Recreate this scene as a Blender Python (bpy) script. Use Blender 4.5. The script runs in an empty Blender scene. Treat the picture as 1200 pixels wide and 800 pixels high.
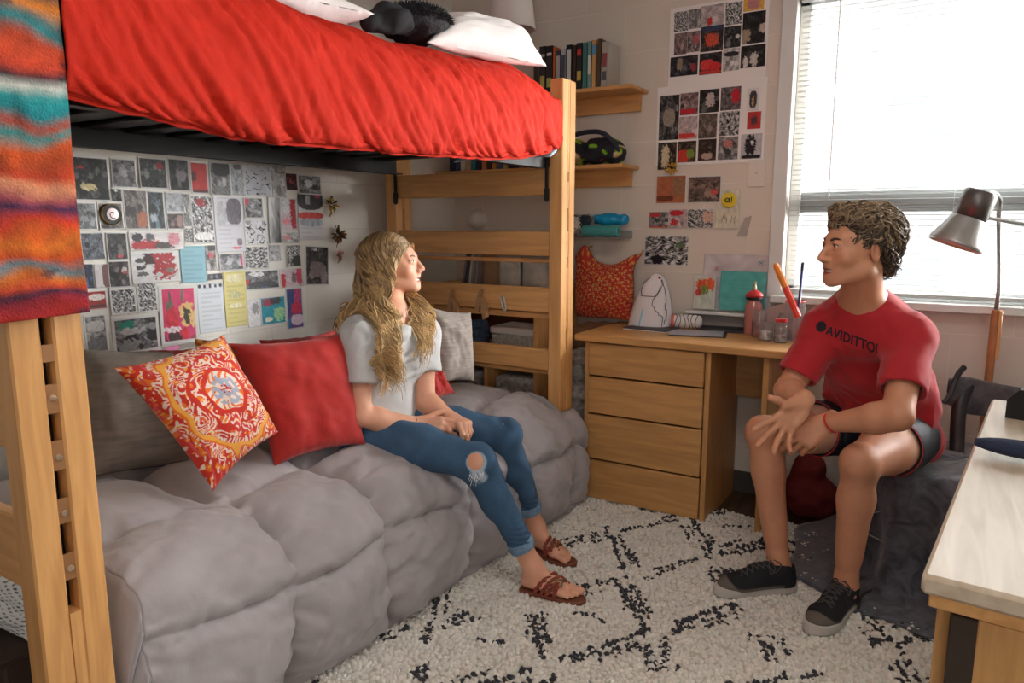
import bpy, bmesh, math, random
import numpy as np
from mathutils import Vector, Matrix, Euler
random.seed(7); rng = np.random.default_rng(7)
S = bpy.context.scene
COL = S.collection
PI = math.pi
# ------------------------------------------------------------------ camera, sky, lamps, exposure
FPX = 850.0; PITCH = math.radians(9.2); YAW = math.radians(31.5); CAMH = 1.24
cam = bpy.data.cameras.new('camera'); camo = bpy.data.objects.new('camera', cam); COL.objects.link(camo)
cam.sensor_width = 36; cam.lens = 36*FPX/1200; cam.clip_start = 0.05
camo.location = (0, 0, CAMH); camo.rotation_euler = (PI/2-PITCH, 0, YAW)
S.camera = camo
S.view_settings.view_transform = 'Standard'; S.view_settings.look = 'None'
S.view_settings.gamma = 1; S.view_settings.use_curve_mapping = False
S.view_settings.exposure = 0.28
W = bpy.data.worlds.new('sky'); S.world = W; W.use_nodes = True
bg = W.node_tree.nodes['Background']; bg.inputs['Color'].default_value = (0.93, 0.97, 1.0, 1); bg.inputs['Strength'].default_value = 1.7
def area(name, loc, rot, sx, sy, power, color=(1, 1, 1), portal=False):
    l = bpy.data.lights.new(name, 'AREA'); l.shape = 'RECTANGLE'; l.size = sx; l.size_y = sy; l.energy = power; l.color = color
    o = bpy.data.objects.new(name, l); COL.objects.link(o); o.location = loc; o.rotation_euler = rot
    if portal: l.cycles.is_portal = True
    return o
area('window_daylight', (0.25, 3.42, 1.55), (-PI/2, 0, 0), 1.8, 1.25, 1, portal=True)
sk = bpy.data.lights.new('sky_through_window', 'SUN'); sk.energy = 42; sk.angle = math.radians(50); sk.color = (1.0, 0.985, 0.96)
sko = bpy.data.objects.new('sky_through_window', sk); COL.objects.link(sko); sko.location = (2.2, 5.0, 2.6); sko.rotation_euler = Vector((-1.75, -1.5, -.80)).to_track_quat('-Z', 'Y').to_euler()
sk2 = bpy.data.lights.new('sky_above_window', 'SUN'); sk2.energy = 40; sk2.angle = math.radians(75); sk2.color = (0.96, 0.98, 1.0)
sko2 = bpy.data.objects.new('sky_above_window', sk2); COL.objects.link(sko2); sko2.location = (0.6, 5.5, 3.2); sko2.rotation_euler = Vector((-.35, -1.5, -.75)).to_track_quat('-Z', 'Y').to_euler()
area('ceiling_light', (-0.15, 0.75, 2.53), (0, 0, 0), 1.2, 0.6, 12, (1.0, 0.95, 0.88))  # added overhead fill to lift the room, stands for no known fixture
area('rear_fill', (0.55, -1.35, 1.5), (math.radians(84), 0, math.radians(14)), 1.5, 1.5, 15, (0.98, 0.98, 1.0))  # added soft fill from behind the camera, no doorway exists there

_F = np.array([-math.sin(YAW), math.cos(YAW), 0]); _R = np.array([math.cos(YAW), math.sin(YAW), 0])
_D = _F*math.cos(PITCH)+np.array([0, 0, -math.sin(PITCH)]); _U = np.cross(_R, _D); _C = np.array([0, 0, CAMH])
def ray(px, py): return _D*FPX+_R*(px-600)-_U*(py-400)
def P(px, py, d): return _C+ray(px, py)/FPX*d
def onx(px, py, x): r = ray(px, py); return _C+r*(x/r[0])
def ony(px, py, y): r = ray(px, py); return _C+r*(y/r[1])
def onz(px, py, z): r = ray(px, py); return _C+r*((z-CAMH)/r[2])
XW = -2.42   # left wall
YB = 3.34    # back wall

# ------------------------------------------------------------------ materials
def srgb(r, g=None, b=None):
    if g is None: r, g, b = r
    f = lambda c: (c/255/12.92) if c/255 <= 0.04045 else ((c/255+0.055)/1.055)**2.4
    return (f(r), f(g), f(b), 1)
_M = {}
def mat(name, col, rough=0.7, var=0.0, vscale=8.0, bump=0.0, bscale=60.0, metal=0.0, spec=0.5, sheen=0.0, col2=None, stretch=(1, 1, 1), attr=None, trans=0.0, alpha=1.0, subs=0.0, detail=4.0, dist=0.0, coat=0.0):
    if name in _M: return _M[name]
    m = bpy.data.materials.new(name); m.use_nodes = True; _M[name] = m
    nt = m.node_tree; b = nt.nodes['Principled BSDF']; N = nt.nodes.new; L = nt.links.new
    b.inputs['Roughness'].default_value = rough; b.inputs['Metallic'].default_value = metal
    b.inputs['Specular IOR Level'].default_value = spec
    if sheen: b.inputs['Sheen Weight'].default_value = sheen; b.inputs['Sheen Roughness'].default_value = 0.5
    if coat: b.inputs['Coat Weight'].default_value = coat
    if trans: b.inputs['Transmission Weight'].default_value = trans
    if alpha < 1: b.inputs['Alpha'].default_value = alpha
    if subs:
        b.inputs['Subsurface Weight'].default_value = subs; b.inputs['Subsurface Radius'].default_value = (0.02, 0.008, 0.005); b.inputs['Subsurface Scale'].default_value = 0.5
    c = srgb(col) if max(col[:3]) > 1 else tuple(col[:3])+(1,)
    b.inputs['Base Color'].default_value = c
    tc = N('ShaderNodeTexCoord'); mp = N('ShaderNodeMapping'); L(tc.outputs['Object'], mp.inputs['Vector']); mp.inputs['Scale'].default_value = stretch
    base = None
    if attr:
        a = N('ShaderNodeAttribute'); a.attribute_name = attr; base = a.outputs['Color']
    if var or col2:
        n = N('ShaderNodeTexNoise'); n.inputs['Scale'].default_value = vscale; n.inputs['Detail'].default_value = detail; n.inputs['Distortion'].default_value = dist
        L(mp.outputs['Vector'], n.inputs['Vector'])
        mx = N('ShaderNodeMix'); mx.data_type = 'RGBA'
        rp = N('ShaderNodeMapRange'); rp.inputs[1].default_value = 0.35; rp.inputs[2].default_value = 0.65
        L(n.outputs['Fac'], rp.inputs[0]); L(rp.outputs[0], mx.inputs[0])
        if base:
            mx.blend_type = 'MULTIPLY'; mx.inputs[0].default_value = 1
            v2 = N('ShaderNodeMapRange'); L(n.outputs['Fac'], v2.inputs[0]); v2.inputs[1].default_value = .3; v2.inputs[2].default_value = .7; v2.inputs[3].default_value = 1-var; v2.inputs[4].default_value = 1+var*.4
            nt.links.remove(mx.inputs[0].links[0]); mx.inputs[0].default_value = 1
            L(base, mx.inputs[6]); L(v2.outputs[0], mx.inputs[7])
        else:
            c2 = (srgb(col2) if col2 else tuple(x*(1-var) for x in c[:3])+(1,))
            mx.inputs[6].default_value = c2; mx.inputs[7].default_value = tuple(min(1, x*(1+var*.5)) for x in c[:3])+(1,)
        base = mx.outputs[2]
    if base is not None: L(base, b.inputs['Base Color'])
    if bump:
        n2 = N('ShaderNodeTexNoise'); n2.inputs['Scale'].default_value = bscale; n2.inputs['Detail'].default_value = 3
        L(mp.outputs['Vector'], n2.inputs['Vector'])
        bp = N('ShaderNodeBump'); bp.inputs['Strength'].default_value = bump; bp.inputs['Distance'].default_value = 0.01
        L(n2.outputs['Fac'], bp.inputs['Height']); L(bp.outputs['Normal'], b.inputs['Normal'])
    return m
def wood(name, col, dark, axis='x', rough=0.45):
    st = {'x': (1.2, 14, 14), 'y': (14, 1.2, 14), 'z': (14, 14, 1.2)}[axis]
    return mat(name+'_'+axis, col, rough, var=0.1, vscale=3.0, col2=dark, stretch=st, detail=6, dist=0.6, bump=0.05, bscale=8)
def block_wall(name, col, grout, axes):
    m = bpy.data.materials.new(name); m.use_nodes = True; nt = m.node_tree; b = nt.nodes['Principled BSDF']; N = nt.nodes.new; L = nt.links.new
    g = N('ShaderNodeNewGeometry'); sp = N('ShaderNodeSeparateXYZ'); cb = N('ShaderNodeCombineXYZ'); L(g.outputs['Position'], sp.inputs[0])
    L(sp.outputs[axes[0]], cb.inputs[0]); L(sp.outputs[2], cb.inputs[1])
    br = N('ShaderNodeTexBrick'); L(cb.outputs[0], br.inputs['Vector']); br.inputs['Scale'].default_value = 1
    br.inputs['Brick Width'].default_value = 0.406; br.inputs['Row Height'].default_value = 0.203; br.inputs['Mortar Size'].default_value = 0.004; br.inputs['Mortar Smooth'].default_value = 0.6
    br.inputs['Color1'].default_value = srgb(col); br.inputs['Color2'].default_value = srgb(col); br.inputs['Mortar'].default_value = srgb(grout)
    L(br.outputs['Color'], b.inputs['Base Color']); b.inputs['Roughness'].default_value = 0.6
    n = N('ShaderNodeTexNoise'); n.inputs['Scale'].default_value = 90; L(g.outputs['Position'], n.inputs['Vector'])
    ad = N('ShaderNodeMath'); ad.operation = 'MULTIPLY_ADD'; L(br.outputs['Fac'], ad.inputs[0]); ad.inputs[1].default_value = -1.0; L(n.outputs['Fac'], ad.inputs[2])
    bp = N('ShaderNodeBump'); bp.inputs['Strength'].default_value = 0.25; bp.inputs['Distance'].default_value = 0.003
    L(ad.outputs[0], bp.inputs['Height']); L(bp.outputs['Normal'], b.inputs['Normal'])
    return m
OAK = lambda ax: wood('oak', (220, 166, 104), (204, 148, 88), ax)
DESKW = lambda ax: wood('desk_oak', (206, 156, 96), (186, 138, 82), ax)

# ------------------------------------------------------------------ mesh building
class MB:
    def __init__(s): s.v = []; s.f = []; s.c = []; s.n = 0
    def add(s, v, f, col=None):
        v = np.asarray(v, float).reshape(-1, 3); s.v.append(v); s.f += [tuple(i+s.n for i in q) for q in f]; s.n += len(v)
        if col is None: col = (1, 1, 1)
        c = np.asarray(col, float)
        if c.ndim == 1: c = np.tile(c[:3], (len(v), 1))
        s.c.append(c[:, :3]); return s
    def box(s, c, d, rot=None, bev=0.003, col=None):
        hx, hy, hz = [x/2 for x in d]; b = min(bev, hx*.45, hy*.45, hz*.45)
        vs = []; fs = []
        # chamfered box: 24 verts
        idx = {}
        for ax in range(3):
            for sg in (-1, 1):
                for a in (-1, 1):
                    for e in (-1, 1):
                        p = [0, 0, 0]; h = [hx, hy, hz]; o = [i for i in range(3) if i != ax]
                        p[ax] = sg*h[ax]; p[o[0]] = a*(h[o[0]]-b); p[o[1]] = e*(h[o[1]]-b)
                        sgn = [0, 0, 0]; sgn[ax] = sg; sgn[o[0]] = a; sgn[o[1]] = e
                        idx[(ax, tuple(sgn))] = len(vs); vs.append(p)
        V = np.array(vs)
        def face(ids):
            q = V[ids]; nn = np.cross(q[1]-q[0], q[2]-q[0])
            if nn @ q.mean(0) < 0: ids = ids[::-1]
            fs.append(tuple(ids))
        for ax in range(3):
            o = [i for i in range(3) if i != ax]
            for sg in (-1, 1):
                ids = []
                for a, e in ((-1, -1), (1, -1), (1, 1), (-1, 1)):
                    t = [0, 0, 0]; t[ax] = sg; t[o[0]] = a; t[o[1]] = e; ids.append(idx[(ax, tuple(t))])
                face(ids)
        for a1 in range(3):
            a2 = (a1+1) % 3; a3 = (a1+2) % 3
            for s1 in (-1, 1):
                for s2 in (-1, 1):
                    k = lambda ax, s3: idx[(ax, tuple({a1: s1, a2: s2, a3: s3}[i] for i in range(3)))]
                    face([k(a1, -1), k(a1, 1), k(a2, 1), k(a2, -1)])
        for sx in (-1, 1):
            for sy in (-1, 1):
                for sz in (-1, 1): face([idx[(a, (sx, sy, sz))] for a in range(3)])
        if rot is not None: V = V @ np.array(rot).T
        return s.add(V+np.array(c), fs, col)
    def tube(s, pts, r, n=10, cap=True, col=None, flat=None):
        pts = np.asarray(pts, float); m = len(pts); r = np.broadcast_to(np.asarray(r, float), (m,))
        t = np.gradient(pts, axis=0); t /= np.linalg.norm(t, axis=1)[:, None]+1e-12
        up = np.array([0, 0, 1.0]) if abs(t[0][2]) < .9 else np.array([1.0, 0, 0])
        if flat is not None: up = np.array(flat[1], float)
        V = []
        u = np.cross(t[0], up); u /= np.linalg.norm(u)
        for i in range(m):
            u = u-t[i]*(u@t[i]); u /= np.linalg.norm(u)+1e-12; w = np.cross(t[i], u)
            a = np.arange(n)*2*PI/n
            fl = flat[0] if flat is not None else 1
            V.append(pts[i]+r[i]*(np.cos(a)[:, None]*u+np.sin(a)[:, None]*w*fl))
        V = np.concatenate(V); F = []
        for i in range(m-1):
            for j in range(n): F.append((i*n+j, i*n+(j+1) % n, (i+1)*n+(j+1) % n, (i+1)*n+j))
        if cap: F.append(tuple(range(n))[::-1]); F.append(tuple((m-1)*n+j for j in range(n)))
        c = col
        if col is not None and np.asarray(col).ndim == 2: c = np.repeat(np.asarray(col), n, axis=0)
        return s.add(V, F, c)
    def lathe(s, prof, c, axis=(0, 0, 1), n=24, col=None, cap=True):
        a = np.array(axis, float); a /= np.linalg.norm(a); u = np.cross(a, [0, 1, 0] if abs(a[1]) < .9 else [1, 0, 0]); u /= np.linalg.norm(u); w = np.cross(a, u)
        th = np.arange(n)*2*PI/n; V = []
        for (r, z) in prof: V.append(np.array(c)+a*z+max(r, 1e-4)*(np.cos(th)[:, None]*u+np.sin(th)[:, None]*w))
        V = np.concatenate(V); F = []; m = len(prof)
        for i in range(m-1):
            for j in range(n): F.append((i*n+j, i*n+(j+1) % n, (i+1)*n+(j+1) % n, (i+1)*n+j))
        if cap: F.append(tuple(range(n))[::-1]); F.append(tuple((m-1)*n+j for j in range(n)))
        return s.add(V, F, col)
    def grid(s, G, col=None, closeu=False, closev=False, flip=False):
        G = np.asarray(G, float); a, b = G.shape[:2]; F = []
        for i in range(a if closeu else a-1):
            for j in range(b if closev else b-1):
                q = (i*b+j, ((i+1) % a)*b+j, ((i+1) % a)*b+(j+1) % b, i*b+(j+1) % b); F.append(q[::-1] if flip else q)
        return s.add(G.reshape(-1, 3), F, None if col is None else np.asarray(col).reshape(-1, 3))
    def ell(s, c, r, rot=None, n=16, m=10, col=None):
        th = np.linspace(0, PI, m+1)[:, None]; ph = np.arange(n)*2*PI/n
        G = np.stack([np.sin(th)*np.cos(ph), np.sin(th)*np.sin(ph), np.cos(th)+0*ph], -1)*np.array(r)
        if rot is not None: G = G @ np.array(rot).T
        F = []
        for i in range(m):
            for j in range(n): F.append((i*n+j, (i+1)*n+j, (i+1)*n+(j+1) % n, i*n+(j+1) % n))
        return s.add((G+np.array(c)).reshape(-1, 3), F, col)
    def prism(s, poly, o, u, v, th, col=None):
        u = np.array(u, float); v = np.array(v, float); w = np.cross(u, v); w /= np.linalg.norm(w); k = len(poly)
        A = np.array([np.array(o)+u*p[0]+v*p[1] for p in poly]); V = np.concatenate([A, A+w*th])
        F = [tuple(range(k))[::-1], tuple(range(k, 2*k))]+[(i, (i+1) % k, k+(i+1) % k, k+i) for i in range(k)]
        return s.add(V, F, col)
    def build(s, name, m, parent=None, smooth=True, angle=40, origin=None, solid=0, doublesided=False):
        V = np.concatenate(s.v); Cc = np.concatenate(s.c)
        root = parent
        while root is not None and root.parent is not None: root = root.parent
        if root is not None: org = np.array(root.location)
        elif origin is not None: org = np.array(origin, float)
        else: org = np.array([(V[:, 0].min()+V[:, 0].max())/2, (V[:, 1].min()+V[:, 1].max())/2, V[:, 2].min()])
        me = bpy.data.meshes.new(name)
        me.from_pydata([tuple(x) for x in (V-org).tolist()], [], s.f)
        ca = me.color_attributes.new('Col', 'FLOAT_COLOR', 'POINT')
        ca.data.foreach_set('color', np.concatenate([Cc, np.ones((len(Cc), 1))], 1).astype(np.float32).ravel())
        me.update()
        if smooth:
            me.polygons.foreach_set('use_smooth', [True]*len(me.polygons)); me.set_sharp_from_angle(angle=math.radians(angle))
        o = bpy.data.objects.new(name, me); COL.objects.link(o)
        if root is not None:
            o.parent = parent
        else: o.location = org
        if m is not None: me.materials.append(m)
        if solid:
            md = o.modifiers.new('thickness', 'SOLIDIFY'); md.thickness = solid; md.offset = 0
        return o
def thing(name, label, cat, loc=(0, 0, 0), group=None):
    o = bpy.data.objects.new(name, None); COL.objects.link(o); o.location = tuple(loc); o.empty_display_size = .05
    return tag(o, label, cat, group)
def tag(o, label, cat, group=None):
    o['label'] = label; o['category'] = cat
    if group: o['group'] = group
    return o
def struct(o): o['kind'] = 'structure'; return o
def rotz(a): c, s = math.cos(a), math.sin(a); return np.array([[c, -s, 0], [s, c, 0], [0, 0, 1]])
def rotm(ax, ay, az): return np.array(Euler((ax, ay, az)).to_matrix())
def smoothnoise(n, m, k, seed=0):
    r = np.random.default_rng(seed); g = r.standard_normal((k[0]+3, k[1]+3))
    x = np.linspace(0, k[0], n); y = np.linspace(0, k[1], m)
    def w(t): return np.stack([(1-t)**3/6, (3*t**3-6*t**2+4)/6, (-3*t**3+3*t**2+3*t+1)/6, t**3/6])
    xi = np.minimum(x.astype(int), k[0]-1); yi = np.minimum(y.astype(int), k[1]-1); wx = w(x-xi); wy = w(y-yi)
    out = np.zeros((n, m))
    for a in range(4):
        for b in range(4): out += wx[a][:, None]*wy[b][None]*g[np.ix_(xi+a, yi+b)]
    return out
def interp(x, xs, ys): return np.interp(x, xs, ys)
def spline(pts, n):
    pts = np.asarray(pts, float); m = len(pts); Q = np.vstack([2*pts[0]-pts[1], pts, 2*pts[-1]-pts[-2]]); out = []
    for t in np.linspace(0, m-1-1e-9, n):
        i = int(t); f = t-i; a, b, c, d = Q[i:i+4]
        out.append(.5*((2*b)+(-a+c)*f+(2*a-5*b+4*c-d)*f*f+(-a+3*b-3*c+d)*f**3))
    return np.array(out)

# ------------------------------------------------------------------ the room
XR = 1.45; YF = -2.2; ZC = 2.62
m_floor = wood('floor_boards', (96, 66, 44), (66, 44, 30), 'y', .4)
struct(MB().box(((XW+XR)/2, (YB+YF)/2, -.05), (XR-XW+.2, YB-YF+.2, .1), bev=0).build('floor', m_floor, smooth=False))
m_wl = block_wall('left_wall_paint', (228, 226, 218), (220, 218, 210), (1,))
m_wb = block_wall('back_wall_paint', (222, 212, 200), (230, 221, 210), (0,))
struct(MB().box((XW-.05, (YB+YF)/2, ZC/2), (.1, YB-YF, ZC), bev=0).build('wall_left', m_wl, smooth=False))
struct(MB().box((XR+.05, (YB+YF)/2, ZC/2), (.1, YB-YF, ZC), bev=0).build('wall_right', m_wl, smooth=False))
struct(MB().box(((XW+XR)/2, YF-.05, ZC/2), (XR-XW+.2, .1, ZC), bev=0).build('wall_front', m_wb, smooth=False))
struct(MB().box(((XW+XR)/2, (YB+YF)/2, ZC+.05), (XR-XW+.2, YB-YF+.2, .1), bev=0).build('ceiling', mat('ceiling_paint', (225, 222, 215), .8), smooth=False))
WX0, WX1, WZ0, WZ1 = -.655, 1.25, .93, 2.19
b = MB()
b.box(((XW+WX0)/2, YB+.06, ZC/2), (WX0-XW, .12, ZC), bev=0).box(((XR+WX1)/2, YB+.06, ZC/2), (XR-WX1, .12, ZC), bev=0)
b.box(((WX0+WX1)/2, YB+.06, WZ0/2), (WX1-WX0, .12, WZ0), bev=0).box(((WX0+WX1)/2, YB+.06, (ZC+WZ1)/2), (WX1-WX0, .12, ZC-WZ1), bev=0)
struct(b.build('wall_back', m_wb, smooth=False))
m_frame = mat('window_paint', (226, 228, 226), .45); m_glass = mat('pane_glass', (255, 255, 255), 0.0, trans=1.0, alpha=.08)
w = bpy.data.objects.new('window_1', None); COL.objects.link(w); w.location = ((WX0+WX1)/2, YB+.08, WZ0); struct(w)
m_alu = mat('window_aluminium', (150, 153, 152), .4, metal=.2)
b = MB()
for (x0, x1, z0, z1) in ((WX0, WX0+.045, WZ0, WZ1), (WX1-.045, WX1, WZ0, WZ1), (WX0, WX1, WZ1-.05, WZ1), (WX0, WX1, WZ0, WZ0+.05), (.26, .32, WZ0, WZ1)):
    b.box(((x0+x1)/2, YB+.085, (z0+z1)/2), (x1-x0, .05, z1-z0))
b.build('window_frame', m_frame, w)
b = MB(); b.box(((WX0+WX1)/2, YB+.09, 1.335), (WX1-WX0-.08, .045, .085)).box(((WX0+WX1)/2, YB+.075, 1.30), (WX1-WX0-.08, .02, .025))
b.build('window_sash', m_alu, w)
MB().box(((WX0+WX1)/2, YB+.10, (WZ0+WZ1)/2), (WX1-WX0-.08, .004, WZ1-WZ0-.09), bev=0).build('pane', m_glass, w)
b = MB(); b.box(((WX0+WX1)/2-.0, YB-.012, WZ0-.012), (WX1-WX0+.06, .15, .03))
b.build('window_sill', m_frame, w)
b = MB(); b.box((WX0-.03, YB-.008, (WZ0+WZ1)/2), (.06, .016, WZ1-WZ0+.02)).box(((WX0+WX1)/2, YB-.008, WZ1+.03), (WX1-WX0+.12, .016, .06))
b.build('window_casing', m_frame, w)
struct(MB().box((-.05, YB-.008, .05), (2*1.45, .016, .10)).build('baseboard_back', mat('vinyl_base', (70, 66, 62), .6)))
struct(MB().box((XW+.006, .9, .05), (.012, 4.8, .10)).build('baseboard_left', mat('vinyl_base', (70, 66, 62), .6)))
# venetian blind
bl = thing('venetian_blind', 'wide white slatted venetian blind hanging in the bright window', 'blind', ((WX0+WX1)/2, YB+.03, WZ0+.02))
m_slat = mat('slat_white', (205, 207, 204), .5)
zs = np.arange(WZ0+.045, WZ1-.06, .0215)
b = MB()
for z in zs:
    t = math.radians(-6 if z > 1.35 else 4); cx = (WX0+WX1)/2
    n = 4; yy = np.linspace(-.0125, .0125, n+1); zz = .0018*(1-(yy/.0125)**2)
    G = np.array([[(x, YB+.03+a*math.cos(t)-c*math.sin(t), z+a*math.sin(t)+c) for a, c in zip(yy, zz)] for x in (WX0+.012, WX1-.012)])
    b.grid(G)
b.build('slats', m_slat, bl, solid=.0008)
MB().box(((WX0+WX1)/2, YB+.03, WZ1-.022), (WX1-WX0-.015, .04, .035)).build('head_rail', m_slat, bl)
MB().box(((WX0+WX1)/2, YB+.03, WZ0+.022), (WX1-WX0-.03, .027, .016)).build('bottom_rail', m_slat, bl)
for x in (WX0+.045, WX0+.62, WX0+1.25, WX1-.05):
    b = MB()
    for y in (.016, .044): b.tube([(x, YB+y, WZ0+.02), (x, YB+y, WZ1-.03)], .0008, 5)
    b.build('ladder_cord', m_slat, bl)
MB().tube([(WX0+.16, YB+.012, WZ1-.04), (WX0+.165, YB+.010, 1.35)], .0025, 6).build('tilt_wand', mat('clear_wand', (235, 235, 235), .2), bl)
# building across the way, seen through the slats
fb = thing('building', 'pale building outside the window with rows of windows, faint in the glare', 'building', (2, 14, 0))
m_fac = mat('facade_render', (236, 233, 228), .8)
MB().box((1.5, 14.5, 3.2), (16, 1, 7.6), bev=.02).build('facade', m_fac, fb)
for i in range(7):
    for j in range(3):
        x = -4.5+i*1.9; z = .6+j*2.2
        q = MB().box((x, 13.98, z), (1.0, .08, 1.2)).build('window', mat('facade_frame', (190, 190, 188), .5), fb)
        MB().box((x, 13.93, z), (.86, .02, 1.05)).build('pane', mat('far_pane', (176, 182, 188), .3), q)
# ------------------------------------------------------------------ loft bed
m_black = mat('black_steel', (18, 17, 19), .6, var=.3, vscale=20)
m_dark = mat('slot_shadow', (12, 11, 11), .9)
m_bronze = mat('bronze_plate', (152, 108, 68), .5, metal=.25)
m_bolt = mat('zinc_bolt', (205, 190, 165), .3, metal=.8)
bed = thing('loft_bed', 'tall oak bunk frame with slotted posts, ladder end and black steel deck', 'bunk bed', (-1.87, 1.7, 0))
def post(x0, x1, y0, y1, z1, slots, plate=None, bolts=(), sw=.0):
    """a slotted post: its room-side face carries a routed channel between two staves; slots are real gaps"""
    yc = (y0+y1)/2; hw = .0055 if not plate else .0105
    b = MB(); b.box(((x0+x1)/2, (y0+yc-hw)/2, z1/2), (x1-x0, yc-hw-y0, z1), bev=.004)
    b.box(((x0+x1)/2, (y1+yc+hw)/2, z1/2), (x1-x0, y1-yc-hw, z1), bev=.004)
    segs = []; z = 0
    for a, c in sorted(slots): segs.append((z, a)); z = c
    segs.append((z, z1)); pz = plate or (9, 9)
    for a, c in segs:
        lo = a; hi = min(c, pz[0]) if plate else c
        if hi > lo: b.box(((x0+x1)/2-.0005, yc, (lo+hi)/2), (x1-x0-.001, 2*hw, hi-lo), bev=0)
    b.box((x0+.012, yc, z1/2), (.016, 2*hw, z1-.01), bev=0)
    o = b.build('post', OAK('z'), bed, angle=30)
    if plate:
        for a, c in segs:
            lo = max(a, pz[0]); hi = c
            if hi > lo: MB().box((x1-.006, yc, (lo+hi)/2), (.004, 2*hw, hi-lo), bev=.0).build('slot_plate', m_bronze, o)
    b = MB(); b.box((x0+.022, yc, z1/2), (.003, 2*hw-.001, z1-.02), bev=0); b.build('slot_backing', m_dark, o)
    for zz in bolts:
        MB().lathe([(0.001, .004), (.005, .0035), (.007, .001), (.007, 0)], (x1-.004, yc, zz), (1, 0, 0), 12).build('bolt', m_bolt, o)
    return o
zs_near = [(1.023, 1.079), (.949, .991), (.842, .894), (.729, .785), (.619, .680), (.499, .5665)]
post(-1.46, -1.40, .605, .733, 1.81, zs_near+[(1.13, 1.19), (1.24, 1.30)], plate=(.50, 1.81), bolts=(.923, .809, .699, .5876))
post(-1.46, -1.40, 2.675, 2.79, 1.815, [(1.412, 1.450), (1.209, 1.304), (1.059, 1.1025), (.71, .80), (.489, .619), (.357, .474)])
post(-2.34, -2.28, 2.675, 2.79, 1.815, [(1.22, 1.31), (1.05, 1.1), (.71, .80)])
post(-2.34, -2.28, .605, .733, 1.81, [(1.22, 1.31), (.71, .80)])
for y in (2.70, .67):
    for z0, z1, t in (((1.358, 1.464, .03), (1.107, 1.209, .03), (.868, .973, .03), (.617, .709, .03), (.20, .30, .03)) if y > 1 else ((1.358, 1.464, .03), (1.107, 1.209, .03), (.80, .92, .03), (.505, .66, .03))):
        MB().box((-1.87, y, (z0+z1)/2), (.82, t, z1-z0), bev=.005).build('cross_rail', OAK('x'), bed)
for z0, z1 in ((1.075, 1.092), (.833, .857), (.588, .606)):
    MB().box((-1.87, 2.742, (z0+z1)/2), (.82, .02, z1-z0), bev=.004).build('back_slat', OAK('x'), bed)
MB().box((-2.385, 2.76, .95), (.04, .03, 1.02), bev=.004).build('wall_batten', OAK('z'), bed)
b = MB()
for x in (-1.475, -2.265):
    b.box((x, 1.70, 1.515), (.006, 1.93, .10), bev=0).box((x+(-.02 if x > -2 else .02), 1.70, 1.468), (.04, 1.93, .006), bev=0)
b.box((-1.87, .745, 1.515), (.80, .006, .10), bev=0).box((-1.87, 2.655, 1.548), (.80, .006, .024), bev=0)
b.build('side_rails', m_black, bed)
for k in range(13):
    MB().box((-1.87, .84+k*.142, 1.528), (.80, .075, .012), bev=.003).build('deck_slat', m_black, bed)
for (x, y) in ((-1.468, 2.668), (-2.275, 2.668)):
    b = MB(); b.box((x, y, 1.43), (.012, .012, .20), bev=.002); b.box((x, y, 1.36), (.016, .018, .05), bev=.002); b.build('rail_hook', m_black, bed)
# mattresses
m_ticking = mat('pale_sheet', (190, 212, 222), .8, bump=.1, bscale=30)
tag(MB().box((-1.87, 1.70, 1.628), (.80, 1.90, .165), bev=.03).build('mattress', mat('dark_ticking', (36, 37, 42), .8, bump=.2, bscale=40), origin=(-1.87, 1.7, 1.545)), 'upper bunk mattress with dark underside showing between the black deck slats', 'mattress')
# a sheet hem peeking out at the corner
us = np.linspace(0, 1, 14); G = np.array([[(-1.87+(.455)*u, 2.60+.055*v-.02*(1-u), 1.50+.006*math.sin(9*u)+.03*v) for u in us] for v in (0, .5, 1)])
tag(MB().grid(G).build('bed_sheet', m_ticking, solid=.004), 'pale blue sheet edge showing under the red comforter at the ladder corner', 'sheet')

def fold_noise(n, m, seed, ku, kv, sharp=1.0):
    a = smoothnoise(n, m, (ku, kv), seed); return np.sign(a)*np.abs(a)**sharp
# red comforter on the upper bunk
ny, nu = 420, 150
Y = np.linspace(.742, 2.665, ny)
hem = np.array([(.50, 1.50), (.717, 1.476), (.80, 1.466), (.876, 1.457), (.973, 1.449), (1.09, 1.439), (1.224, 1.438), (1.42, 1.442), (1.66, 1.447), (2.14, 1.467), (2.37, 1.485), (2.52, 1.515), (2.60, 1.535), (2.665, 1.55)])
top = np.array([(.50, 1.80), (1.3, 1.815), (1.8, 1.815), (2.1, 1.83), (2.35, 1.85), (2.5, 1.85), (2.58, 1.83), (2.63, 1.79), (2.665, 1.72)])
GR = np.zeros((ny, nu, 3)); CR = np.zeros((ny, nu, 3))
n1 = smoothnoise(ny, nu, (60, 5), 1); n2 = smoothnoise(ny, nu, (120, 12), 2); n3 = smoothnoise(ny, nu, (14, 3), 3); n4 = smoothnoise(ny, nu, (230, 40), 31)
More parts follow.
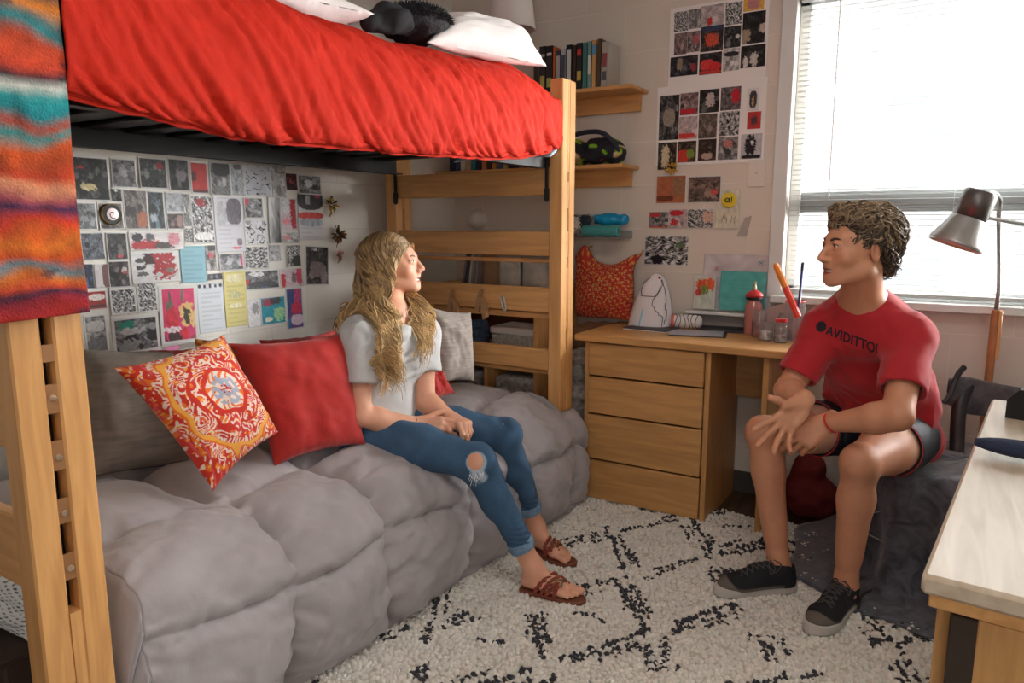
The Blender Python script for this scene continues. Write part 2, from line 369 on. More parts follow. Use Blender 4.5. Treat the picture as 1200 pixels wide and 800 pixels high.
for i, y in enumerate(Y):
    zh = np.interp(y, hem[:, 0], hem[:, 1]); zt = np.interp(y, top[:, 0], top[:, 1])
    endf = np.clip((2.665-y)/.12, 0, 1)**.5; xo = -1.405+.035*endf
    path = spline([(xo-.030, zh-.004), (xo-.006, zh+.004), (xo+.004, zh+.06), (xo-.010, zh+.17), (xo-.05, zh+.27*min(1, (zt-zh)/.36)), (xo-.13, zt-.035), (xo-.26, zt-.002), (xo-.45, zt+.005), (xo-.70, zt-.01), (-2.30, zt-.03)], nu)
    tt = np.gradient(path, axis=0); nn = np.stack([tt[:, 1], -tt[:, 0]], 1); nn /= np.linalg.norm(nn, axis=1)[:, None]
    u = np.linspace(0, 1, nu); sk = i
    sh = (u*110).astype(int)   # folds run slantwise down the drape
    idx = np.clip(i+sh-20, 0, ny-1)
    amp = np.clip(u*9, .25, 1)*np.interp(u, [0, .5, .7, 1], [1, .9, .5, .4])
    r1 = n1[idx, range(nu)]; r1 = -np.abs(r1)*1.0+.3
    d = (.0185*r1+.009*n2[idx, range(nu)]+.016*n3[i]+.0022*n4[i])*amp
    d += .008*np.exp(-((u-.0)/.012)**2) - .012*np.exp(-((u-.045)/.006)**2)*(1+.3*n4[i])
    px = path+nn*d[:, None]
    GR[i] = np.stack([px[:, 0], np.full(nu, y)+.012*n3[i]*amp, px[:, 1]], 1)
GR[:, :, 2] = np.where(GR[:, :, 2] > 1.835, 1.835+(GR[:, :, 2]-1.835)*.8, GR[:, :, 2])
m_red = mat('red_cotton', (192, 38, 18), .8, var=.05, vscale=30, bump=.12, bscale=140, spec=.25)
b = MB(); b.grid(GR)
# tucked end at the ladder
E0 = GR[-1]; G = np.array([np.stack([E0[:, 0]*(1-t)+(-1.87)*t, E0[:, 1]-.01*t, E0[:, 2]*(1-.0)-(E0[:, 2]-1.60)*t*.9], 1) for t in np.linspace(0, 1, 8)])
b.grid(G)
rc = b.build('comforter', m_red, solid=.006, angle=180)
tag(rc, 'wrinkled bright red comforter draped over the upper bunk', 'comforter')

# grey comforter on the lower bed
def grey_surface():
    ny, nu = 380, 300
    G = np.zeros((ny, nu, 3)); Y = np.linspace(.80, 2.86, ny)
    n1 = smoothnoise(ny, nu, (16, 12), 11); n2 = smoothnoise(ny, nu, (60, 45), 12); n3 = smoothnoise(ny, nu, (5, 4), 13); wob = smoothnoise(ny, nu, (8, 6), 14); n4 = smoothnoise(ny, nu, (110, 80), 15); n5 = smoothnoise(ny, nu, (17, 12), 19)
    cell_v = .37; cell_u = .36
    U = None
    for i, y in enumerate(Y):
        e = np.clip((y-.80)/.14, 0, 1); near = 1-(1-e)**2
        f = np.clip((2.86-y)/.30, 0, 1); far = f
        xb = np.interp(y, [.8, 1.3, 2.0, 2.5, 2.74, 2.86], [-1.44, -1.40, -1.375, -1.345, -1.335, -1.40])
        bz = np.interp(y, [.8, 1.0, 1.5, 2.0, 2.5, 2.8], [-1.36, -1.335, -1.325, -1.31, -1.285, -1.30])
        zt = .525*1.0
        zt2 = zt-.0*(1-near)
        pth = [(-2.37, .50), (-2.2, .515), (-1.95, zt2), (-1.70, zt2), (-1.54, zt2-.012), (-1.44, zt2-.05), (bz-.02, zt2-.13), (bz, zt2-.24), (bz-.008, .17), (xb+.02, .06), (xb, .022)]
        if y > 2.66:   # past the front post only the room-side bulge continues
            k = (y-2.66)/.20
            pth = [(-1.40+(p[0]+1.40)*(1 if p[0] > -1.40 else 1), p[1]-(.10*k*k if p[1] > .2 else 0)) for p in pth]
        path = spline(pth, nu)
        tt = np.gradient(path, axis=0); nn = np.stack([-tt[:, 1], tt[:, 0]], 1); nn /= np.linalg.norm(nn, axis=1)[:, None]
        if U is None:
            U = np.concatenate([[0], np.cumsum(np.linalg.norm(np.diff(path, axis=0), axis=1))])
        uu = (U+.05*wob[i]+.03*n3[i]-.02)/cell_u; vv = (y-.80+.03*n3[i]+.045*wob[i])/cell_v
        su = np.abs(np.sin(PI*uu)); sv = np.abs(np.sin(PI*vv))
        puff = (1-np.exp(-su*2.9))*(1-np.exp(-sv*2.6))
        seam = np.minimum(su, sv)
        wr = np.exp(-seam*4)*(n2[i]*.013+n4[i]*.009) + (1-np.exp(-seam*4))*(n1[i]*.013+n2[i]*.0055+n4[i]*.0018-.012*np.exp(-(n5[i]/.16)**2)*np.clip(n1[i]+.6, 0, 1)*.55)
        edge = np.clip((nu-1-np.arange(nu))/14, 0, 1)
        d = (.062*puff-.034+wr+.010*n3[i])*edge
        # sitting dent
        dx = path[:, 0]+1.50; dy = y-1.62
        dent = .03*np.exp(-(dx/.26)**2-(dy/.24)**2)
        p = path+nn*d[:, None]; p[:, 1] -= dent*np.clip((p[:, 1]-.2)*4, 0, 1)
        p[:, 1] = np.maximum(p[:, 1], .012)
        G[i] = np.stack([p[:, 0], np.full(nu, y)+.006*n1[i], p[:, 1]], 1)
    # keep the part past the post clear of the ladder end
    m = G[:, :, 1] > 2.655
    pin = (G[:, :, 0] < -1.385) & m
    G[:, :, 1] = np.where(pin, 2.655+(G[:, :, 1]-2.655)*.02, G[:, :, 1])
    k = np.clip((G[:, :, 1]-2.70)/.16, 0, 1); G[:, :, 0] = np.where(G[:, :, 0] >= -1.385, G[:, :, 0]-(G[:, :, 0]+1.385)*k**2.2, G[:, :, 0])
    return G
GG = grey_surface()
m_grey = mat('grey_microfibre', (172, 165, 166), .85, var=.05, vscale=6, bump=.2, bscale=38, sheen=.3)
b = MB(); b.grid(GG, flip=True)
N0 = GG[0]
b.grid(np.array([np.stack([N0[:, 0]+(-1.87-N0[:, 0])*.06*t, N0[:, 1]-.05*math.sin(t*PI)+.02*t, np.maximum(N0[:, 2]*(1-t), .01)], 1) for t in np.linspace(0, 1, 24)]))
tag(b.build('comforter', m_grey, solid=.004, angle=180), 'puffy light grey quilted comforter covering the lower bed down to the rug', 'comforter')
lb = thing('bed', 'low lower bed under the loft with grey comforter, dark frame at floor', 'bed', (-1.9, 1.7, 0))
MB().box((-1.90, 1.72, .35), (.84, 1.78, .22), bev=.05).build('mattress', mat('dark_ticking', (36, 37, 42), .8), lb)
MB().box((-1.90, 1.72, .18), (.82, 1.76, .10), bev=.01).build('bed_frame', m_black, lb)
for x in (-2.27, -1.53):
    for y in (.88, 2.56): MB().box((x, y, .065), (.05, .05, .13), bev=.004).build('leg', m_black, lb)

# ------------------------------------------------------------------ shag rug
def rug():
    x0, x1, y0, y1 = -1.62, .78, .35, 3.02
    r = np.random.default_rng(5)
    # dark strokes laid out as broken diamond lattice in the weave
    segs = []
    def stroke(a, c, w=.011):
        segs.append((np.array(a, float), np.array(c, float), w))
    L = .62; Wd = .40
    for i in range(-4, 9):
        for j in range(-4, 9):
            cx = -1.5+i*Wd+(j % 2)*Wd/2; cy = .4+j*L/2
            if cx < x0-.4 or cx > x1+.4 or cy < y0-.4 or cy > y1+.4: continue
            for sx, sy in ((1, 1), (-1, 1), (1, -1), (-1, -1)):
                a = np.array([cx+sx*.02, cy+sy*L*.5]); c = np.array([cx+sx*Wd*.5, cy+sy*.02])
                t0 = r.uniform(0, .15); t1 = r.uniform(.75, 1.0); jit = r.normal(0, .012, 4)
                stroke(a+(c-a)*t0+jit[:2], a+(c-a)*t1+jit[2:], r.uniform(.009, .016))
                if r.random() < .55:
                    o = np.array([-sx*.07, -sy*.0]); a2 = a+o; c2 = c+o*.9
                    stroke(a2+(c2-a2)*r.uniform(.2, .4), a2+(c2-a2)*r.uniform(.6, .9), .009)
            if r.random() < .3: stroke((cx-.05, cy+r.normal(0, .02)), (cx+.06, cy+r.normal(0, .02)), .010)
    A = np.array([s[0] for s in segs]); B = np.array([s[1] for s in segs]); Wk = np.array([s[2] for s in segs])
    def dark(x, y):
        out = np.zeros(len(x), bool); p = np.stack([x, y], 1)
        for a, c, w in zip(A, B, Wk):
            d = c-a; t = np.clip(((p-a)@d)/(d@d), 0, 1); q = a+t[:, None]*d
            out |= np.linalg.norm(p-q, axis=1) < w*(.75+.6*np.sin(p[:, 0]*90+p[:, 1]*70)*.5)
        return out
    root = thing('shag_rug', 'cream shag rug with broken black diamond lines between bed and desk', 'rug', ((x0+x1)/2, (y0+y1)/2, 0))
    MB().box(((x0+x1)/2, (y0+y1)/2, .006), (x1-x0, y1-y0, .012), bev=.002).build('rug_backing', mat('rug_base', (205, 196, 182), .95), root)
    sp = .0115; X, Yy = np.meshgrid(np.arange(x0, x1, sp), np.arange(y0, y1, sp)); x = X.ravel()+r.normal(0, .004, X.size); y = Yy.ravel()+r.normal(0, .004, X.size)
    # leave out what the beds and desks cover
    keep = ~((x < -1.46)) & ~((x > .12) & (y < 1.9))
    x = x[keep]; y = y[keep]; n = len(x)
    dk = dark(x, y) & (r.random(n) < .90) & ((np.sin(x*7.1+1)+np.sin(y*8.3+x*5)+np.sin(x*19-y*23)*.7) > -.75)
    hn = np.sin(x*37+y*13)*np.sin(y*41-x*9)
    ang = r.uniform(0, 2*PI, n)*.5+ (np.sin(x*11)+np.cos(y*9))*2; lean = r.uniform(.004, .016, n); h = .019+.005*hn+r.normal(0, .0025, n); w = r.uniform(.0050, .0078, n)
    ph = r.uniform(0, 2*PI, n); k = 5
    V = np.zeros((n, 3*k+1, 3)); 
    for j in range(k):
        a = ph+j*2*PI/k
        for lv, (hh, ww, ll) in enumerate(((.006/.02, .8, 0), (.55, 1.25, .35), (.88, .85, .8))):
            V[:, lv*k+j, 0] = x+np.cos(a)*w*ww+np.cos(ang)*lean*ll
            V[:, lv*k+j, 1] = y+np.sin(a)*w*ww+np.sin(ang)*lean*ll
            V[:, lv*k+j, 2] = h*hh+np.cos(a-ang)*(-.0015)*lv
    V[:, 3*k, 0] = x+np.cos(ang)*lean; V[:, 3*k, 1] = y+np.sin(ang)*lean; V[:, 3*k, 2] = h
    base = (np.arange(n)*(3*k+1))[:, None]
    quads = []; tris = []
    for j in range(k):
        j2 = (j+1) % k
        for lv in (0, 1): quads.append(base+np.array([[lv*k+j, lv*k+j2, (lv+1)*k+j2, (lv+1)*k+j]]))
        tris.append(base+np.array([[2*k+j, 2*k+j2, 3*k]]))
    Q = np.concatenate(quads); T = np.concatenate(tris)
    me = bpy.data.meshes.new('pile'); V = V.reshape(-1, 3)-np.array(root.location)
    me.vertices.add(len(V)); me.vertices.foreach_set('co', V.astype(np.float32).ravel())
    nl = Q.size+T.size; me.loops.add(nl); me.loops.foreach_set('vertex_index', np.concatenate([Q.ravel(), T.ravel()]).astype(np.int32))
    me.polygons.add(len(Q)+len(T)); ls = np.concatenate([np.arange(len(Q))*4, len(Q)*4+np.arange(len(T))*3]); me.polygons.foreach_set('loop_start', ls.astype(np.int32))
    me.update(calc_edges=True); me.validate()
    me.polygons.foreach_set('use_smooth', [True]*len(me.polygons))
    c = np.where(dk[:, None], np.array([[.035, .034, .042]]), np.array([[.80, .755, .68]])*(1+r.normal(0, .05, (n, 1))))
    col = np.repeat(np.concatenate([c, np.ones((n, 1))], 1), 3*k+1, axis=0)
    ca = me.color_attributes.new('Col', 'FLOAT_COLOR', 'POINT'); ca.data.foreach_set('color', col.astype(np.float32).ravel())
    o = bpy.data.objects.new('pile', me); COL.objects.link(o); o.parent = root; me.materials.append(mat('wool_pile', (200, 190, 175), .95, attr='Col', sheen=.2)); o['kind'] = 'stuff'
rug()

# ------------------------------------------------------------------ desk by the window
dk = thing('desk', 'light oak desk with four drawers standing against the back wall', 'desk', (-.87, 3.07, 0))
MB().box((-.935, 3.075, .7500), (.95, .50, .030), bev=.004).build('desk_top', DESKW('x'), dk)
for x in (-1.363, -.826, -.60): MB().box((x, 3.09, .367), (.022, .46, .734), bev=.002).build('side_panel', DESKW('z'), dk)
MB().box((-1.095, 3.30, .37), (.51, .012, .72), bev=.001).build('back_panel', DESKW('x'), dk)
MB().box((-.713, 3.28, .60), (.205, .016, .26), bev=.001).build('modesty_panel', DESKW('x'), dk)
for z0, z1 in ((.586, .728), (.415, .578), (.207, .407), (.022, .199)):
    d = MB().box((-1.095, 2.8565, (z0+z1)/2), (.512, .019, z1-z0), bev=.003).build('drawer', DESKW('x'), dk)
    MB().box((-1.095, 3.06, (z0+z1)/2), (.50, .38, z1-z0-.03), bev=.001).build('drawer_box', mat('ply', (150, 112, 70), .7), d)
MB().box((-1.095, 2.90, .012), (.51, .02, .024), bev=.001).build('plinth', DESKW('x'), dk)

# ------------------------------------------------------------------ foreground desk, right
A0 = onz(1080, 672, .762); ang = math.radians(-5.3); Rf = rotz(ang)
fd = thing('desk', 'pale wood desk in the right foreground with blue case on it', 'desk', (A0[0]+.33, A0[1]+.64, 0))
def fp(u, v, z): return A0+Rf@np.array([u, v, 0])+np.array([0, 0, z-A0[2]])
m_ftop = wood('pale_laminate', (206, 190, 168), (190, 172, 148), 'y', .28)
MB().box(fp(.325, .637, .747), (.65, 1.274, .030), rot=Rf, bev=.006).build('desk_top', m_ftop, fd)
MB().box(fp(.325, .637, .722), (.63, 1.25, .022), rot=Rf, bev=.002).build('desk_edge', OAK('y'), fd)
MB().box(fp(.36, .03, .355), (.58, .024, .71), rot=Rf, bev=.002).build('end_panel', DESKW('z'), fd)
MB().box(fp(.36, 1.24, .355), (.58, .024, .71), rot=Rf, bev=.002).build('end_panel', DESKW('z'), fd)
MB().box(fp(.028, .24, .355), (.02, .38, .69), rot=Rf@rotz(math.radians(0)), bev=.003).build('drawer', DESKW('z'), fd)
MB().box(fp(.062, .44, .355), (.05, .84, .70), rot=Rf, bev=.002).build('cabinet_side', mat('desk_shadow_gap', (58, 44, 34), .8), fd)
# ------------------------------------------------------------------ wall shelves
def shelf(x0, x1, z, label):
    t = thing('wall_shelf', label, 'shelf', ((x0+x1)/2, 3.24, z-.02))
    MB().box(((x0+x1)/2, 3.24, z-.009), (x1-x0, .20, .018), bev=.003).build('shelf_board', OAK('x'), t)
    MB().box(((x0+x1)/2-.01, 3.325, z-.055), (x1-x0-.04, .022, .078), bev=.002).build('wall_cleat', OAK('x'), t)
    for x in (x1-.06, x0+.3): MB().lathe([(.0001, .001), (.004, 0)], (x, 3.3135, z-.055), (0, -1, 0), 10).build('screw', m_bolt, t)
shelf(-1.95, -1.30, 1.856, 'upper oak wall shelf carrying a row of books by the photo sheets')
shelf(-2.40, -1.335, 1.512, 'lower oak wall shelf with a bag and books, behind the bunk ladder')
# ------------------------------------------------------------------ smooth bodies (distance fields turned into one continuous mesh)
V3 = lambda *a: np.array(a, float)
def unit(v): v = np.array(v, float); return v/np.linalg.norm(v)
class Field:
    def __init__(s, lo, hi, h):
        s.lo = np.array(lo, float); s.h = h; s.n = np.ceil((np.array(hi)-s.lo)/h).astype(int)+1
        s.d = np.full(s.n, .05, np.float32)
    def reg(s, lo, hi):
        a = np.clip(np.floor((np.array(lo)-s.lo)/s.h).astype(int), 0, s.n); b = np.clip(np.ceil((np.array(hi)-s.lo)/s.h).astype(int)+1, 0, s.n)
        if (b <= a).any(): return None
        ax = [(s.lo[i]+s.h*np.arange(a[i], b[i])).astype(np.float32) for i in range(3)]
        return (slice(a[0], b[0]), slice(a[1], b[1]), slice(a[2], b[2])), ax[0][:, None, None], ax[1][None, :, None], ax[2][None, None, :]
    def op(s, fn, lo, hi, k, mode):
        m = max(.012, k)*1.5; r = s.reg(np.array(lo)-m, np.array(hi)+m)
        if r is None: return s
        sl, X, Y, Z = r; a = s.d[sl]; b = fn(X, Y, Z).astype(np.float32); k = max(k, 1e-5)
        if mode == 'sub': a = -a
        if mode == 'int': a = -a; b = -b
        h = np.clip(.5+.5*(b-a)/k, 0, 1); o = b*(1-h)+a*h-k*h*(1-h)
        if mode in ('sub', 'int'): o = -o
        s.d[sl] = o; return s
    def cap(s, a, b, ra, rb=None, k=.01, mode='add'):
        rb = ra if rb is None else rb; a = np.array(a, float); b = np.array(b, float); ab = b-a; L2 = ab@ab+1e-12; R = max(ra, rb)
        def fn(X, Y, Z):
            t = np.clip(((X-a[0])*ab[0]+(Y-a[1])*ab[1]+(Z-a[2])*ab[2])/L2, 0, 1)
            return np.sqrt((X-a[0]-t*ab[0])**2+(Y-a[1]-t*ab[1])**2+(Z-a[2]-t*ab[2])**2)-(ra+(rb-ra)*t)
        return s.op(fn, np.minimum(a, b)-R, np.maximum(a, b)+R, k, mode)
    def ell(s, c, r, M=None, k=.01, mode='add'):
        c = np.array(c, float); M = np.eye(3) if M is None else np.array(M); r = np.array(r, float); R = r.max()
        def fn(X, Y, Z):
            x, y, z = X-c[0], Y-c[1], Z-c[2]; q = [(x*M[0, i]+y*M[1, i]+z*M[2, i])/r[i] for i in range(3)]
            k0 = np.sqrt(q[0]**2+q[1]**2+q[2]**2); k1 = np.sqrt((q[0]/r[0])**2+(q[1]/r[1])**2+(q[2]/r[2])**2)+1e-6
            return k0*(k0-1)/k1
        return s.op(fn, c-R, c+R, k, mode)
    def ecap(s, a, b, X0, wa, wb, da, db, k=.02, mode='add'):
        """flattened capsule: half widths w along X0, half depths d across it"""
        a = np.array(a, float); b = np.array(b, float); ab = b-a; L2 = ab@ab+1e-12; z = ab/math.sqrt(L2); x = np.array(X0, float); x = unit(x-z*(x@z)); y = np.cross(z, x); R = max(wa, wb, da, db)
        def fn(X, Y, Z):
            t = np.clip(((X-a[0])*ab[0]+(Y-a[1])*ab[1]+(Z-a[2])*ab[2])/L2, 0, 1)
            q = (X-a[0]-t*ab[0], Y-a[1]-t*ab[1], Z-a[2]-t*ab[2]); w = wa+(wb-wa)*t; d = da+(db-da)*t
            lx = (q[0]*x[0]+q[1]*x[1]+q[2]*x[2])/w; ly = (q[0]*y[0]+q[1]*y[1]+q[2]*y[2])/d; lz = (q[0]*z[0]+q[1]*z[1]+q[2]*z[2])/d
            return (np.sqrt(lx*lx+ly*ly+lz*lz)-1)*np.minimum(w, d)
        return s.op(fn, np.minimum(a, b)-R, np.maximum(a, b)+R, k, mode)
    def cut(s, p, n, mode='int', k=.002):   # keep the side the normal points away from
        p = np.array(p, float); n = unit(n)
        def fn(X, Y, Z): return (X-p[0])*n[0]+(Y-p[1])*n[1]+(Z-p[2])*n[2]
        return s.op(fn, s.lo, s.lo+s.h*s.n, k, mode)
    def mesh(s, smooth=2):
        d = s.d; ins = d < 0; n = d.shape
        cnt = np.zeros([q-1 for q in n], np.int8)
        for a in (0, 1):
            for b in (0, 1):
                for c in (0, 1): cnt += ins[a:n[0]-1+a, b:n[1]-1+b, c:n[2]-1+c]
        act = (cnt > 0) & (cnt < 8); I = np.argwhere(act); idx = np.full(act.shape, -1, np.int32); idx[act] = np.arange(len(I))
        acc = np.zeros((len(I), 3)); w = np.zeros(len(I))
        cr = [(a, b, c) for a in (0, 1) for b in (0, 1) for c in (0, 1)]
        for c0 in cr:
            for ax in range(3):
                if c0[ax]: continue
                c1 = list(c0); c1[ax] = 1
                A = d[I[:, 0]+c0[0], I[:, 1]+c0[1], I[:, 2]+c0[2]]; B = d[I[:, 0]+c1[0], I[:, 1]+c1[1], I[:, 2]+c1[2]]
                m = (A < 0) != (B < 0); t = np.zeros(len(A)); t[m] = A[m]/(A[m]-B[m]); p = np.tile(np.array(c0, float), (len(A), 1)); p[:, ax] += t
                acc += p*m[:, None]; w += m
        V = s.lo+s.h*(I+acc/w[:, None]); F = []
        for ax in range(3):
            o = [i for i in range(3) if i != ax]; sl0 = [slice(1, -1)]*3; sl0[ax] = slice(0, -1); sl1 = [slice(1, -1)]*3; sl1[ax] = slice(1, None)
            A = ins[tuple(sl0)]; B = ins[tuple(sl1)]; E = np.argwhere(A != B); up = A[tuple(E.T)]
            E = E.copy(); E[:, o[0]] += 1; E[:, o[1]] += 1
            q = []
            for u, v in ((-1, -1), (0, -1), (0, 0), (-1, 0)):
                e = E.copy(); e[:, o[0]] += u; e[:, o[1]] += v; q.append(idx[tuple(e.T)])
            q = np.stack(q, 1)
            fl = up if ax != 1 else ~up
            q = np.where(fl[:, None], q, q[:, ::-1]); F.append(q)
        F = np.concatenate(F); F = F[(F >= 0).all(1)]
        for _ in range(smooth):
            sm = np.zeros_like(V); ct = np.zeros(len(V))
            for a, b in ((0, 1), (1, 2), (2, 3), (3, 0)):
                np.add.at(sm, F[:, a], V[F[:, b]]); np.add.at(sm, F[:, b], V[F[:, a]]); np.add.at(ct, F[:, a], 1); np.add.at(ct, F[:, b], 1)
            V = .4*V+.6*sm/np.maximum(ct, 1)[:, None]
        return V, F
def vnormals(V, F):
    n = np.cross(V[F[:, 2]]-V[F[:, 0]], V[F[:, 3]]-V[F[:, 1]]); N = np.zeros_like(V)
    for i in range(4): np.add.at(N, F[:, i], n)
    return N/(np.linalg.norm(N, axis=1)[:, None]+1e-12)
def n3(p, sc, seed=0, oct=8):
    r = np.random.default_rng(seed); o = np.zeros(len(p)); w = p*sc
    w = w+.6*np.sin(w[:, [1, 2, 0]]*1.3+seed)
    for i in range(oct):
        k = unit(r.normal(size=3))*r.uniform(.7, 1.8); o += np.sin(w@k*2+r.uniform(0, 6.3))
    return o/math.sqrt(oct)
def field_obj(f, name, m, parent, color=(1, 1, 1), disp=None, smooth=2, colfn=None):
    V, F = f.mesh(smooth)
    if disp is not None:
        N = vnormals(V, F); V = V+N*disp(V)[:, None]
    c = np.tile(np.array(color, float)[:3], (len(V), 1))
    if colfn: c = colfn(V, c)
    b = MB(); b.v = [V]; b.c = [c]; b.n = len(V); b.f = F.tolist()
    return b.build(name, m, parent, angle=180)
class Frame:
    def __init__(s, o, y, z, sc=1.0):
        """right-handed frame from a forward (y) and an up (z) hint"""
        s.o = np.array(o, float); s.s = sc; y = unit(y); x = unit(np.cross(y, z)); z = np.cross(x, y); s.M = np.stack([x, y, z], 1)
    def __call__(s, *p): return s.o+s.M@(np.array(p, float)*s.s)
    def inv(s, P): return (P-s.o)@s.M/s.s
    def dir(s, *p): return s.M@np.array(p, float)

def add_head(f, H, fem=False):
    q = H.s; C = lambda a, b, ra, rb=None, k=.01, mode='add': f.cap(H(*a), H(*b), ra*q, None if rb is None else rb*q, k*q, mode)
    E = lambda c, r, k=.01, mode='add', M=None: f.ell(H(*c), np.array(r)*q, H.M if M is None else H.M@M, k*q, mode)
    E((0, -.018, .036), (.074, .093, .084), .02)
    E((0, .012, .012), (.068, .078, .080), .02)
    E((0, .030, -.030), (.058, .058, .072), .02)
    C((-.050, -.004, -.058), (-.018, .066, -.092), .021, .017, .022); C((.050, -.004, -.058), (.018, .066, -.092), .021, .017, .022)
    E((0, .073, -.095), (.020, .016, .016), .016)
    E((0, .055, -.055), (.036, .036, .040), .02)
    for s in (-1, 1):
        E((s*.040, .058, -.026), (.024, .022, .022), .018)
        C((s*.010, .084, .028), (s*.040, .070, .028), .009, .008, .014)
        E((s*.033, .096, .008), (.015, .016, .010), .010, 'sub')
        E((s*.032, .0745, .007), (.0135, .0125, .0125), .003)
        C((s*.019, .0835, .0150), (s*.031, .0865, .0160), .0046, .0050, .003); C((s*.031, .0865, .0160), (s*.045, .0775, .0118), .0050, .0042, .003)
        C((s*.020, .0845, .0005), (s*.031, .0850, -.0018), .0038, .0044, .004); C((s*.031, .0850, -.0018), (s*.044, .0765, .0022), .0044, .0038, .004)
        E((s*.0125, .096, -.034), (.0095, .011, .0085), .006)
        E((s*.007, .101, -.0415), (.0035, .004, .003), .002, 'sub')
        # ear
        Me = rotm(math.radians(-12), 0, s*math.radians(-18))
        E((s*.076, -.012, -.006), (.007, .018, .031), .004, M=Me)
        E((s*.083, -.008, -.002), (.006, .009, .017), .004, 'sub', M=Me)
        E((s*.074, -.001, -.006), (.006, .006, .008), .004)
    C((0, .084, .022), (0, .107, -.020), .0075, .0085, .010)
    E((0, .1085, -.030), (.0105, .0115, .0095), .008)
    E((0, .088, -.048), (.014, .010, .010), .010)
    # mouth: open smile
    sm = .0265
    pts = [(-sm, .074, -.0530), (-.011, .0895, -.0615), (0, .092, -.0625), (.011, .0895, -.0615), (sm, .074, -.0530)]
    for a, c in zip(pts[:-1], pts[1:]): C(a, c, .0052, .0052, .004)
    ptl = [(-sm, .073, -.0545), (-.011, .0865, -.0725), (0, .0885, -.0755), (.011, .0865, -.0725), (sm, .073, -.0545)]
    for a, c in zip(ptl[:-1], ptl[1:]): C(a, c, .0050, .0058, .004)
    E((0, .094, -.0670), (.0240, .026, .0062), .003, 'sub')
    for s in (-1, 1): C((s*.030, .072, -.040), (s*.028, .066, -.066), .008, .006, .014)
def head_color(H, base):
    lip = np.array(srgb(186, 92, 82)[:3])*.9
    def fn(V, c):
        L = H.inv(V); g = lambda p, r: np.exp(-(((L-np.array(p))/np.array(r))**2).sum(1)*1.2)
        w = np.clip((g((0, .092, -.0635), (.020, .02, .0045))+g((0, .088, -.074), (.017, .02, .005)))*1.1, 0, 1)*(L[:, 1] > .06)
        c = c*(1-w[:, None])+lip*w[:, None]
        bl = np.clip(g((-.042, .06, -.028), (.02, .04, .018))+g((.042, .06, -.028), (.02, .04, .018))+g((0, .11, -.03), (.012, .015, .012))*.8+g((.078, -.01, 0), (.02, .03, .04))*.7+g((-.078, -.01, 0), (.02, .03, .04))*.7, 0, 1)
        return c*(1-bl[:, None]*np.array([.0, .14, .14]))
    return fn
def add_hand(f, Hn, side, curls, spread=.12, thumb=(25, .9), sc=1.0):
    """frame at the wrist: y to the fingers, z out of the back of the hand; side=+1 puts the thumb at +x. curls in degrees per finger joint"""
    q = Hn.s; kn = [(.030, .086), (.011, .092), (-.009, .088), (-.027, .079)]; ln = [(.042, .025, .020), (.046, .029, .021), (.043, .027, .020), (.034, .020, .018)]; rr = [.0098, .0100, .0094, .0083]
    P_ = lambda x, y, z: Hn(side*x, y, z)
    f.ecap(P_(0, -.03, 0), P_(0, .015, 0), Hn.dir(1, 0, 0), .028*q, .030*q, .020*q, .0175*q, .012)
    for (kx, ky) in kn: f.cap(P_(kx*.55, .012, 0), P_(kx, ky, .002), .0155*q, .0118*q, .010*q)
    f.cap(P_(.018, .010, -.006), P_(.036, .045, -.012), .016*q, .013*q, .010*q)
    f.cap(P_(-.022, .02, -.008), P_(-.024, .055, -.008), .012*q, .011*q, .010*q)
    tips = []
    for i, ((kx, ky), L, r) in enumerate(zip(kn, ln, rr)):
        a0 = (1.5-i)*spread; cr = curls[i] if hasattr(curls[i], '__len__') else (curls[i], curls[i]*1.15, curls[i]*.7)
        p = np.array([kx, ky, .0015]); ang = 0
        for j in range(3):
            ang += math.radians(cr[j]); dr = np.array([math.sin(a0)*math.cos(ang), math.cos(a0)*math.cos(ang), -math.sin(ang)])
            e = p+dr*L[j]; f.cap(P_(*p), P_(*e), (r-.0006*j)*q, (r-.0006*(j+1)-.0003)*q, .004*q)
            if j < 2: f.ell(P_(*e), np.array([1, 1, 1])*(r-.0002-.0006*j)*q, None, .003*q)
            p = e
        tips.append((P_(*(p+dr*(r*.4)+np.array([0, 0, r*.55*math.cos(ang)]))), Hn.dir(*(dr*np.array([side, 1, 1])))))
    ta, tb = thumb; a = math.radians(ta); p = np.array([.034, .036, -.010]); d = np.array([math.sin(a+.35), math.cos(a+.35)*.9, -.22]); d /= np.linalg.norm(d)
    for j, (L, r) in enumerate(((.034, .0125), (.027, .0112))):
        e = p+d*L; f.cap(P_(*p), P_(*e), r*q, (r-.0016)*q, .006*q); p = e; d = d+np.array([-.35*tb, .15, -.05]); d /= np.linalg.norm(d)
    return tips
def add_foot(f, Ft, inner):
    """frame at the floor under the heel; y to the toes; inner=+1 when the big toe is at +x"""
    q = Ft.s; C = lambda a, b, ra, rb, k=.012: f.cap(Ft(inner*a[0], a[1], a[2]), Ft(inner*b[0], b[1], b[2]), ra*q, rb*q, k*q)
    C((0, .026, .030), (0, .045, .030), .027, .027); C((0, .045, .092), (0, .040, .05), .031, .029, .02)
    C((.002, .055, .066), (.010, .155, .026), .029, .019, .02); C((-.012, .06, .030), (-.020, .150, .016), .020, .015, .015); C((.006, .05, .03), (.022, .16, .018), .019, .018, .015)
    f.ell(Ft(inner*.002, .158, .018), np.array([.040, .032, .016])*q, Ft.M, .015*q)
    for (x0, y0, x1, y1, r) in ((.026, .170, .028, .216, .0125), (.009, .178, .009, .217, .0088), (-.006, .174, -.008, .208, .0082), (-.019, .166, -.023, .196, .0078), (-.031, .155, -.036, .182, .0075)):
        C((x0, y0, .016), (x1, y1-.012, .014), r, r, .004); C((x1, y1-.012, .014), (x1, y1, .010), r, r*.9, .003)

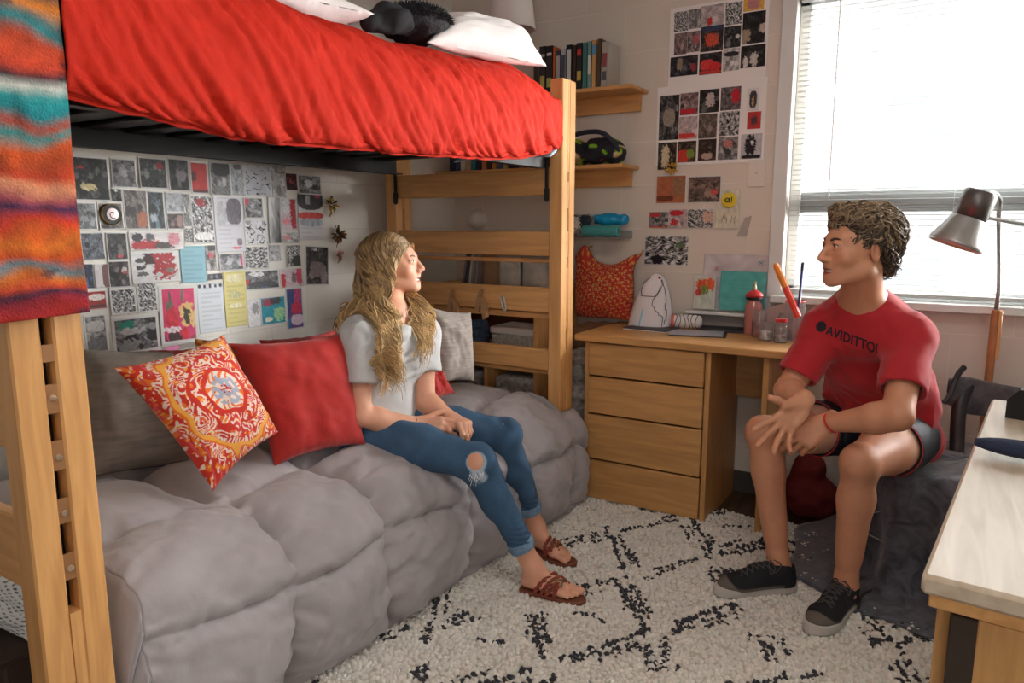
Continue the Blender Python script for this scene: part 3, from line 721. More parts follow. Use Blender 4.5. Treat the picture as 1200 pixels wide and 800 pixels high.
m_skin_b = mat('skin_tan', (255, 255, 255), .5, attr='Col', var=.05, vscale=40, subs=.12, bump=.04, bscale=300)
SK_B = np.array(srgb(206, 146, 112)[:3]); SK_G = np.array(srgb(226, 166, 136)[:3])
def nails(tips, body, sc=1.0):
    for p, d in tips: pass
m_eye = mat('eye_white', (236, 230, 224), .15); m_iris = mat('iris_brown', (60, 40, 28), .1); m_teeth = mat('teeth', (240, 234, 224), .3)
def face_parts(H, body, hairmat, browcol, fem):
    for s in (-1, 1):
        e = MB().ell(H(s*.032, .0748, .0072), np.array([.0128, .0128, .0116])*H.s, H.M, 20, 14).build('eye', m_eye, body)
        g = unit(V3(s*-.0, 1, -.02)); MB().ell(H(s*.0300, .0858, .0066), np.array([.0056, .0028, .0056])*H.s, H.M, 16, 10).build('iris', m_iris, e)
        b = MB()
        pts = spline([H(s*.013, .0910, .0225), H(s*.026, .0885, .0275), H(s*.036, .0825, .0275), H(s*.0445, .0760, .0245)], 18)
        b.tube(pts, np.array([.0026, .0034, .0038, .0038]+[.0036]*4+[.0032]*4+[.0026]*3+[.002, .0014, .0008])*H.s, 8)
        b.build('eyebrow', hairmat, body)
        pts = spline([H(s*.0195, .0870, .0108), H(s*.030, .0900, .0118), H(s*.0430, .0835, .0085)], 12)
        MB().tube(pts, .0011*H.s, 6).build('eyelash', mat('lash', (40, 28, 22), .7), body)
    G = []
    for z in (-.0640, -.0672, -.0702):
        G.append([H(x, .0845-.55*x*x/.022*1.0, z) for x in np.linspace(-.0205, .0205, 16)])
    MB().grid(np.array(G)).build('teeth', m_teeth, body, solid=.002)
def scalp_tubes(b, rng_, paths, r0, n=6, cols=None):
    for i, p in enumerate(paths):
        m = len(p); t = np.linspace(0, 1, m); r = r0*(.55+.6*np.sin(PI*np.clip(t*.9+.12, 0, 1)))*(1-.55*t**3); c = cols[i]
        c = np.tile(np.array(c, float), (m, 1)) if np.asarray(c).ndim == 1 else np.asarray(c)
        b.tube(p, r, n, col=c)
def cloth_disp(folds, amp, seed):
    def fn(V):
        a = n3(V, np.array(folds), seed); return amp*(.6*a+.4*(-np.abs(n3(V, np.array(folds)*1.4, seed+1))+.5))
    return fn
m_band = mat('red_cord', (205, 40, 40), .6)
# ================================================================== the young man
def boy():
    root = thing('person', 'person in red t-shirt and dark shorts sitting forward with hands clasped', 'person', (-.19, 2.75, 0))
    hA, hB = V3(-.285, 2.795, .52), V3(-.10, 2.755, .515); kA, kB = V3(-.513, 2.452, .545), V3(-.203, 2.335, .530)
    aA, aB = V3(-.432, 2.43, .105), V3(-.222, 2.405, .105)
    spine = [V3(-.19, 2.80, .53), V3(-.198, 2.755, .66), V3(-.220, 2.635, .82), V3(-.238, 2.535, .935), V3(-.245, 2.475, .995)]
    sL, sR = V3(-.106, 2.445, .897), V3(-.352, 2.512, .893)
    eL, wL = P(1052, 487, 2.04), P(968, 496, 2.195); eR, wR = P(923, 458, 2.34), P(938, 474, 2.125)
    X0 = unit(hB-hA); X1 = unit(sL-sR)
    Hd = Frame((-.256, 2.345, 1.168), -_R-.10*_F+V3(0, 0, .03), (0, 0, 1), sc=.985)
    f = Field((-.70, 1.93, .0), (.12, 3.02, 1.33), .0032)
    f.ecap(spine[0], spine[1], X0, .165, .145, .115, .10, .02); f.ecap(spine[1], spine[2], X1, .145, .160, .10, .112, .04); f.ecap(spine[2], spine[3], X1, .160, .150, .112, .085, .04)
    f.cap(sL, sR, .058, .058, .05)
    for h, k, a in ((hA, kA, aA), (hB, kB, aB)):
        mid = h+(k-h)*.5; f.cap(h, mid, .088, .076, .03); f.cap(mid, k, .076, .056, .03)
        f.ell(k+V3(-.0, -.012, .008), (.050, .050, .054), None, .02)
        d = unit(a-k); back = unit(V3(.0, 1, 0)-d*(d[1])); c1 = k+d*.13+back*.016
        f.cap(k, a, .047, .031, .02); f.cap(k+d*.03+back*.012, c1, .042, .048, .03); f.cap(c1, a-d*.10+back*.004, .048, .032, .03)
        f.cap(a-d*.03, a+V3(0, 0, -.03), .033, .034, .02)
        f.ell(a+V3(.028, .005, .0), (.012, .012, .012), None, .012); f.ell(a+V3(-.028, .005, .0), (.012, .012, .012), None, .012)
        f.cap(a+V3(0, .0, -.03), a+unit(V3(*(Frame_dir[0] if h is hA else Frame_dir[1])))*.12+V3(0, 0, -.065), .030, .022, .02)
    for s, e, w in ((sL, eL, wL), (sR, eR, wR)):
        m = s+(e-s)*.45; f.cap(s, m, .052, .047, .03); f.cap(m, e, .047, .040, .02)
        q = e+(w-e)*.28; f.cap(e, q, .040, .043, .02); f.cap(q, w, .043, .0255, .02)
    f.cap(spine[4]+V3(0, .01, -.02), Hd(0, -.022, -.060), .060, .057, .03); f.cap(spine[3], spine[4], .085, .065, .05)
    f.cap(spine[4]+V3(0, 0, .005), sL+V3(0, 0, .03), .045, .035, .04); f.cap(spine[4]+V3(0, 0, .005), sR+V3(0, 0, .03), .045, .035, .04)
    add_head(f, Hd)
    # left hand (camera side), back of the hand to the camera, fingers spread towards the bed
    dL = P(925, 524, 2.20)-wL; HL = Frame(wL, dL, -_F*.7+V3(0, 0, .6)+_R*.1, sc=1.0)
    tl = add_hand(f, HL, 1, [(28, 32, 22), (34, 38, 22), (40, 38, 22), (46, 38, 22)], .10, (30, .4))
    dR = P(905, 514, 2.09)-wR; HR = Frame(wR, dR, _F*.9+V3(0, 0, -.15), sc=1.02)
    tr = add_hand(f, HR, -1, [(4, 12, 8), (-4, 16, 10), (2, 20, 12), (10, 24, 14)], .26, (44, .1))
    body = field_obj(f, 'body', m_skin_b, root, SK_B, smooth=2, colfn=head_color(Hd, SK_B))
    for (p, d) in tl: pass
    # red t-shirt
    g = Field((-.60, 2.15, .42), (.10, 3.02, 1.12), .0042)
    o = .016
    hem = V3(-.17, 2.82, .50)
    for s, e, L in ((sL, eL, .185), (sR, eR, .170)):
        d = unit(e-s); p = s+d*L; g.cap(s, s+d*(L+.02), .064, .067, .001)
        g.op(lambda X, Y, Z, p=p, d=d: np.maximum(-((X-p[0])*d[0]+(Y-p[1])*d[1]+(Z-p[2])*d[2]), np.sqrt((X-p[0])**2+(Y-p[1])**2+(Z-p[2])**2)-.15), p-.15, p+.15, .003, 'sub')
        g.cap(p-d*.03, p+d*.05, .052, .058, .004, 'sub')
    g.ecap(hem, spine[1], X0, .185, .165, .135, .120, .02); g.ecap(spine[1], spine[2], X1, .158, .158, .122, .126, .05); g.ecap(spine[2], spine[3], X1, .158, .142, .126, .100, .05)
    g.cap(sL, sR, .066, .066, .04); g.cap(spine[3], spine[4]+V3(0, .0, -.012), .100, .078, .05)
    g.cap(spine[4]+V3(0, 0, -.005), sL+V3(0, 0, .018), .055, .052, .04); g.cap(spine[4]+V3(0, 0, -.005), sR+V3(0, 0, .018), .055, .052, .04)
    nb = spine[4]
    g.cap(nb+V3(0, -.008, .028), Hd(0, -.02, -.05), .066, .078, .004, 'sub')
    g.ell(nb+V3(-.008, -.055, .022), (.056, .040, .040), None, .01, 'sub')
    wr = cloth_disp((16, 16, 8), .0085, 3)
    dg_ = unit(V3(-.45, .1, .9)); dg2 = unit(V3(.6, 0, .8))
    def disp(V):
        ww = n3(V, V3(7, 7, 7), 77); ds = .0055*np.maximum(0, np.sin(V@dg_*70+ww*2.2))**2*np.clip(n3(V, V3(9, 9, 9), 78), 0, 1)+.0050*np.maximum(0, np.sin(V@dg2*62+ww*2.0+1))**2*np.clip(-n3(V, V3(9, 9, 9), 79), 0, 1)
        a = wr(V)+ds*2.6; t = np.clip((.86-V[:, 2])/.2, .25, 1.5)
        return a*t+.0010*n3(V, np.array([40, 40, 30]), 9)
    shirt = field_obj(g, 'shirt', mat('red_jersey', (178, 22, 34), .8, var=.05, vscale=10, bump=.08, bscale=250, sheen=.2), root, disp=disp, smooth=3)
    # collar rib and sleeve hems
    # lettering across the chest
    c = bpy.data.curves.new('lettering', 'FONT'); c.body = 'AVIDITTOI'; c.size = .046; c.extrude = .0006; c.offset = .0008; c.space_character = 1.05
    to = bpy.data.objects.new('lettering', c); COL.objects.link(to); dg = bpy.context.evaluated_depsgraph_get(); me = bpy.data.meshes.new_from_object(to.evaluated_get(dg)); bpy.data.objects.remove(to)
    tv = np.array([v.co for v in me.vertices]); faces = [tuple(p.vertices) for p in me.polygons]
    tv[:, 0] *= .80
    bm = bmesh.new(); bm.from_mesh(me)
    from mathutils.bvhtree import BVHTree
    sv = np.array([v.co for v in shirt.data.vertices])+np.array(root.location); bt = BVHTree.FromPolygons([tuple(v) for v in sv], [tuple(p.vertices) for p in shirt.data.polygons])
    bmesh.ops.subdivide_edges(bm, edges=[e for e in bm.edges if e.calc_length() > .012], cuts=2); bmesh.ops.triangulate(bm, faces=bm.faces)
    tv = np.array([v.co[:] for v in bm.verts]); tv[:, 0] *= .82; faces = [tuple(v.index for v in f_.verts) for f_ in bm.faces]; bm.free()
    p0 = P(977, 397, 2.30); p1 = P(1027, 414, 2.18); xd = unit(p1-p0); up = unit(V3(-.05, .45, .9)-xd*(V3(-.05, .45, .9)@xd)); nrm = np.cross(xd, up)
    wtx = tv[:, 0].max(); tv[:, :2] *= (np.linalg.norm(p1-p0)/wtx)
    def press(pt, lift):
        w = p0+xd*pt[0]+up*pt[1]; h = bt.ray_cast(Vector(w+nrm*.25), Vector(-nrm), .6)
        return (np.array(h[0])+nrm*(lift)) if h[0] is not None else w
    b = MB(); b.add([press(p, .0016+ p[2]) for p in tv], faces)
    R_ = np.linalg.norm(p1-p0)*.075
    disc = [(-.020+R_*1.5*math.cos(a)*r, .016+R_*1.5*math.sin(a)*r, .0004) for r in (.34, .7, 1) for a in np.linspace(0, 2*PI, 20, endpoint=False)]
    fc = [tuple(range(20))]+[(i*20+j, i*20+(j+1) % 20, (i+1)*20+(j+1) % 20, (i+1)*20+j) for i in range(2) for j in range(20)]
    m_ink = mat('dark_print', (24, 20, 34), .7)
    lo = b.build('lettering', m_ink, shirt, smooth=False)
    MB().add([press(p, .002) for p in disc], fc).build('emblem', m_ink, shirt, smooth=False)
    # dark shorts with a pale inner leg
    g = Field((-.52, 2.44, .38), (.06, 3.0, .72), .0042)
    for h, k in ((hA, kA), (hB, kB)):
        d = unit(k-h); g.cap(h, h+d*.20, .102, .098, .03); p = h+d*.165
        g.op(lambda X, Y, Z, p=p, d=d: np.maximum(-((X-p[0])*d[0]+(Y-p[1])*d[1]+(Z-p[2])*d[2]), np.sqrt((X-p[0])**2+(Y-p[1])**2+(Z-p[2])**2)-.15), p-.15, p+.15, .003, 'sub')
        g.cap(p-d*.03, p+d*.05, .085, .088, .004, 'sub')
    g.ecap(V3(-.19, 2.82, .52), V3(-.195, 2.78, .60), X0, .178, .165, .125, .12, .02)
    sh = field_obj(g, 'shorts', mat('navy_nylon', (30, 34, 44), .6, bump=.1, bscale=60), root, disp=cloth_disp((16, 12, 12), .004, 21), smooth=3)
    for h, k in ((hA, kA), (hB, kB)):
        d = unit(k-h); u = unit(np.cross(d, [0, 0, 1.0])); w = np.cross(u, d); th = np.linspace(0, 2*PI, 41)
        ring = lambda L, r: [h+d*L+r*(math.cos(a)*u+math.sin(a)*w) for a in th[:-1]]
        MB().grid([ring(.12, .0875), ring(.15, .087), ring(.20, .0845), ring(.232, .082), ring(.2325, .078)], closev=True).build('shorts_liner', mat('liner_beige', (206, 160, 134), .8, bump=.05), sh)
        b = MB(); R = ring(.1665, .0965); b.tube(R+[R[0]], .0016, 6, cap=False); b.build('hem_piping', m_band, sh)
    # cord bracelets
    for w, e in ((wL, eL), (wR, eR)):
        d = unit(w-e); u = unit(np.cross(d, [0, 0, 1.0])); v = np.cross(u, d); c0 = w-d*.016; th = np.linspace(0, 2*PI, 37)
        b = MB(); b.tube([c0+d*.008*math.sin(a)+(.0325*math.cos(a))*u+(.0285*math.sin(a))*v for a in th], .0026, 8, cap=False)
        if w is wL: b.tube([c0-v*.026-_F*.016+V3(0, 0, -.003*j) for j in range(0, 7)], .0014, 6); b.ell(c0+_F*-.030, (.005, .005, .005))
        b.build('bracelet', m_band, body)
    # head details
    hm = mat('hair_brown', (255, 255, 255), .55, attr='Col', bump=.2, bscale=200)
    bro = mat('brow_brown', (72, 50, 36), .8)
    face_parts(Hd, body, bro, None, False)
    q = Hd.s; g = Field(Hd.o-.17, Hd.o+.18, .0036)
    g.ell(Hd(0, -.030, .047), np.array([.087, .106, .088])*q, Hd.M, .01); g.ell(Hd(0, .035, .090), np.array([.060, .050, .036])*q, Hd.M, .03); g.ell(Hd(0, -.085, -.028), np.array([.058, .034, .050])*q, Hd.M, .03)
    g.ell(Hd(0, .140, -.045), np.array([.12, .118, .120])*q, Hd.M, .006, 'sub')
    for s in (-1, 1):
        g.ell(Hd(s*.092, -.006, -.012), np.array([.030, .024, .036])*q, Hd.M, .006, 'sub'); g.cap(Hd(s*.09, .01, -.03), Hd(s*.06, .0, -.10), .034*q, .045*q, .006, 'sub')
    g.cut(Hd(0, 0, -.082), Hd.dir(0, 0, -1))
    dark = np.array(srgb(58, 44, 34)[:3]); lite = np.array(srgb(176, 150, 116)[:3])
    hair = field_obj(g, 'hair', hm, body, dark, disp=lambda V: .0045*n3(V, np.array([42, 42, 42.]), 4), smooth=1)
    r = np.random.default_rng(3); b = MB(); paths = []; cols = []
    me = hair.data; hv = np.array([v.co[:] for v in me.vertices])+np.array(root.location); hn = np.array([v.normal[:] for v in me.vertices]); L = Hd.inv(hv); NL = hn@Hd.M
    ok = np.where((NL[:, 1]*.5+NL[:, 2]*.9-NL[:, 1]*.0 > -.95) & ((L[:, 2] > .0) | (L[:, 1] < -.05)) & (L[:, 1] < .095) & ~((np.abs(L[:, 0]) < .05) & (L[:, 1] > .05) & (L[:, 2] < .065)) & (L[:, 2] > -.075))[0]
    for i in r.choice(ok, 1700):
        p = hv[i]; n = hn[i]; l = L[i]
        flow = Hd.dir(.25*r.normal(), .55*np.sign(l[1]+.02)*(.4+r.random())-.2+.2*r.normal(), -.9+.8*max(0, l[2]*9)+.3*r.normal()); t = flow-n*(flow@n); t = unit(t); s_ = np.cross(n, t)
        A = r.uniform(.004, .010); ln = r.uniform(.030, .055); k = r.uniform(.5, 1.0)*r.choice([-1, 1]); u = np.linspace(0, 1, 12); lift = r.uniform(.002, .012)
        path = [p-n*.004+t*ln*(a-.3)*1.0+s_*A*math.sin(k*PI*2*a)+n*(lift*math.sin(PI*a)+.003*math.cos(k*PI*2*a)) -n*(ln*(a-.3))**2*5.5 for a in u]
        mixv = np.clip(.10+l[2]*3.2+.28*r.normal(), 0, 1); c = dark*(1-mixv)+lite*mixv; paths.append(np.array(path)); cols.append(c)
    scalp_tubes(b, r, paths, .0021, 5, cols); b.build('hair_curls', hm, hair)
    # shoes
    for a, dr, in ((V3(-.392, 2.452, .018), V3(-.206, -.16, 0)), (V3(-.213, 2.448, .018), V3(-.083, -.303, 0))):
        shoe(Frame(a-unit(dr)*.015, dr, (0, 0, 1), sc=.98), body, 1 if a[0] > -.3 else -1)
    return root
Frame_dir = ((-.206, -.16, 0), (-.083, -.303, 0))
def outline(n=48, L=.292):
    # shoe print, heel at y=0
    ys = np.array([0, .01, .04, .10, .16, .21, .25, .28, .292]); w = np.array([.006, .024, .034, .033, .042, .049, .043, .025, .004]); c = np.array([0, 0, 0, .002, .004, .003, -.001, -.006, -.008])
    t = (1-np.cos(np.linspace(0, PI, n//2)))/2*L
    lx = np.interp(t, ys, c)-np.interp(t, ys, w); rx = np.interp(t, ys, c)+np.interp(t, ys, w)
    return np.concatenate([np.stack([rx, t], 1), np.stack([lx, t], 1)[::-1][1:-1]])
def shoe(Fs, parent, side):
    # side -1: right shoe
    O = outline(); O[:, 0] *= -side*1.0
    cen = np.array([0, .14]); ring = lambda s, z, toe=0: [Fs(*( (p-cen)*s+cen), z+toe*max(0, (p[1]-.22)/.07)**2) for p in O]
    up = Field(Fs.o-.34, Fs.o+.34, .0040); q = Fs.s; C = lambda a, b, ra, rb, k=.02: up.cap(Fs(*a), Fs(*b), ra*q, rb*q, k)
    lo, hi = Fs.o-.32, Fs.o+.32
    C((0, .040, .045), (0, .05, .082), .037, .040); C((0, .06, .072), (0, .14, .062), .038, .033); C((0, .14, .060), (0, .225, .036), .033, .026); up.ell(Fs(-side*-.002, .212, .034), np.array([.046, .070, .030])*q, Fs.M, .02)
    up.ecap(Fs(0, .04, .03), Fs(0, .20, .03), Fs.dir(1, 0, 0), .036*q, .045*q, .028*q, .026*q, .02)
    up.cut(Fs(0, 0, .022), Fs.dir(0, 0, -1)); up.cut(Fs(0, .02, .108), Fs.dir(0, .10, 1))
    up.cap(Fs(0, .048, .075), Fs(0, .040, .14), .031*q, .036*q, .003, 'sub')
    grey = np.array(srgb(104, 96, 88)[:3]); blk = np.array(srgb(24, 25, 30)[:3])
    def cf(V, c):
        L = Fs.inv(V); m = np.clip((L[:, 1]*.9-L[:, 2]*1.15-.152-.25*np.abs(L[:, 0]))/.004, 0, 1); mm = np.maximum(m, np.clip((.036-L[:, 2])/.003, 0, 1)*(L[:, 1] > .06))[:, None]
        return grey*mm+blk*(1-mm)
    u = field_obj(up, 'shoe', mat('shoe_cloth', (40, 40, 40), .85, attr='Col', bump=.15, bscale=260), parent, colfn=cf, smooth=2)
    b = MB(); R = [ring(.98, 0), ring(1.03, .004), ring(1.035, .018, .004), ring(1.02, .027, .006), ring(.97, .0285, .006)]
    b.grid(R, closev=True); b.add([x for x in R[0]], [tuple(range(len(O)))]); b.add([x for x in R[-1]], [tuple(range(len(O)))]); b.build('sole', mat('sole_white', (196, 190, 182), .6), u)
    from mathutils.bvhtree import BVHTree
    rt = parent
    while rt.parent is not None: rt = rt.parent
    bt = BVHTree.FromPolygons([tuple(np.array(v.co)+np.array(rt.location)) for v in u.data.vertices], [tuple(p.vertices) for p in u.data.polygons])
    def on(x, y, l=.002):
        h = bt.ray_cast(Vector(Fs(x, y, .2)), Vector(Fs.dir(0, 0, -1)), .3); return (np.array(h[0]) if h[0] is not None else Fs(x, y, .08))+Fs.dir(0, .3, 1)*l
    b = MB()
    for j in range(6):
        y = .092+.019*j
        for s_ in (-1, 1): b.tube(spline([on(s_*-.022, y, 0), on(s_*-.012, y+.005), on(0, y+.010, .0035), on(s_*.012, y+.015), on(s_*.022, y+.018, 0)], 10), .0029*q, 7)
    for s_ in (-1, 1):
        for k_ in (0, .4): b.tube(spline([on(0, .095, .004), on(s_*.014, .098-k_*.03, .016), on(s_*.030, .092-k_*.05, .004), on(s_*.034, .11-k_*.04, .001), on(s_*.02, .106, .003)], 16), .0023*q, 6)
    b.build('laces', mat('lace_grey', (70, 68, 68), .8), u)
boy()
# ================================================================== the young woman
def girl():
    root = thing('person', 'person with long wavy hair, grey t-shirt and ripped jeans sitting on the lower bed', 'person', (-1.68, 1.86, 0))
    hN, hF = V3(-1.665, 1.785, .53), V3(-1.675, 1.945, .535); kN, kF = V3(-1.255, 1.842, .490), V3(-1.325, 2.120, .500)
    aN, aF = V3(-1.140, 1.985, .110), V3(-1.285, 2.262, .110)
    spine = [V3(-1.69, 1.865, .55), V3(-1.705, 1.872, .66), V3(-1.685, 1.885, .78), V3(-1.665, 1.898, .865), V3(-1.660, 1.908, .925)]
    sN, sF = V3(-1.690, 1.775, .856), V3(-1.625, 2.030, .845)
    eN, wN = P(423, 487, 2.36), P(489, 497, 2.455); eF, wF = P(499, 471, 2.57), P(529, 489, 2.53)
    X0 = unit(hN-hF); X1 = unit(sN-sF)
    Hd = Frame((-1.690, 1.965, 1.096), _R-.12*_F+V3(0, 0, .15), (0, 0, 1), sc=.90)
    HN = Frame(wN, P(545, 503, 2.44)-wN, -_F*.75+V3(0, 0, .55), sc=.90)
    HF = Frame(wF, P(549, 499, 2.46)-wF, V3(0, 0, .8)+_R*.35-_F*.2, sc=.90)
    f = Field((-1.90, 1.58, .0), (-.85, 2.40, 1.25), .0032)
    f.ecap(spine[0], spine[1], X0, .150, .112, .105, .082, .02); f.ecap(spine[1], spine[2], X1, .112, .122, .082, .09, .04); f.ecap(spine[2], spine[3], X1, .122, .115, .09, .07, .04)
    f.cap(sN, sF, .045, .045, .04)
    for h, k, a in ((hN, kN, aN), (hF, kF, aF)):
        mid = h+(k-h)*.5; f.cap(h, mid, .085, .067, .03); f.cap(mid, k, .067, .049, .03)
        d = unit(a-k); back = unit(-unit(k-h)-d*(-unit(k-h)@d)); f.cap(k, a, .043, .028, .02); f.cap(k+d*.05+back*.01, k+d*.15+back*.014, .038, .043, .03)
        f.ell(k+V3(.006, 0, .006), (.046, .046, .046), None, .02); f.cap(a-d*.06, a, .030, .028, .02)
    FN = Frame((-1.168, 1.968, .030), (.221, .045, 0), (0, 0, 1), .94); FF = Frame((-1.312, 2.268, .030), (.250, -.060, 0), (0, 0, 1), .94)
    add_foot(f, FN, -1); add_foot(f, FF, 1); f.cap(aN, FN(0, .045, .07), .029, .030, .02); f.cap(aF, FF(0, .045, .07), .029, .030, .02)
    for s, e, w in ((sN, eN, wN), (sF, eF, wF)):
        m = s+(e-s)*.5; f.cap(s, m, .043, .038, .03); f.cap(m, e, .038, .034, .02); q = e+(w-e)*.28; f.cap(e, q, .034, .035, .02); f.cap(q, w, .035, .021, .02)
    f.cap(spine[4]+V3(-.005, -.003, -.02), Hd(0, -.022, -.060), .047, .045, .03); f.cap(spine[3], spine[4], .07, .052, .05)
    f.cap(spine[4], sN+V3(0, 0, .02), .038, .03, .04); f.cap(spine[4], sF+V3(0, 0, .02), .038, .03, .04)
    add_head(f, Hd, True)
    add_hand(f, HN, -1, [(18, 18, 12), (26, 22, 14), (30, 26, 16), (34, 28, 16)], .05, (22, .5))
    add_hand(f, HF, 1, [(42, 48, 30), (50, 50, 30), (54, 50, 30), (56, 50, 30)], .04, (20, .8))
    body = field_obj(f, 'body', m_skin_b, root, SK_G, smooth=2, colfn=head_color(Hd, SK_G))
    # t-shirt
    g = Field((-1.93, 1.60, .47), (-1.46, 2.25, 1.02), .0040)
    fw = unit(np.cross(X1, [0, 0, 1.0])); fw = fw if fw[0] > 0 else -fw
    for s, e, L in ((sN, eN, .155), (sF, eF, .135)):
        d = unit(e-s); p = s+d*L; g.cap(s, s+d*(L+.02), .058, .064, .001)
        g.op(lambda X, Y, Z, p=p, d=d: np.maximum(-((X-p[0])*d[0]+(Y-p[1])*d[1]+(Z-p[2])*d[2]), np.sqrt((X-p[0])**2+(Y-p[1])**2+(Z-p[2])**2)-.13), p-.13, p+.13, .003, 'sub')
        g.cap(p-d*.03, p+d*.05, .048, .055, .004, 'sub')
    g.ecap(spine[0]+V3(.0, 0, .03), spine[1], X0, .160, .140, .122, .108, .02); g.ecap(spine[1], spine[2], X1, .140, .140, .108, .108, .05); g.ecap(spine[2], spine[3], X1, .140, .125, .108, .085, .05)
    for s in (-1, 1): g.ell(spine[2]+X1*s*.055+V3(.070, -.005, .010), (.050, .050, .050), None, .035)
    g.cap(sN, sF, .060, .060, .05); g.cap(spine[3], spine[4]+V3(0, 0, -.015), .088, .066, .05)
    for s in (sN, sF): g.cap(spine[4]+V3(0, 0, -.01), s+V3(0, 0, .010), .045, .044, .04)
    g.cap(spine[4]+V3(0, 0, .012), Hd(0, -.02, -.06), .062, .072, .004, 'sub'); g.ell(spine[4]+V3(.05, 0, .0), (.045, .055, .04), None, .01, 'sub')
    gs = g
    shirt = field_obj(g, 'shirt', mat('grey_jersey', (196, 196, 196), .85, var=.04, vscale=30, bump=.08, bscale=250, sheen=.2), root, disp=lambda V: cloth_disp((18, 18, 9), .0060, 13)(V)+.010*np.maximum(0, np.sin(V@unit(V3(.5, -.3, .8))*85+2*n3(V, V3(8, 8, 8), 71)))**2*np.clip(n3(V, V3(10, 10, 10), 72)+.3, 0, 1), smooth=3)
    # jeans
    J = Field((-1.88, 1.62, .10), (-1.12, 2.34, .72), .0038)
    J.ecap(spine[0]+V3(-.0, 0, -.03), spine[0]+V3(-.005, 0, .05), X0, .160, .150, .118, .110, .02)
    for h, k, a in ((hN, kN, aN), (hF, kF, aF)):
        mid = h+(k-h)*.5; J.cap(h, mid, .093, .074, .03); J.cap(mid, k, .074, .056, .03)
        d = unit(a-k); bk = unit(-unit(k-h)-d*(-unit(k-h)@d)); J.cap(k, a, .052, .038, .02); J.cap(k+d*.05+bk*.01, k+d*.15+bk*.014, .045, .050, .03); J.ell(k+V3(.004, 0, .004), (.052, .052, .052), None, .02)
        p = a-d*.075
        J.op(lambda X, Y, Z, p=p, d=d: np.maximum(-((X-p[0])*d[0]+(Y-p[1])*d[1]+(Z-p[2])*d[2]), np.sqrt((X-p[0])**2+(Y-p[1])**2+(Z-p[2])**2)-.10), p-.10, p+.10, .003, 'sub')
        J.cap(p-d*.02, p+d*.05, .034, .038, .003, 'sub')
    rip = P(556, 541, 2.24); J.ell(rip, (.036, .036, .042), None, .004, 'sub')
    blue = np.array(srgb(64, 100, 132)[:3]); pale = np.array(srgb(170, 190, 205)[:3]); deep = np.array(srgb(38, 58, 84)[:3])
    def jc(V, c):
        c = np.tile(blue, (len(V), 1)); nz = n3(V, np.array([30, 30, 30.]), 8)
        for h, k, a in ((hN, kN, aN), (hF, kF, aF)):
            for A, B in ((h, k), (k, a)):
                t = np.clip(((V-A)@(B-A))/((B-A)@(B-A)), 0, 1); q = A+t[:, None]*(B-A); dd = unit(B-A); o = V-q
                side = np.abs((o/np.linalg.norm(o, axis=1)[:, None])@unit(V3(.25, -.2, .9)-dd*(V3(.25, -.2, .9)@dd)))
        w = np.clip(.5+.35*nz, 0, 1)[:, None]; c = c*(1-.35*w)+deep*.35*w
        r = np.linalg.norm((V-(rip+V3(.006, -.004, -.062)))/np.array([.045, .045, .040]), axis=1)+.30*n3(V, np.array([90, 90, 40.]), 5)*.5
        m = np.clip((1-r)*5, 0, 1)[:, None]; c = c*(1-m)+pale*m
        e = np.linalg.norm((V-rip)/np.array([.044, .044, .050]), axis=1); m = np.clip((1.02-e)*8, 0, 1)[:, None]; c = c*(1-m)+pale*m
        return c
    def jd(V):
        d = .0030*n3(V, np.array([26, 26, 26.]), 31)
        for k in (kN, kF):
            r = np.linalg.norm(V-(k-V3(.06, 0, .03)), axis=1); d = d+.004*np.sin((V[:, 2]+V[:, 0])*260)*np.exp(-(r/.05)**2)
        for a in (aN, aF):
            r = np.linalg.norm(V-(a+V3(-.03, -.03, .12)), axis=1); d = d+.003*np.sin(V[:, 2]*330+V[:, 1]*40)*np.exp(-(r/.06)**2)
        return d
    jeans = field_obj(J, 'jeans', mat('denim', (80, 110, 140), .85, attr='Col', var=.10, vscale=120, bump=.15, bscale=500), root, disp=jd, colfn=jc, smooth=2)
    for k, a in ((kN, aN), (kF, aF)):
        d = unit(a-k); u = unit(np.cross(d, [0, 1.0, 0])); w = np.cross(u, d); th = np.linspace(0, 2*PI, 33)[:-1]; p = a-d*.085
        R = [[p+d*l+rr*(1+.03*np.sin(3*t+l*60))*(math.cos(t)*u+math.sin(t)*w) for t in th] for l, rr in ((-.022, .0405), (-.021, .0445), (-.010, .046), (.004, .0455), (.012, .0435), (.012, .0385))]
        MB().grid(R, closev=True).build('cuff', mat('denim_pale', (118, 150, 178), .85, var=.25, vscale=90, bump=.3, bscale=300), jeans)
    b = MB(); r = np.random.default_rng(2)
    for _ in range(26):
        a = rip+V3(r.uniform(-.02, .02), r.uniform(-.03, .03), -.030+r.uniform(-.012, .01)); c = a+V3(r.normal(0, .004), r.normal(0, .012), -.018)
        b.tube([a+V3(.022, -.018, 0), (a+c)/2+V3(.026, -.022, 0), c+V3(.024, -.018, 0)], .0007, 4)
    b.build('frayed_threads', mat('thread_white', (225, 228, 230), .8), jeans)
    # sandals
    for Ft, inner in ((FN, -1), (FF, 1)):
        O = outline(48); O[:, 0] *= inner*1.0; O[:, 1] = O[:, 1]*.85-.008; cen = np.array([0, .12]); O = np.array([[p[0]*.98, p[1]] for p in O])
        b = MB(); R = [[Ft(*((p-cen)*s+cen), z) for p in O] for s, z in ((.97, -.016), (1, -.013), (1, -.004), (.96, -.001))]; b.grid(R, closev=True); b.add(R[0], [tuple(range(len(O)))]); b.add(R[-1], [tuple(range(len(O)))])
        so = b.build('sandal', mat('tan_sole', (122, 70, 48), .7), body)
        arcs = [((.046, .125), (.0, .150, .052), (-.044, .105)), ((.040, .155), (.0, .135, .058), (-.040, .085)), ((.038, .115), (.008, .118, .066), (-.036, .060)), ((-.042, .13), (.0, .150, .050), (.020, .185))]
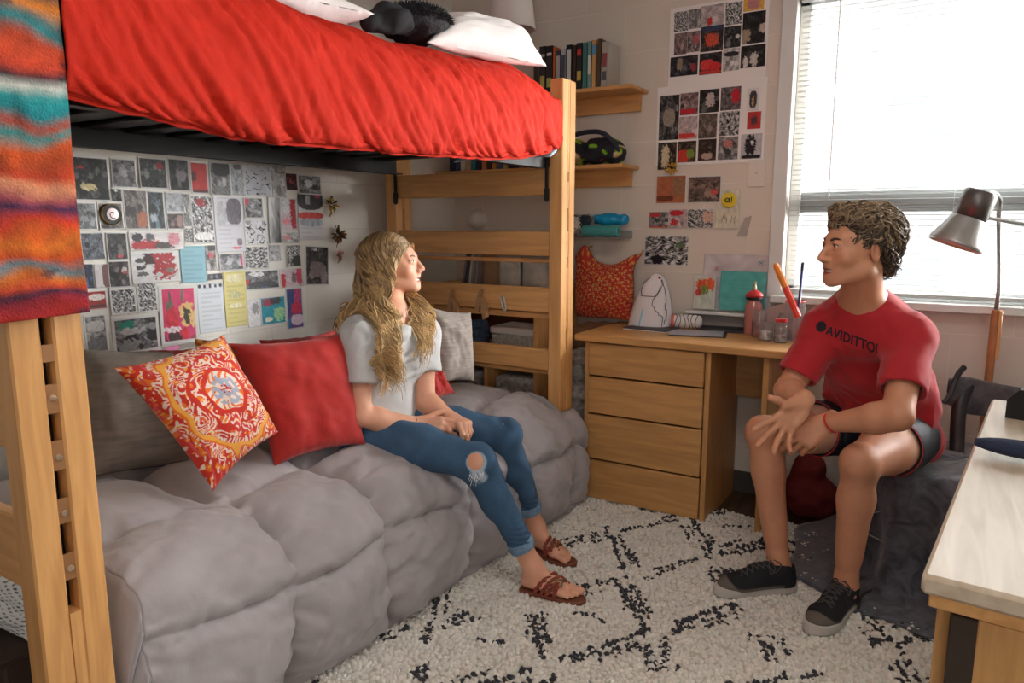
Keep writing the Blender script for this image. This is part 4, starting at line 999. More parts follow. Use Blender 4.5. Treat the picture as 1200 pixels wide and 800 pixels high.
        b = MB(); r = np.random.default_rng(4)
        for (a, m_, c) in arcs:
            pts = spline([Ft(inner*a[0], a[1], .002), Ft(inner*(a[0]*.80+m_[0]*.2), a[1]*.6+m_[1]*.4, m_[2]*.66), Ft(inner*m_[0], m_[1], m_[2]), Ft(inner*(c[0]*.80), c[1]*.6+m_[1]*.4, m_[2]*.66), Ft(inner*c[0], c[1], .002)], 40)
            for s_ in (0, PI): b.tube([p+Ft.dir(0, .0045*math.cos(i*.8+s_), .0035*math.sin(i*.8+s_)) for i, p in enumerate(pts)], .0042, 7)
        b.build('braided_strap', mat('red_leather', (142, 60, 42), .6, var=.25, vscale=60), so)
        b = MB()
        G = [[Ft(inner*x, .135+.038*v+.01*x, .056+.004-18*(x-.002)**2-.18*max(0, v)*.06) for x in np.linspace(-.026, .026, 9)] for v in np.linspace(-.6, .6, 5)]
        cc = [[[srgb(60, 120, 100), srgb(220, 110, 60), srgb(90, 100, 70), srgb(190, 160, 120)][(i+2*j) % 4][:3] for j in range(9)] for i in range(5)]
        b.grid(G, col=cc).build('strap_patch', mat('patch_weave', (255, 255, 255), .8, attr='Col'), so, solid=.003)
    # bracelet
    d = unit(wN-eN); u = unit(np.cross(d, [0, 0, 1.0])); v = np.cross(u, d); th = np.linspace(0, 2*PI, 37)
    for off, m_ in ((-.012, mat('dark_leather', (50, 36, 34), .6)), (-.019, mat('silver_chain', (170, 160, 150), .3, metal=.8)), (-.027, mat('dark_leather', (50, 36, 34), .6))):
        MB().tube([wN+d*off+.0245*math.cos(a)*u+.0215*math.sin(a)*v for a in th], .0016, 6, cap=False).build('bracelet', m_, body)
    face_parts(Hd, body, mat('brow_blond', (120, 84, 58), .8), None, True)
    # hair
    hm = mat('hair_blond', (255, 255, 255), .45, attr='Col', bump=.25, bscale=160)
    q = Hd.s; g = Field(Hd.o-.17, Hd.o+.17, .0036)
    g.ell(Hd(0, -.030, .038), np.array([.080, .094, .081])*q, Hd.M, .01); g.ell(Hd(0, .016, .074), np.array([.050, .040, .034])*q, Hd.M, .03); g.ell(Hd(0, -.07, -.04), np.array([.066, .045, .07])*q, Hd.M, .03)
    g.ell(Hd(0, .150, -.040), np.array([.12, .128, .134])*q, Hd.M, .006, 'sub')
    for s in (-1, 1): g.cap(Hd(s*.085, .03, -.02), Hd(s*.05, .02, -.12), .030*q, .045*q, .006, 'sub')
    dark = np.array(srgb(104, 76, 50)[:3]); lite = np.array(srgb(226, 190, 134)[:3])
    hair = field_obj(g, 'hair', hm, body, dark*.6+lite*.4, disp=lambda V: .0012*n3(V, np.array([60, 60, 15.]), 4), smooth=1)
    r = np.random.default_rng(12); b = MB(); paths = []; cols = []
    def push(pa):
        for fld in (gs, f):
            for _ in range(3):
                I = np.clip(((pa-fld.lo)/fld.h).astype(int), 1, np.array(fld.n)-3); D = fld.d; v = D[I[:, 0], I[:, 1], I[:, 2]]
                gr = np.stack([D[I[:, 0]+2, I[:, 1], I[:, 2]]-D[I[:, 0]-1, I[:, 1], I[:, 2]], D[I[:, 0], I[:, 1]+2, I[:, 2]]-D[I[:, 0], I[:, 1]-1, I[:, 2]], D[I[:, 0], I[:, 1], I[:, 2]+2]-D[I[:, 0], I[:, 1], I[:, 2]-1]], 1)
                gr /= np.linalg.norm(gr, axis=1)[:, None]+1e-9; inside = ((pa > fld.lo+.01) & (pa < fld.lo+fld.h*(fld.n-2))).all(1)
                mv = np.clip(.009-v, 0, .05)*inside; mv[:14] = 0; mv = np.convolve(np.pad(mv, 3, mode='edge'), np.ones(7)/7, 'valid') if fld is gs else mv
                pa = pa+gr*mv[:, None]
        return pa
    # camera-side bundle, far-side bundle, bundle down the back
    def strands(nc, ns, side, ends, spread, shoulder):
        spread = spread*1.15
        for ci in range(nc):
            w = (ci+.5)/nc if side else r.random(); gph = r.uniform(0, 6.3); wl = r.uniform(5.4, 6.8); ctone = r.normal()*.16
            y0 = r.uniform(-.10, .080); e0 = ends(w)+r.normal(size=3)*spread; s0 = shoulder(w)+r.normal(size=3)*spread*.6
            if side: e0 = e0+V3(0, 0, .06*abs(r.normal())*.6)
            for i in range(ns):
                y = y0+r.normal()*.008; y = min(max(y, -.118), .0812); off = r.normal(size=3)*.0075
                if side:
                    rt = math.sqrt(max(.05, 1-((y+.028)/.110)**2)); bul = 1.0+.05*r.random()
                    arc = [Hd(side*.087*bul*rt*math.sin(a)+side*.002, y-(.010+.30*max(0, y-.02))*a, .040+.093*bul*rt*math.cos(a)) for a in (.10, .6, 1.15)]
                    yy = min(max(y*.62-.022, -.10), .022)
                    arc += [Hd(side*(.088+.010*r.random()), yy, .008-.02*r.random()), Hd(side*(.094+.014*r.random()), yy*.8-.018, -.070)]
                else:
                    x = r.uniform(-.07, .07); rt = math.sqrt(max(.05, 1-(x/.088)**2)); bul = 1.0+.05*r.random()
                    arc = [Hd(x, -.028-.108*bul*rt*math.sin(a), .040+.093*bul*rt*math.cos(a)) for a in (.15, .8, 1.4)]+[Hd(x*1.1, -.132-.01*r.random(), -.05), Hd(x*1.2, -.140, -.11)]
                pts = arc+[s0+off, (s0*.45+e0*.55)+off*.9, e0+off*.7+V3(0, 0, .02*r.normal())]
                pa = spline(pts, 56); t = np.linspace(0, 1, 56); A = .0185*np.clip((t-.22)*3, 0, 1)*(1-.25*t)
                T = np.gradient(pa, axis=0); T /= np.linalg.norm(T, axis=1)[:, None]; Bx = _R*.8-_F*.6
                B = Bx-T*(T@Bx)[:, None]; B /= np.linalg.norm(B, axis=1)[:, None]+1e-9; C2 = np.cross(T, B); jp = r.normal()*.35
                pa = pa+B*(A*np.sin(t*wl*2*PI+gph+jp))[:, None]+C2*(A*.6*np.cos(t*wl*2*PI+gph+jp))[:, None]
                pa = push(pa)
                mx = np.clip(.05+.75*t+ctone+.18*r.normal(), 0, 1)[:, None]
                paths.append(pa); cols.append(dark*(1-mx)+lite*mx)
    lerp = lambda a, c: (lambda w: a+(c-a)*w)
    strands(34, 20, 1, lerp(P(428, 436, 2.42), P(472, 440, 2.36)), .010, lerp(P(404, 378, 2.52), P(456, 372, 2.44)))
    strands(12, 16, 1, lerp(P(446, 458, 2.38), P(470, 452, 2.36)), .008, lerp(P(428, 385, 2.46), P(450, 380, 2.43)))
    strands(20, 16, -1, lerp(P(480, 418, 2.50), P(504, 410, 2.52)), .008, lerp(P(480, 365, 2.52), P(500, 362, 2.56)))
    strands(22, 16, 0, lerp(P(396, 425, 2.64), P(420, 440, 2.62)), .014, lerp(P(404, 370, 2.66), P(428, 365, 2.66)))
    scalp_tubes(b, r, paths, .0027, 5, cols); b.build('long_locks', hm, hair)
    return root
girl()
# ================================================================== cushions
def pillow4(A, B, C, D, th, name, m, label, cat='pillow', seed=0, colfn=None, n=56, sag=.0, group=None, piping=None):
    """soft cushion from its four corners, seen from the front: A top left, B top right, C bottom right, D bottom left"""
    A, B, C, D = [np.array(q, float) for q in (A, B, C, D)]; u = np.linspace(-1, 1, n); U, Vv = np.meshgrid(u, u)
    pin = lambda a, b: a*(1-.085*(1-b*b)*np.abs(a)**1.5)
    x = pin(U, Vv); y = pin(Vv, U); s = (x+1)/2; t = (y+1)/2
    base = (A*(1-s)[..., None]+B*s[..., None])*(1-t)[..., None]+(D*(1-s)[..., None]+C*s[..., None])*t[..., None]
    nrm = unit(np.cross(B-D, A-C)); nrm = nrm if nrm@(np.array(_C)-(A+C)/2) > 0 else -nrm
    prof = ((1-np.abs(U)**2.6)*(1-np.abs(Vv)**2.6))**.55
    w = smoothnoise(n, n, (7, 7), seed)*.010*prof+smoothnoise(n, n, (18, 18), seed+1)*.0035*prof
    edge = np.exp(-((1-np.maximum(np.abs(U), np.abs(Vv)))/.12)**2)*smoothnoise(n, n, (26, 26), seed+2)*.003
    F = base+nrm*((prof*th*.5+w+edge)[..., None]); K = base-nrm*((prof*th*.5*.8+w*.5)[..., None])
    F[..., 2] -= sag*prof; col = None
    if colfn: col = colfn(U, Vv)
    b = MB(); b.grid(F, col=col); b.grid(K, col=col, flip=True)
    o = b.build(name, m, angle=180)
    V = None
    bm = bmesh.new(); bm.from_mesh(o.data); bmesh.ops.remove_doubles(bm, verts=bm.verts, dist=.0006); bmesh.ops.recalc_face_normals(bm, faces=bm.faces); bm.to_mesh(o.data); bm.free()
    return tag(o, label, cat, group)
def vn(p, seed, k=6):
    r = np.random.default_rng(seed); o = 0
    for i in range(k):
        a = r.uniform(0, 2*PI); f = r.uniform(.6, 1.6); o = o+np.sin((p[0]*math.cos(a)+p[1]*math.sin(a))*f*2*PI+r.uniform(0, 6.3))
    return o/math.sqrt(k)
def medallion(U, Vv):
    n_ = U.shape[0]; c0, c1 = .18, -.10; dx = U-c0; dy = Vv-c1; R = np.sqrt(dx*dx+dy*dy); R = R*(1+.05*vn((U*2, Vv*2), 41)); T = np.arctan2(dy, dx)+.25*vn((U*2.5, Vv*2.5), 42)
    red = np.array(srgb(214, 46, 26)[:3]); org = np.array(srgb(240, 120, 24)[:3]); wht = np.array(srgb(246, 222, 208)[:3]); pink = np.array(srgb(228, 84, 92)[:3]); gry = np.array(srgb(176, 182, 198)[:3]); yel = np.array(srgb(250, 178, 70)[:3])
    C = np.tile(red, U.shape+(1,)); a = vn((U*4, Vv*4), 1); a2 = vn((U*7+3, Vv*7), 2); a3 = vn((U*9, Vv*3), 3)
    def put(m, c): C[m] = c
    put(a > .5, org); put(a2 > .75, wht); put((a3 > .9), pink); put(vn((U*10+1, Vv*10), 12) > 1.05, yel); put((np.sin(T*26+R*30) > .55) & (R > .42) & (R < .78), wht); put((np.sin(T*34+R*9) > .2) & (R > .80) & (R < .90), wht)
    put((R > .90) & (R < .985), yel); put((R > .985) & (R < 1.02), org); put((np.sin(T*40) > .2) & (R > 1.02) & (R < 1.10), wht)
    put((R < .40) & (R > .30), red); put((R < .33), wht); put((np.sin(T*14) > .3) & (R < .34) & (R > .2), org); put((R < .26)*(1 > 0) & (vn((U*6, Vv*6), 9) > -.3), gry); put((R < .10) & (vn((U*12, Vv*12), 5) > .2), red); put((np.abs(R-.62+.05*np.sin(T*5)) < .028), red)
    return C
def paisley(U, Vv):
    a = vn((U*5, Vv*5), 21); b_ = vn((U*8, Vv*8), 22); C = np.tile(np.array(srgb(226, 140, 40)[:3]), U.shape+(1,)); C[a > .5] = srgb(246, 214, 140)[:3]; C[b_ > .9] = srgb(196, 60, 30)[:3]; C[(a < -.9)] = srgb(150, 84, 40)[:3]; return C
def dots(U, Vv):
    C = np.tile(np.array(srgb(226, 226, 222)[:3]), U.shape+(1,)); a = np.sin(U*40+Vv*6)*np.sin(Vv*38); C[a > .55] = srgb(40, 40, 46)[:3]; return C
m_print = mat('printed_cotton', (255, 255, 255), .8, attr='Col', bump=.1, bscale=200, sheen=.15)
m_gtweed = mat('taupe_linen', (128, 118, 108), .9, var=.18, vscale=6, stretch=(2, 2, 14), bump=.25, bscale=90)
m_redc = mat('red_canvas', (178, 30, 22), .8, var=.08, vscale=30, bump=.12, bscale=300, sheen=.2)
pillow4(P(86, 408, 2.22), P(203, 412, 2.42), P(238, 545, 2.22), P(92, 563, 2.02), .20, 'pillow', m_gtweed, 'large taupe grey pillow behind the medallion cushion, next to the oak post', seed=3)
pillow4(P(134, 431, 1.86), P(262, 392, 2.10), P(326, 506, 2.13), P(250, 575, 1.93), .15, 'cushion', m_print, 'orange and white cushion printed with a round medallion, on the grey comforter', 'cushion', 5, medallion, n=230)
pillow4(P(268, 402, 2.22), P(408, 388, 2.42), P(428, 520, 2.36), P(322, 546, 2.16), .15, 'cushion', m_redc, 'plain red cushion leaning between the medallion cushion and the woman', 'cushion', 6)
pillow4(P(304, 398, 2.60), P(392, 386, 2.78), P(420, 500, 2.64), P(318, 500, 2.46), .13, 'cushion', m_redc, 'bright red cushion whose top edge shows behind the plain red cushion', 'cushion', 7)
pillow4(P(228, 396, 2.44), P(322, 404, 2.60), P(330, 500, 2.46), P(232, 500, 2.32), .12, 'cushion', m_print, 'orange and yellow patterned cushion showing above the medallion cushion', 'cushion', 8, paisley, n=90)
pillow4(P(150, 410, 2.56), P(248, 405, 2.66), P(252, 500, 2.50), P(160, 500, 2.42), .08, 'cushion', m_redc, 'dark red cushion low against the wall behind the taupe pillow', 'cushion', 9)
pillow4(P(494, 356, 2.90), P(552, 366, 3.00), P(556, 446, 3.02), P(508, 452, 2.88), .13, 'pillow', mat('striped_linen', (176, 166, 158), .9, var=.16, vscale=5, stretch=(3, 3, 30), bump=.2, bscale=80), 'light grey striped pillow propped on the ladder end beyond the woman', seed=10)
pillow4(P(488, 412, 2.74), P(512, 424, 2.80), P(533, 460, 2.84), P(492, 478, 2.72), .06, 'cushion', m_redc, 'small red cushion corner showing beside the woman, below the striped pillow', 'cushion', 11)
pillow4(V3(-2.04, .70, .47), V3(-1.62, .70, .47), V3(-1.63, .69, .345), V3(-2.03, .69, .345), .07, 'cushion', m_print, 'white cushion with black dots on a dark crate behind the near oak post', 'cushion', 12, dots, n=70)
cr = thing('storage_crate', 'dark wooden crate under the end rail at the lower left edge', 'crate', (-1.84, .69, 0)); mcr = mat('crate_brown', (58, 42, 32), .8, var=.2, vscale=8)
MB().box((-1.84, .69, .165), (.42, .13, .33), bev=.008).build('crate_body', mcr, cr); MB().box((-1.84, .69, .335), (.44, .15, .018), bev=.004).build('lid', mcr, cr)
# upper bunk
m_wht = mat('white_cotton', (236, 232, 230), .8, bump=.1, bscale=60, sheen=.2)
pillow4(P(512, 17, 2.62), P(615, 40, 2.86), P(641, 78, 2.80), P(500, 50, 2.42), .14, 'pillow', m_wht, 'white pillow lying near the ladder end of the upper bunk', seed=14)
pillow4(V3(-2.02, 1.55, 1.93), V3(-1.98, 1.97, 1.93), V3(-1.60, 1.80, 1.88), V3(-1.70, 1.42, 1.88), .12, 'pillow', m_wht, 'white pillow at the top edge of the photo on the red comforter', seed=15)
def fluff():
    c = P(487, 30, 2.50); r = np.random.default_rng(8); b = MB(); b.ell(c, (.12, .13, .058), rotz(.5), 40, 24)
    V = b.v[0]; b.v[0] = V+.006*n3(V, V3(50, 50, 50), 3)[:, None]*unit(V3(0, 0, 1))
    o = b.build('fur_cushion', mat('charcoal_fur', (46, 46, 50), .95, bump=.6, bscale=80), angle=180)
    tag(o, 'dark charcoal furry cushion between the white pillows on the upper bunk', 'cushion')
    b = MB()
    for _ in range(2600):
        d = unit(r.normal(size=3)); d[2] = abs(d[2]); p = c+rotz(.5)@(d*V3(.12, .13, .058)); e = p+rotz(.5)@unit(d/V3(.12, .13, .058))*.012+r.normal(size=3)*.005
        b.tube([p, (p+e)/2+r.normal(size=3)*.0015, e], [.0016, .0012, .0003], 3, cap=False)
    h = b.build('fur', mat('charcoal_fur', (46, 46, 50), .95), o); h['kind'] = 'stuff'
fluff()
# woven throw over the near post
def throw():
    nv, nu = 260, 90; Z = None
    G = np.zeros((nv, nu, 3)); C = np.zeros((nv, nu, 3)); w1 = smoothnoise(nv, nu, (9, 4), 5); w2 = smoothnoise(nv, nu, (90, 30), 6); w3 = smoothnoise(nv, nu, (60, 9), 7); w4 = smoothnoise(nv, nu, (70, 16), 17)
    pal = [(1.075, (176, 40, 34)), (1.10, (160, 44, 60)), (1.115, (60, 40, 70)), (1.13, (196, 70, 40)), (1.15, (200, 110, 40)), (1.165, (90, 130, 140)), (1.18, (214, 84, 32)), (1.21, (222, 120, 40)), (1.235, (206, 62, 34)), (1.262, (58, 44, 84)), (1.275, (160, 70, 84)), (1.30, (222, 150, 110)), (1.315, (206, 70, 40)), (1.345, (196, 80, 38)), (1.375, (214, 90, 36)), (1.395, (40, 150, 150)), (1.41, (190, 70, 40)), (1.43, (30, 134, 142)), (1.455, (38, 150, 152)), (1.475, (200, 200, 190)), (1.49, (40, 44, 54)), (1.51, (196, 66, 42)), (1.545, (204, 76, 40)), (1.565, (40, 140, 146)), (1.58, (90, 120, 120)), (1.60, (222, 130, 40)), (1.625, (60, 60, 70)), (1.64, (190, 130, 130)), (1.66, (206, 80, 40)), (1.70, (40, 140, 140)), (1.74, (200, 70, 44)), (1.84, (210, 90, 40))]
    pz = [p[0] for p in pal]; pc = np.array([srgb(p[1])[:3] for p in pal])
    path = spline([(-1.378, 1.078), (-1.379, 1.30), (-1.380, 1.60), (-1.384, 1.79), (-1.405, 1.826), (-1.455, 1.826), (-1.478, 1.79), (-1.480, 1.62)], nv)
    for i in range(nv):
        for j in range(nu):
            v = j/(nu-1); y = .735-v*.42
            x, z = path[i]; out = 1 if i < nv*.62 else -1
            G[i, j] = (x+out*(.004*w1[i, j]+.0015*w2[i, j]), y+.004*w1[i, 0], z-(.012*v if i < nv*.5 else 0))
            zz = (z if i < nv*.6 else 1.9-z*.1)+.016*w3[i, j]+.003*w2[i, j]-.012*v*0
            C[i, j] = [np.interp(zz, pz, pc[:, k]) for k in range(3)]
            C[i, j] *= 1+.30*w2[i, j]; C[i, j] = C[i, j]*.35+np.array([.02, .02, .04]) if (w4[i, j] > .62 and abs((zz*9) % 1-.5) < .2) else C[i, j]
    b = MB(); b.grid(G, col=np.clip(C, .01, 1)); o = b.build('throw', mat('woven_wool', (255, 255, 255), .95, attr='Col', var=.15, vscale=90, bump=.6, bscale=220), solid=.006, angle=180)
    tag(o, 'striped orange, red and teal woven throw hung over the near bunk post', 'blanket')
throw()
# ================================================================== prints on the walls
def lin(c): return np.array(srgb(c)[:3])
def pic(kind, seed, w, h, acc=(), tone=None, m=.07):
    """colours of a small print: w,h in cells"""
    r = np.random.default_rng(seed); U, V = np.meshgrid(np.linspace(0, 1, w), np.linspace(0, 1, h)); WU = U+.06*np.sin(V*9+seed)+.03*np.sin(V*23); WV = V+.06*np.sin(U*8+seed*2)+.03*np.sin(U*21); f = lambda k, s: vn((WU*k, WV*k), s, 10)
    if kind in ('dark', 'grey', 'light'):
        lo, hi, mid = {'dark': (18, 105, 42), 'grey': (60, 190, 120), 'light': (120, 225, 180)}[kind]
        g = mid+(hi-lo)*.22*f(2.2, seed)+(hi-lo)*.15*f(6, seed+1)
        g = g+(hi-lo)*.16*f(11, seed+2)
        for _ in range(r.integers(2, 7)):   # people-like shapes
            cx, cy, s = r.uniform(.08, .92), r.uniform(.25, .7), r.uniform(.035, .085); val = r.choice([lo, hi, mid]); g = np.where((((U-cx)/(s*1.7))**2+((V-cy-s*2.6)/(s*2.2))**2 < 1+.3*f(9, seed+4)), val, g); g = np.where(((U-cx)/s)**2+((V-cy)/s)**2*.7 < 1, hi*.85, g)
        g = np.clip(g+6*r.normal(size=g.shape), lo, hi); t = np.array(tone or (1, 1.0, 1.0)); C = np.stack([((g*k/255)**2.2) for k in t], -1)
    elif kind == 'ink':
        a = f(5, seed)+.9*f(11, seed+3)+.5*f(17, seed+5); g = np.clip(125+75*a+25*r.normal(size=a.shape), 18, 232); C = np.stack([(g/255)**2.2]*3, -1)
    elif kind == 'page':
        C = np.ones((h, w, 3))*lin(tone or (222, 222, 224)); rows = (np.sin(V*h*1.05) > .25) & (U > .12) & (U < .55+.35*(np.sin(np.floor(V*h/3)*5.1+seed) > -.3)); C[rows] *= .84
    elif kind == 'flat':
        C = np.ones((h, w, 3))*lin(tone)*(1+.10*f(3, seed))[..., None]
    elif kind == 'sketch':
        C = np.ones((h, w, 3))*lin(tone or (205, 207, 212)); C *= (1+.08*f(2, seed))[..., None]; C[np.abs(f(2.1, seed+5)) < .13] = lin((40, 40, 46))
    elif kind == 'fade':
        g = 215-150*np.clip((U+V*.8-.5+.15*f(3, seed)), 0, 1); C = np.stack([(g/255)**2.2]*3, -1)
    for (cx, cy, rx, ry, c) in acc:
        mk = (np.abs((U-cx)/rx)**3+np.abs((V-cy)/ry)**3) < 1+(.55*f(7, seed+int(cx*50)) if rx < .3 and kind != 'page' else 0); C[mk] = lin(c)*(1+.15*f(6, seed+9))[mk][:, None]
    if m > 0:
        mu = m*h/w if h < w else m; mv = m if h < w else m*w/h
        C[(U < mu) | (U > 1-mu) | (V < mv) | (V > 1-mv)] = lin((218, 218, 216))
    return np.clip(C, .003, .95)
m_photo = mat('photo_paper', (255, 255, 255), .5, attr='Col', spec=.3)
m_paper = mat('matte_paper', (255, 255, 255), .7, attr='Col')
def print_mesh(TL, TR, BR, BL, nrm, C, off, curl=0.0):
    h, w = C.shape[:2]; s = np.linspace(0, 1, w)[None, :, None]; t = np.linspace(0, 1, h)[:, None, None]
    G = (TL*(1-s)+TR*s)*(1-t)+(BL*(1-s)+BR*s)*t+nrm*(off+curl*(t**3))
    return G
pcount = [0]
def wallprint(plane, box, C, label, cat='print', group=None, mm=None, name='photo_print', parent=None, off=None, tilt=0.0, curl=.004):
    x0, y0, x1, y1 = box; pcount[0] += 1; off = off if off is not None else .0015+.0006*(pcount[0] % 7)
    if plane == 'L': q = [onx(a, c, XW) for a, c in ((x0, y0), (x1, y0), (x1, y1), (x0, y1))]; nrm = V3(1, 0, 0); ax = 1
    else: q = [ony(a, c, YB) for a, c in ((x0, y0), (x1, y0), (x1, y1), (x0, y1))]; nrm = V3(0, -1, 0); ax = 0
    # real prints are rectangles: average the corner positions
    a0 = (q[0][ax]+q[3][ax])/2; a1 = (q[1][ax]+q[2][ax])/2; z1 = (q[0][2]+q[1][2])/2; z0 = (q[2][2]+q[3][2])/2; zc = (z0+z1)/2; ac = (a0+a1)/2
    def pt(a, z):
        da, dz = a-ac, z-zc; a = ac+da*math.cos(tilt)-dz*math.sin(tilt); z = zc+da*math.sin(tilt)+dz*math.cos(tilt)
        return V3(XW, a, z) if ax == 1 else V3(a, YB, z)
    G = print_mesh(pt(a0, z1), pt(a1, z1), pt(a1, z0), pt(a0, z0), nrm, C, off, curl)
    o = MB().grid(G, col=C).build(name, mm or m_photo, parent, solid=.0006, angle=180)
    if parent is None: tag(o, label, cat, group)
    return o
def cells(box, k=1.0): return max(8, int((box[2]-box[0])*k)), max(8, int((box[3]-box[1])*k))
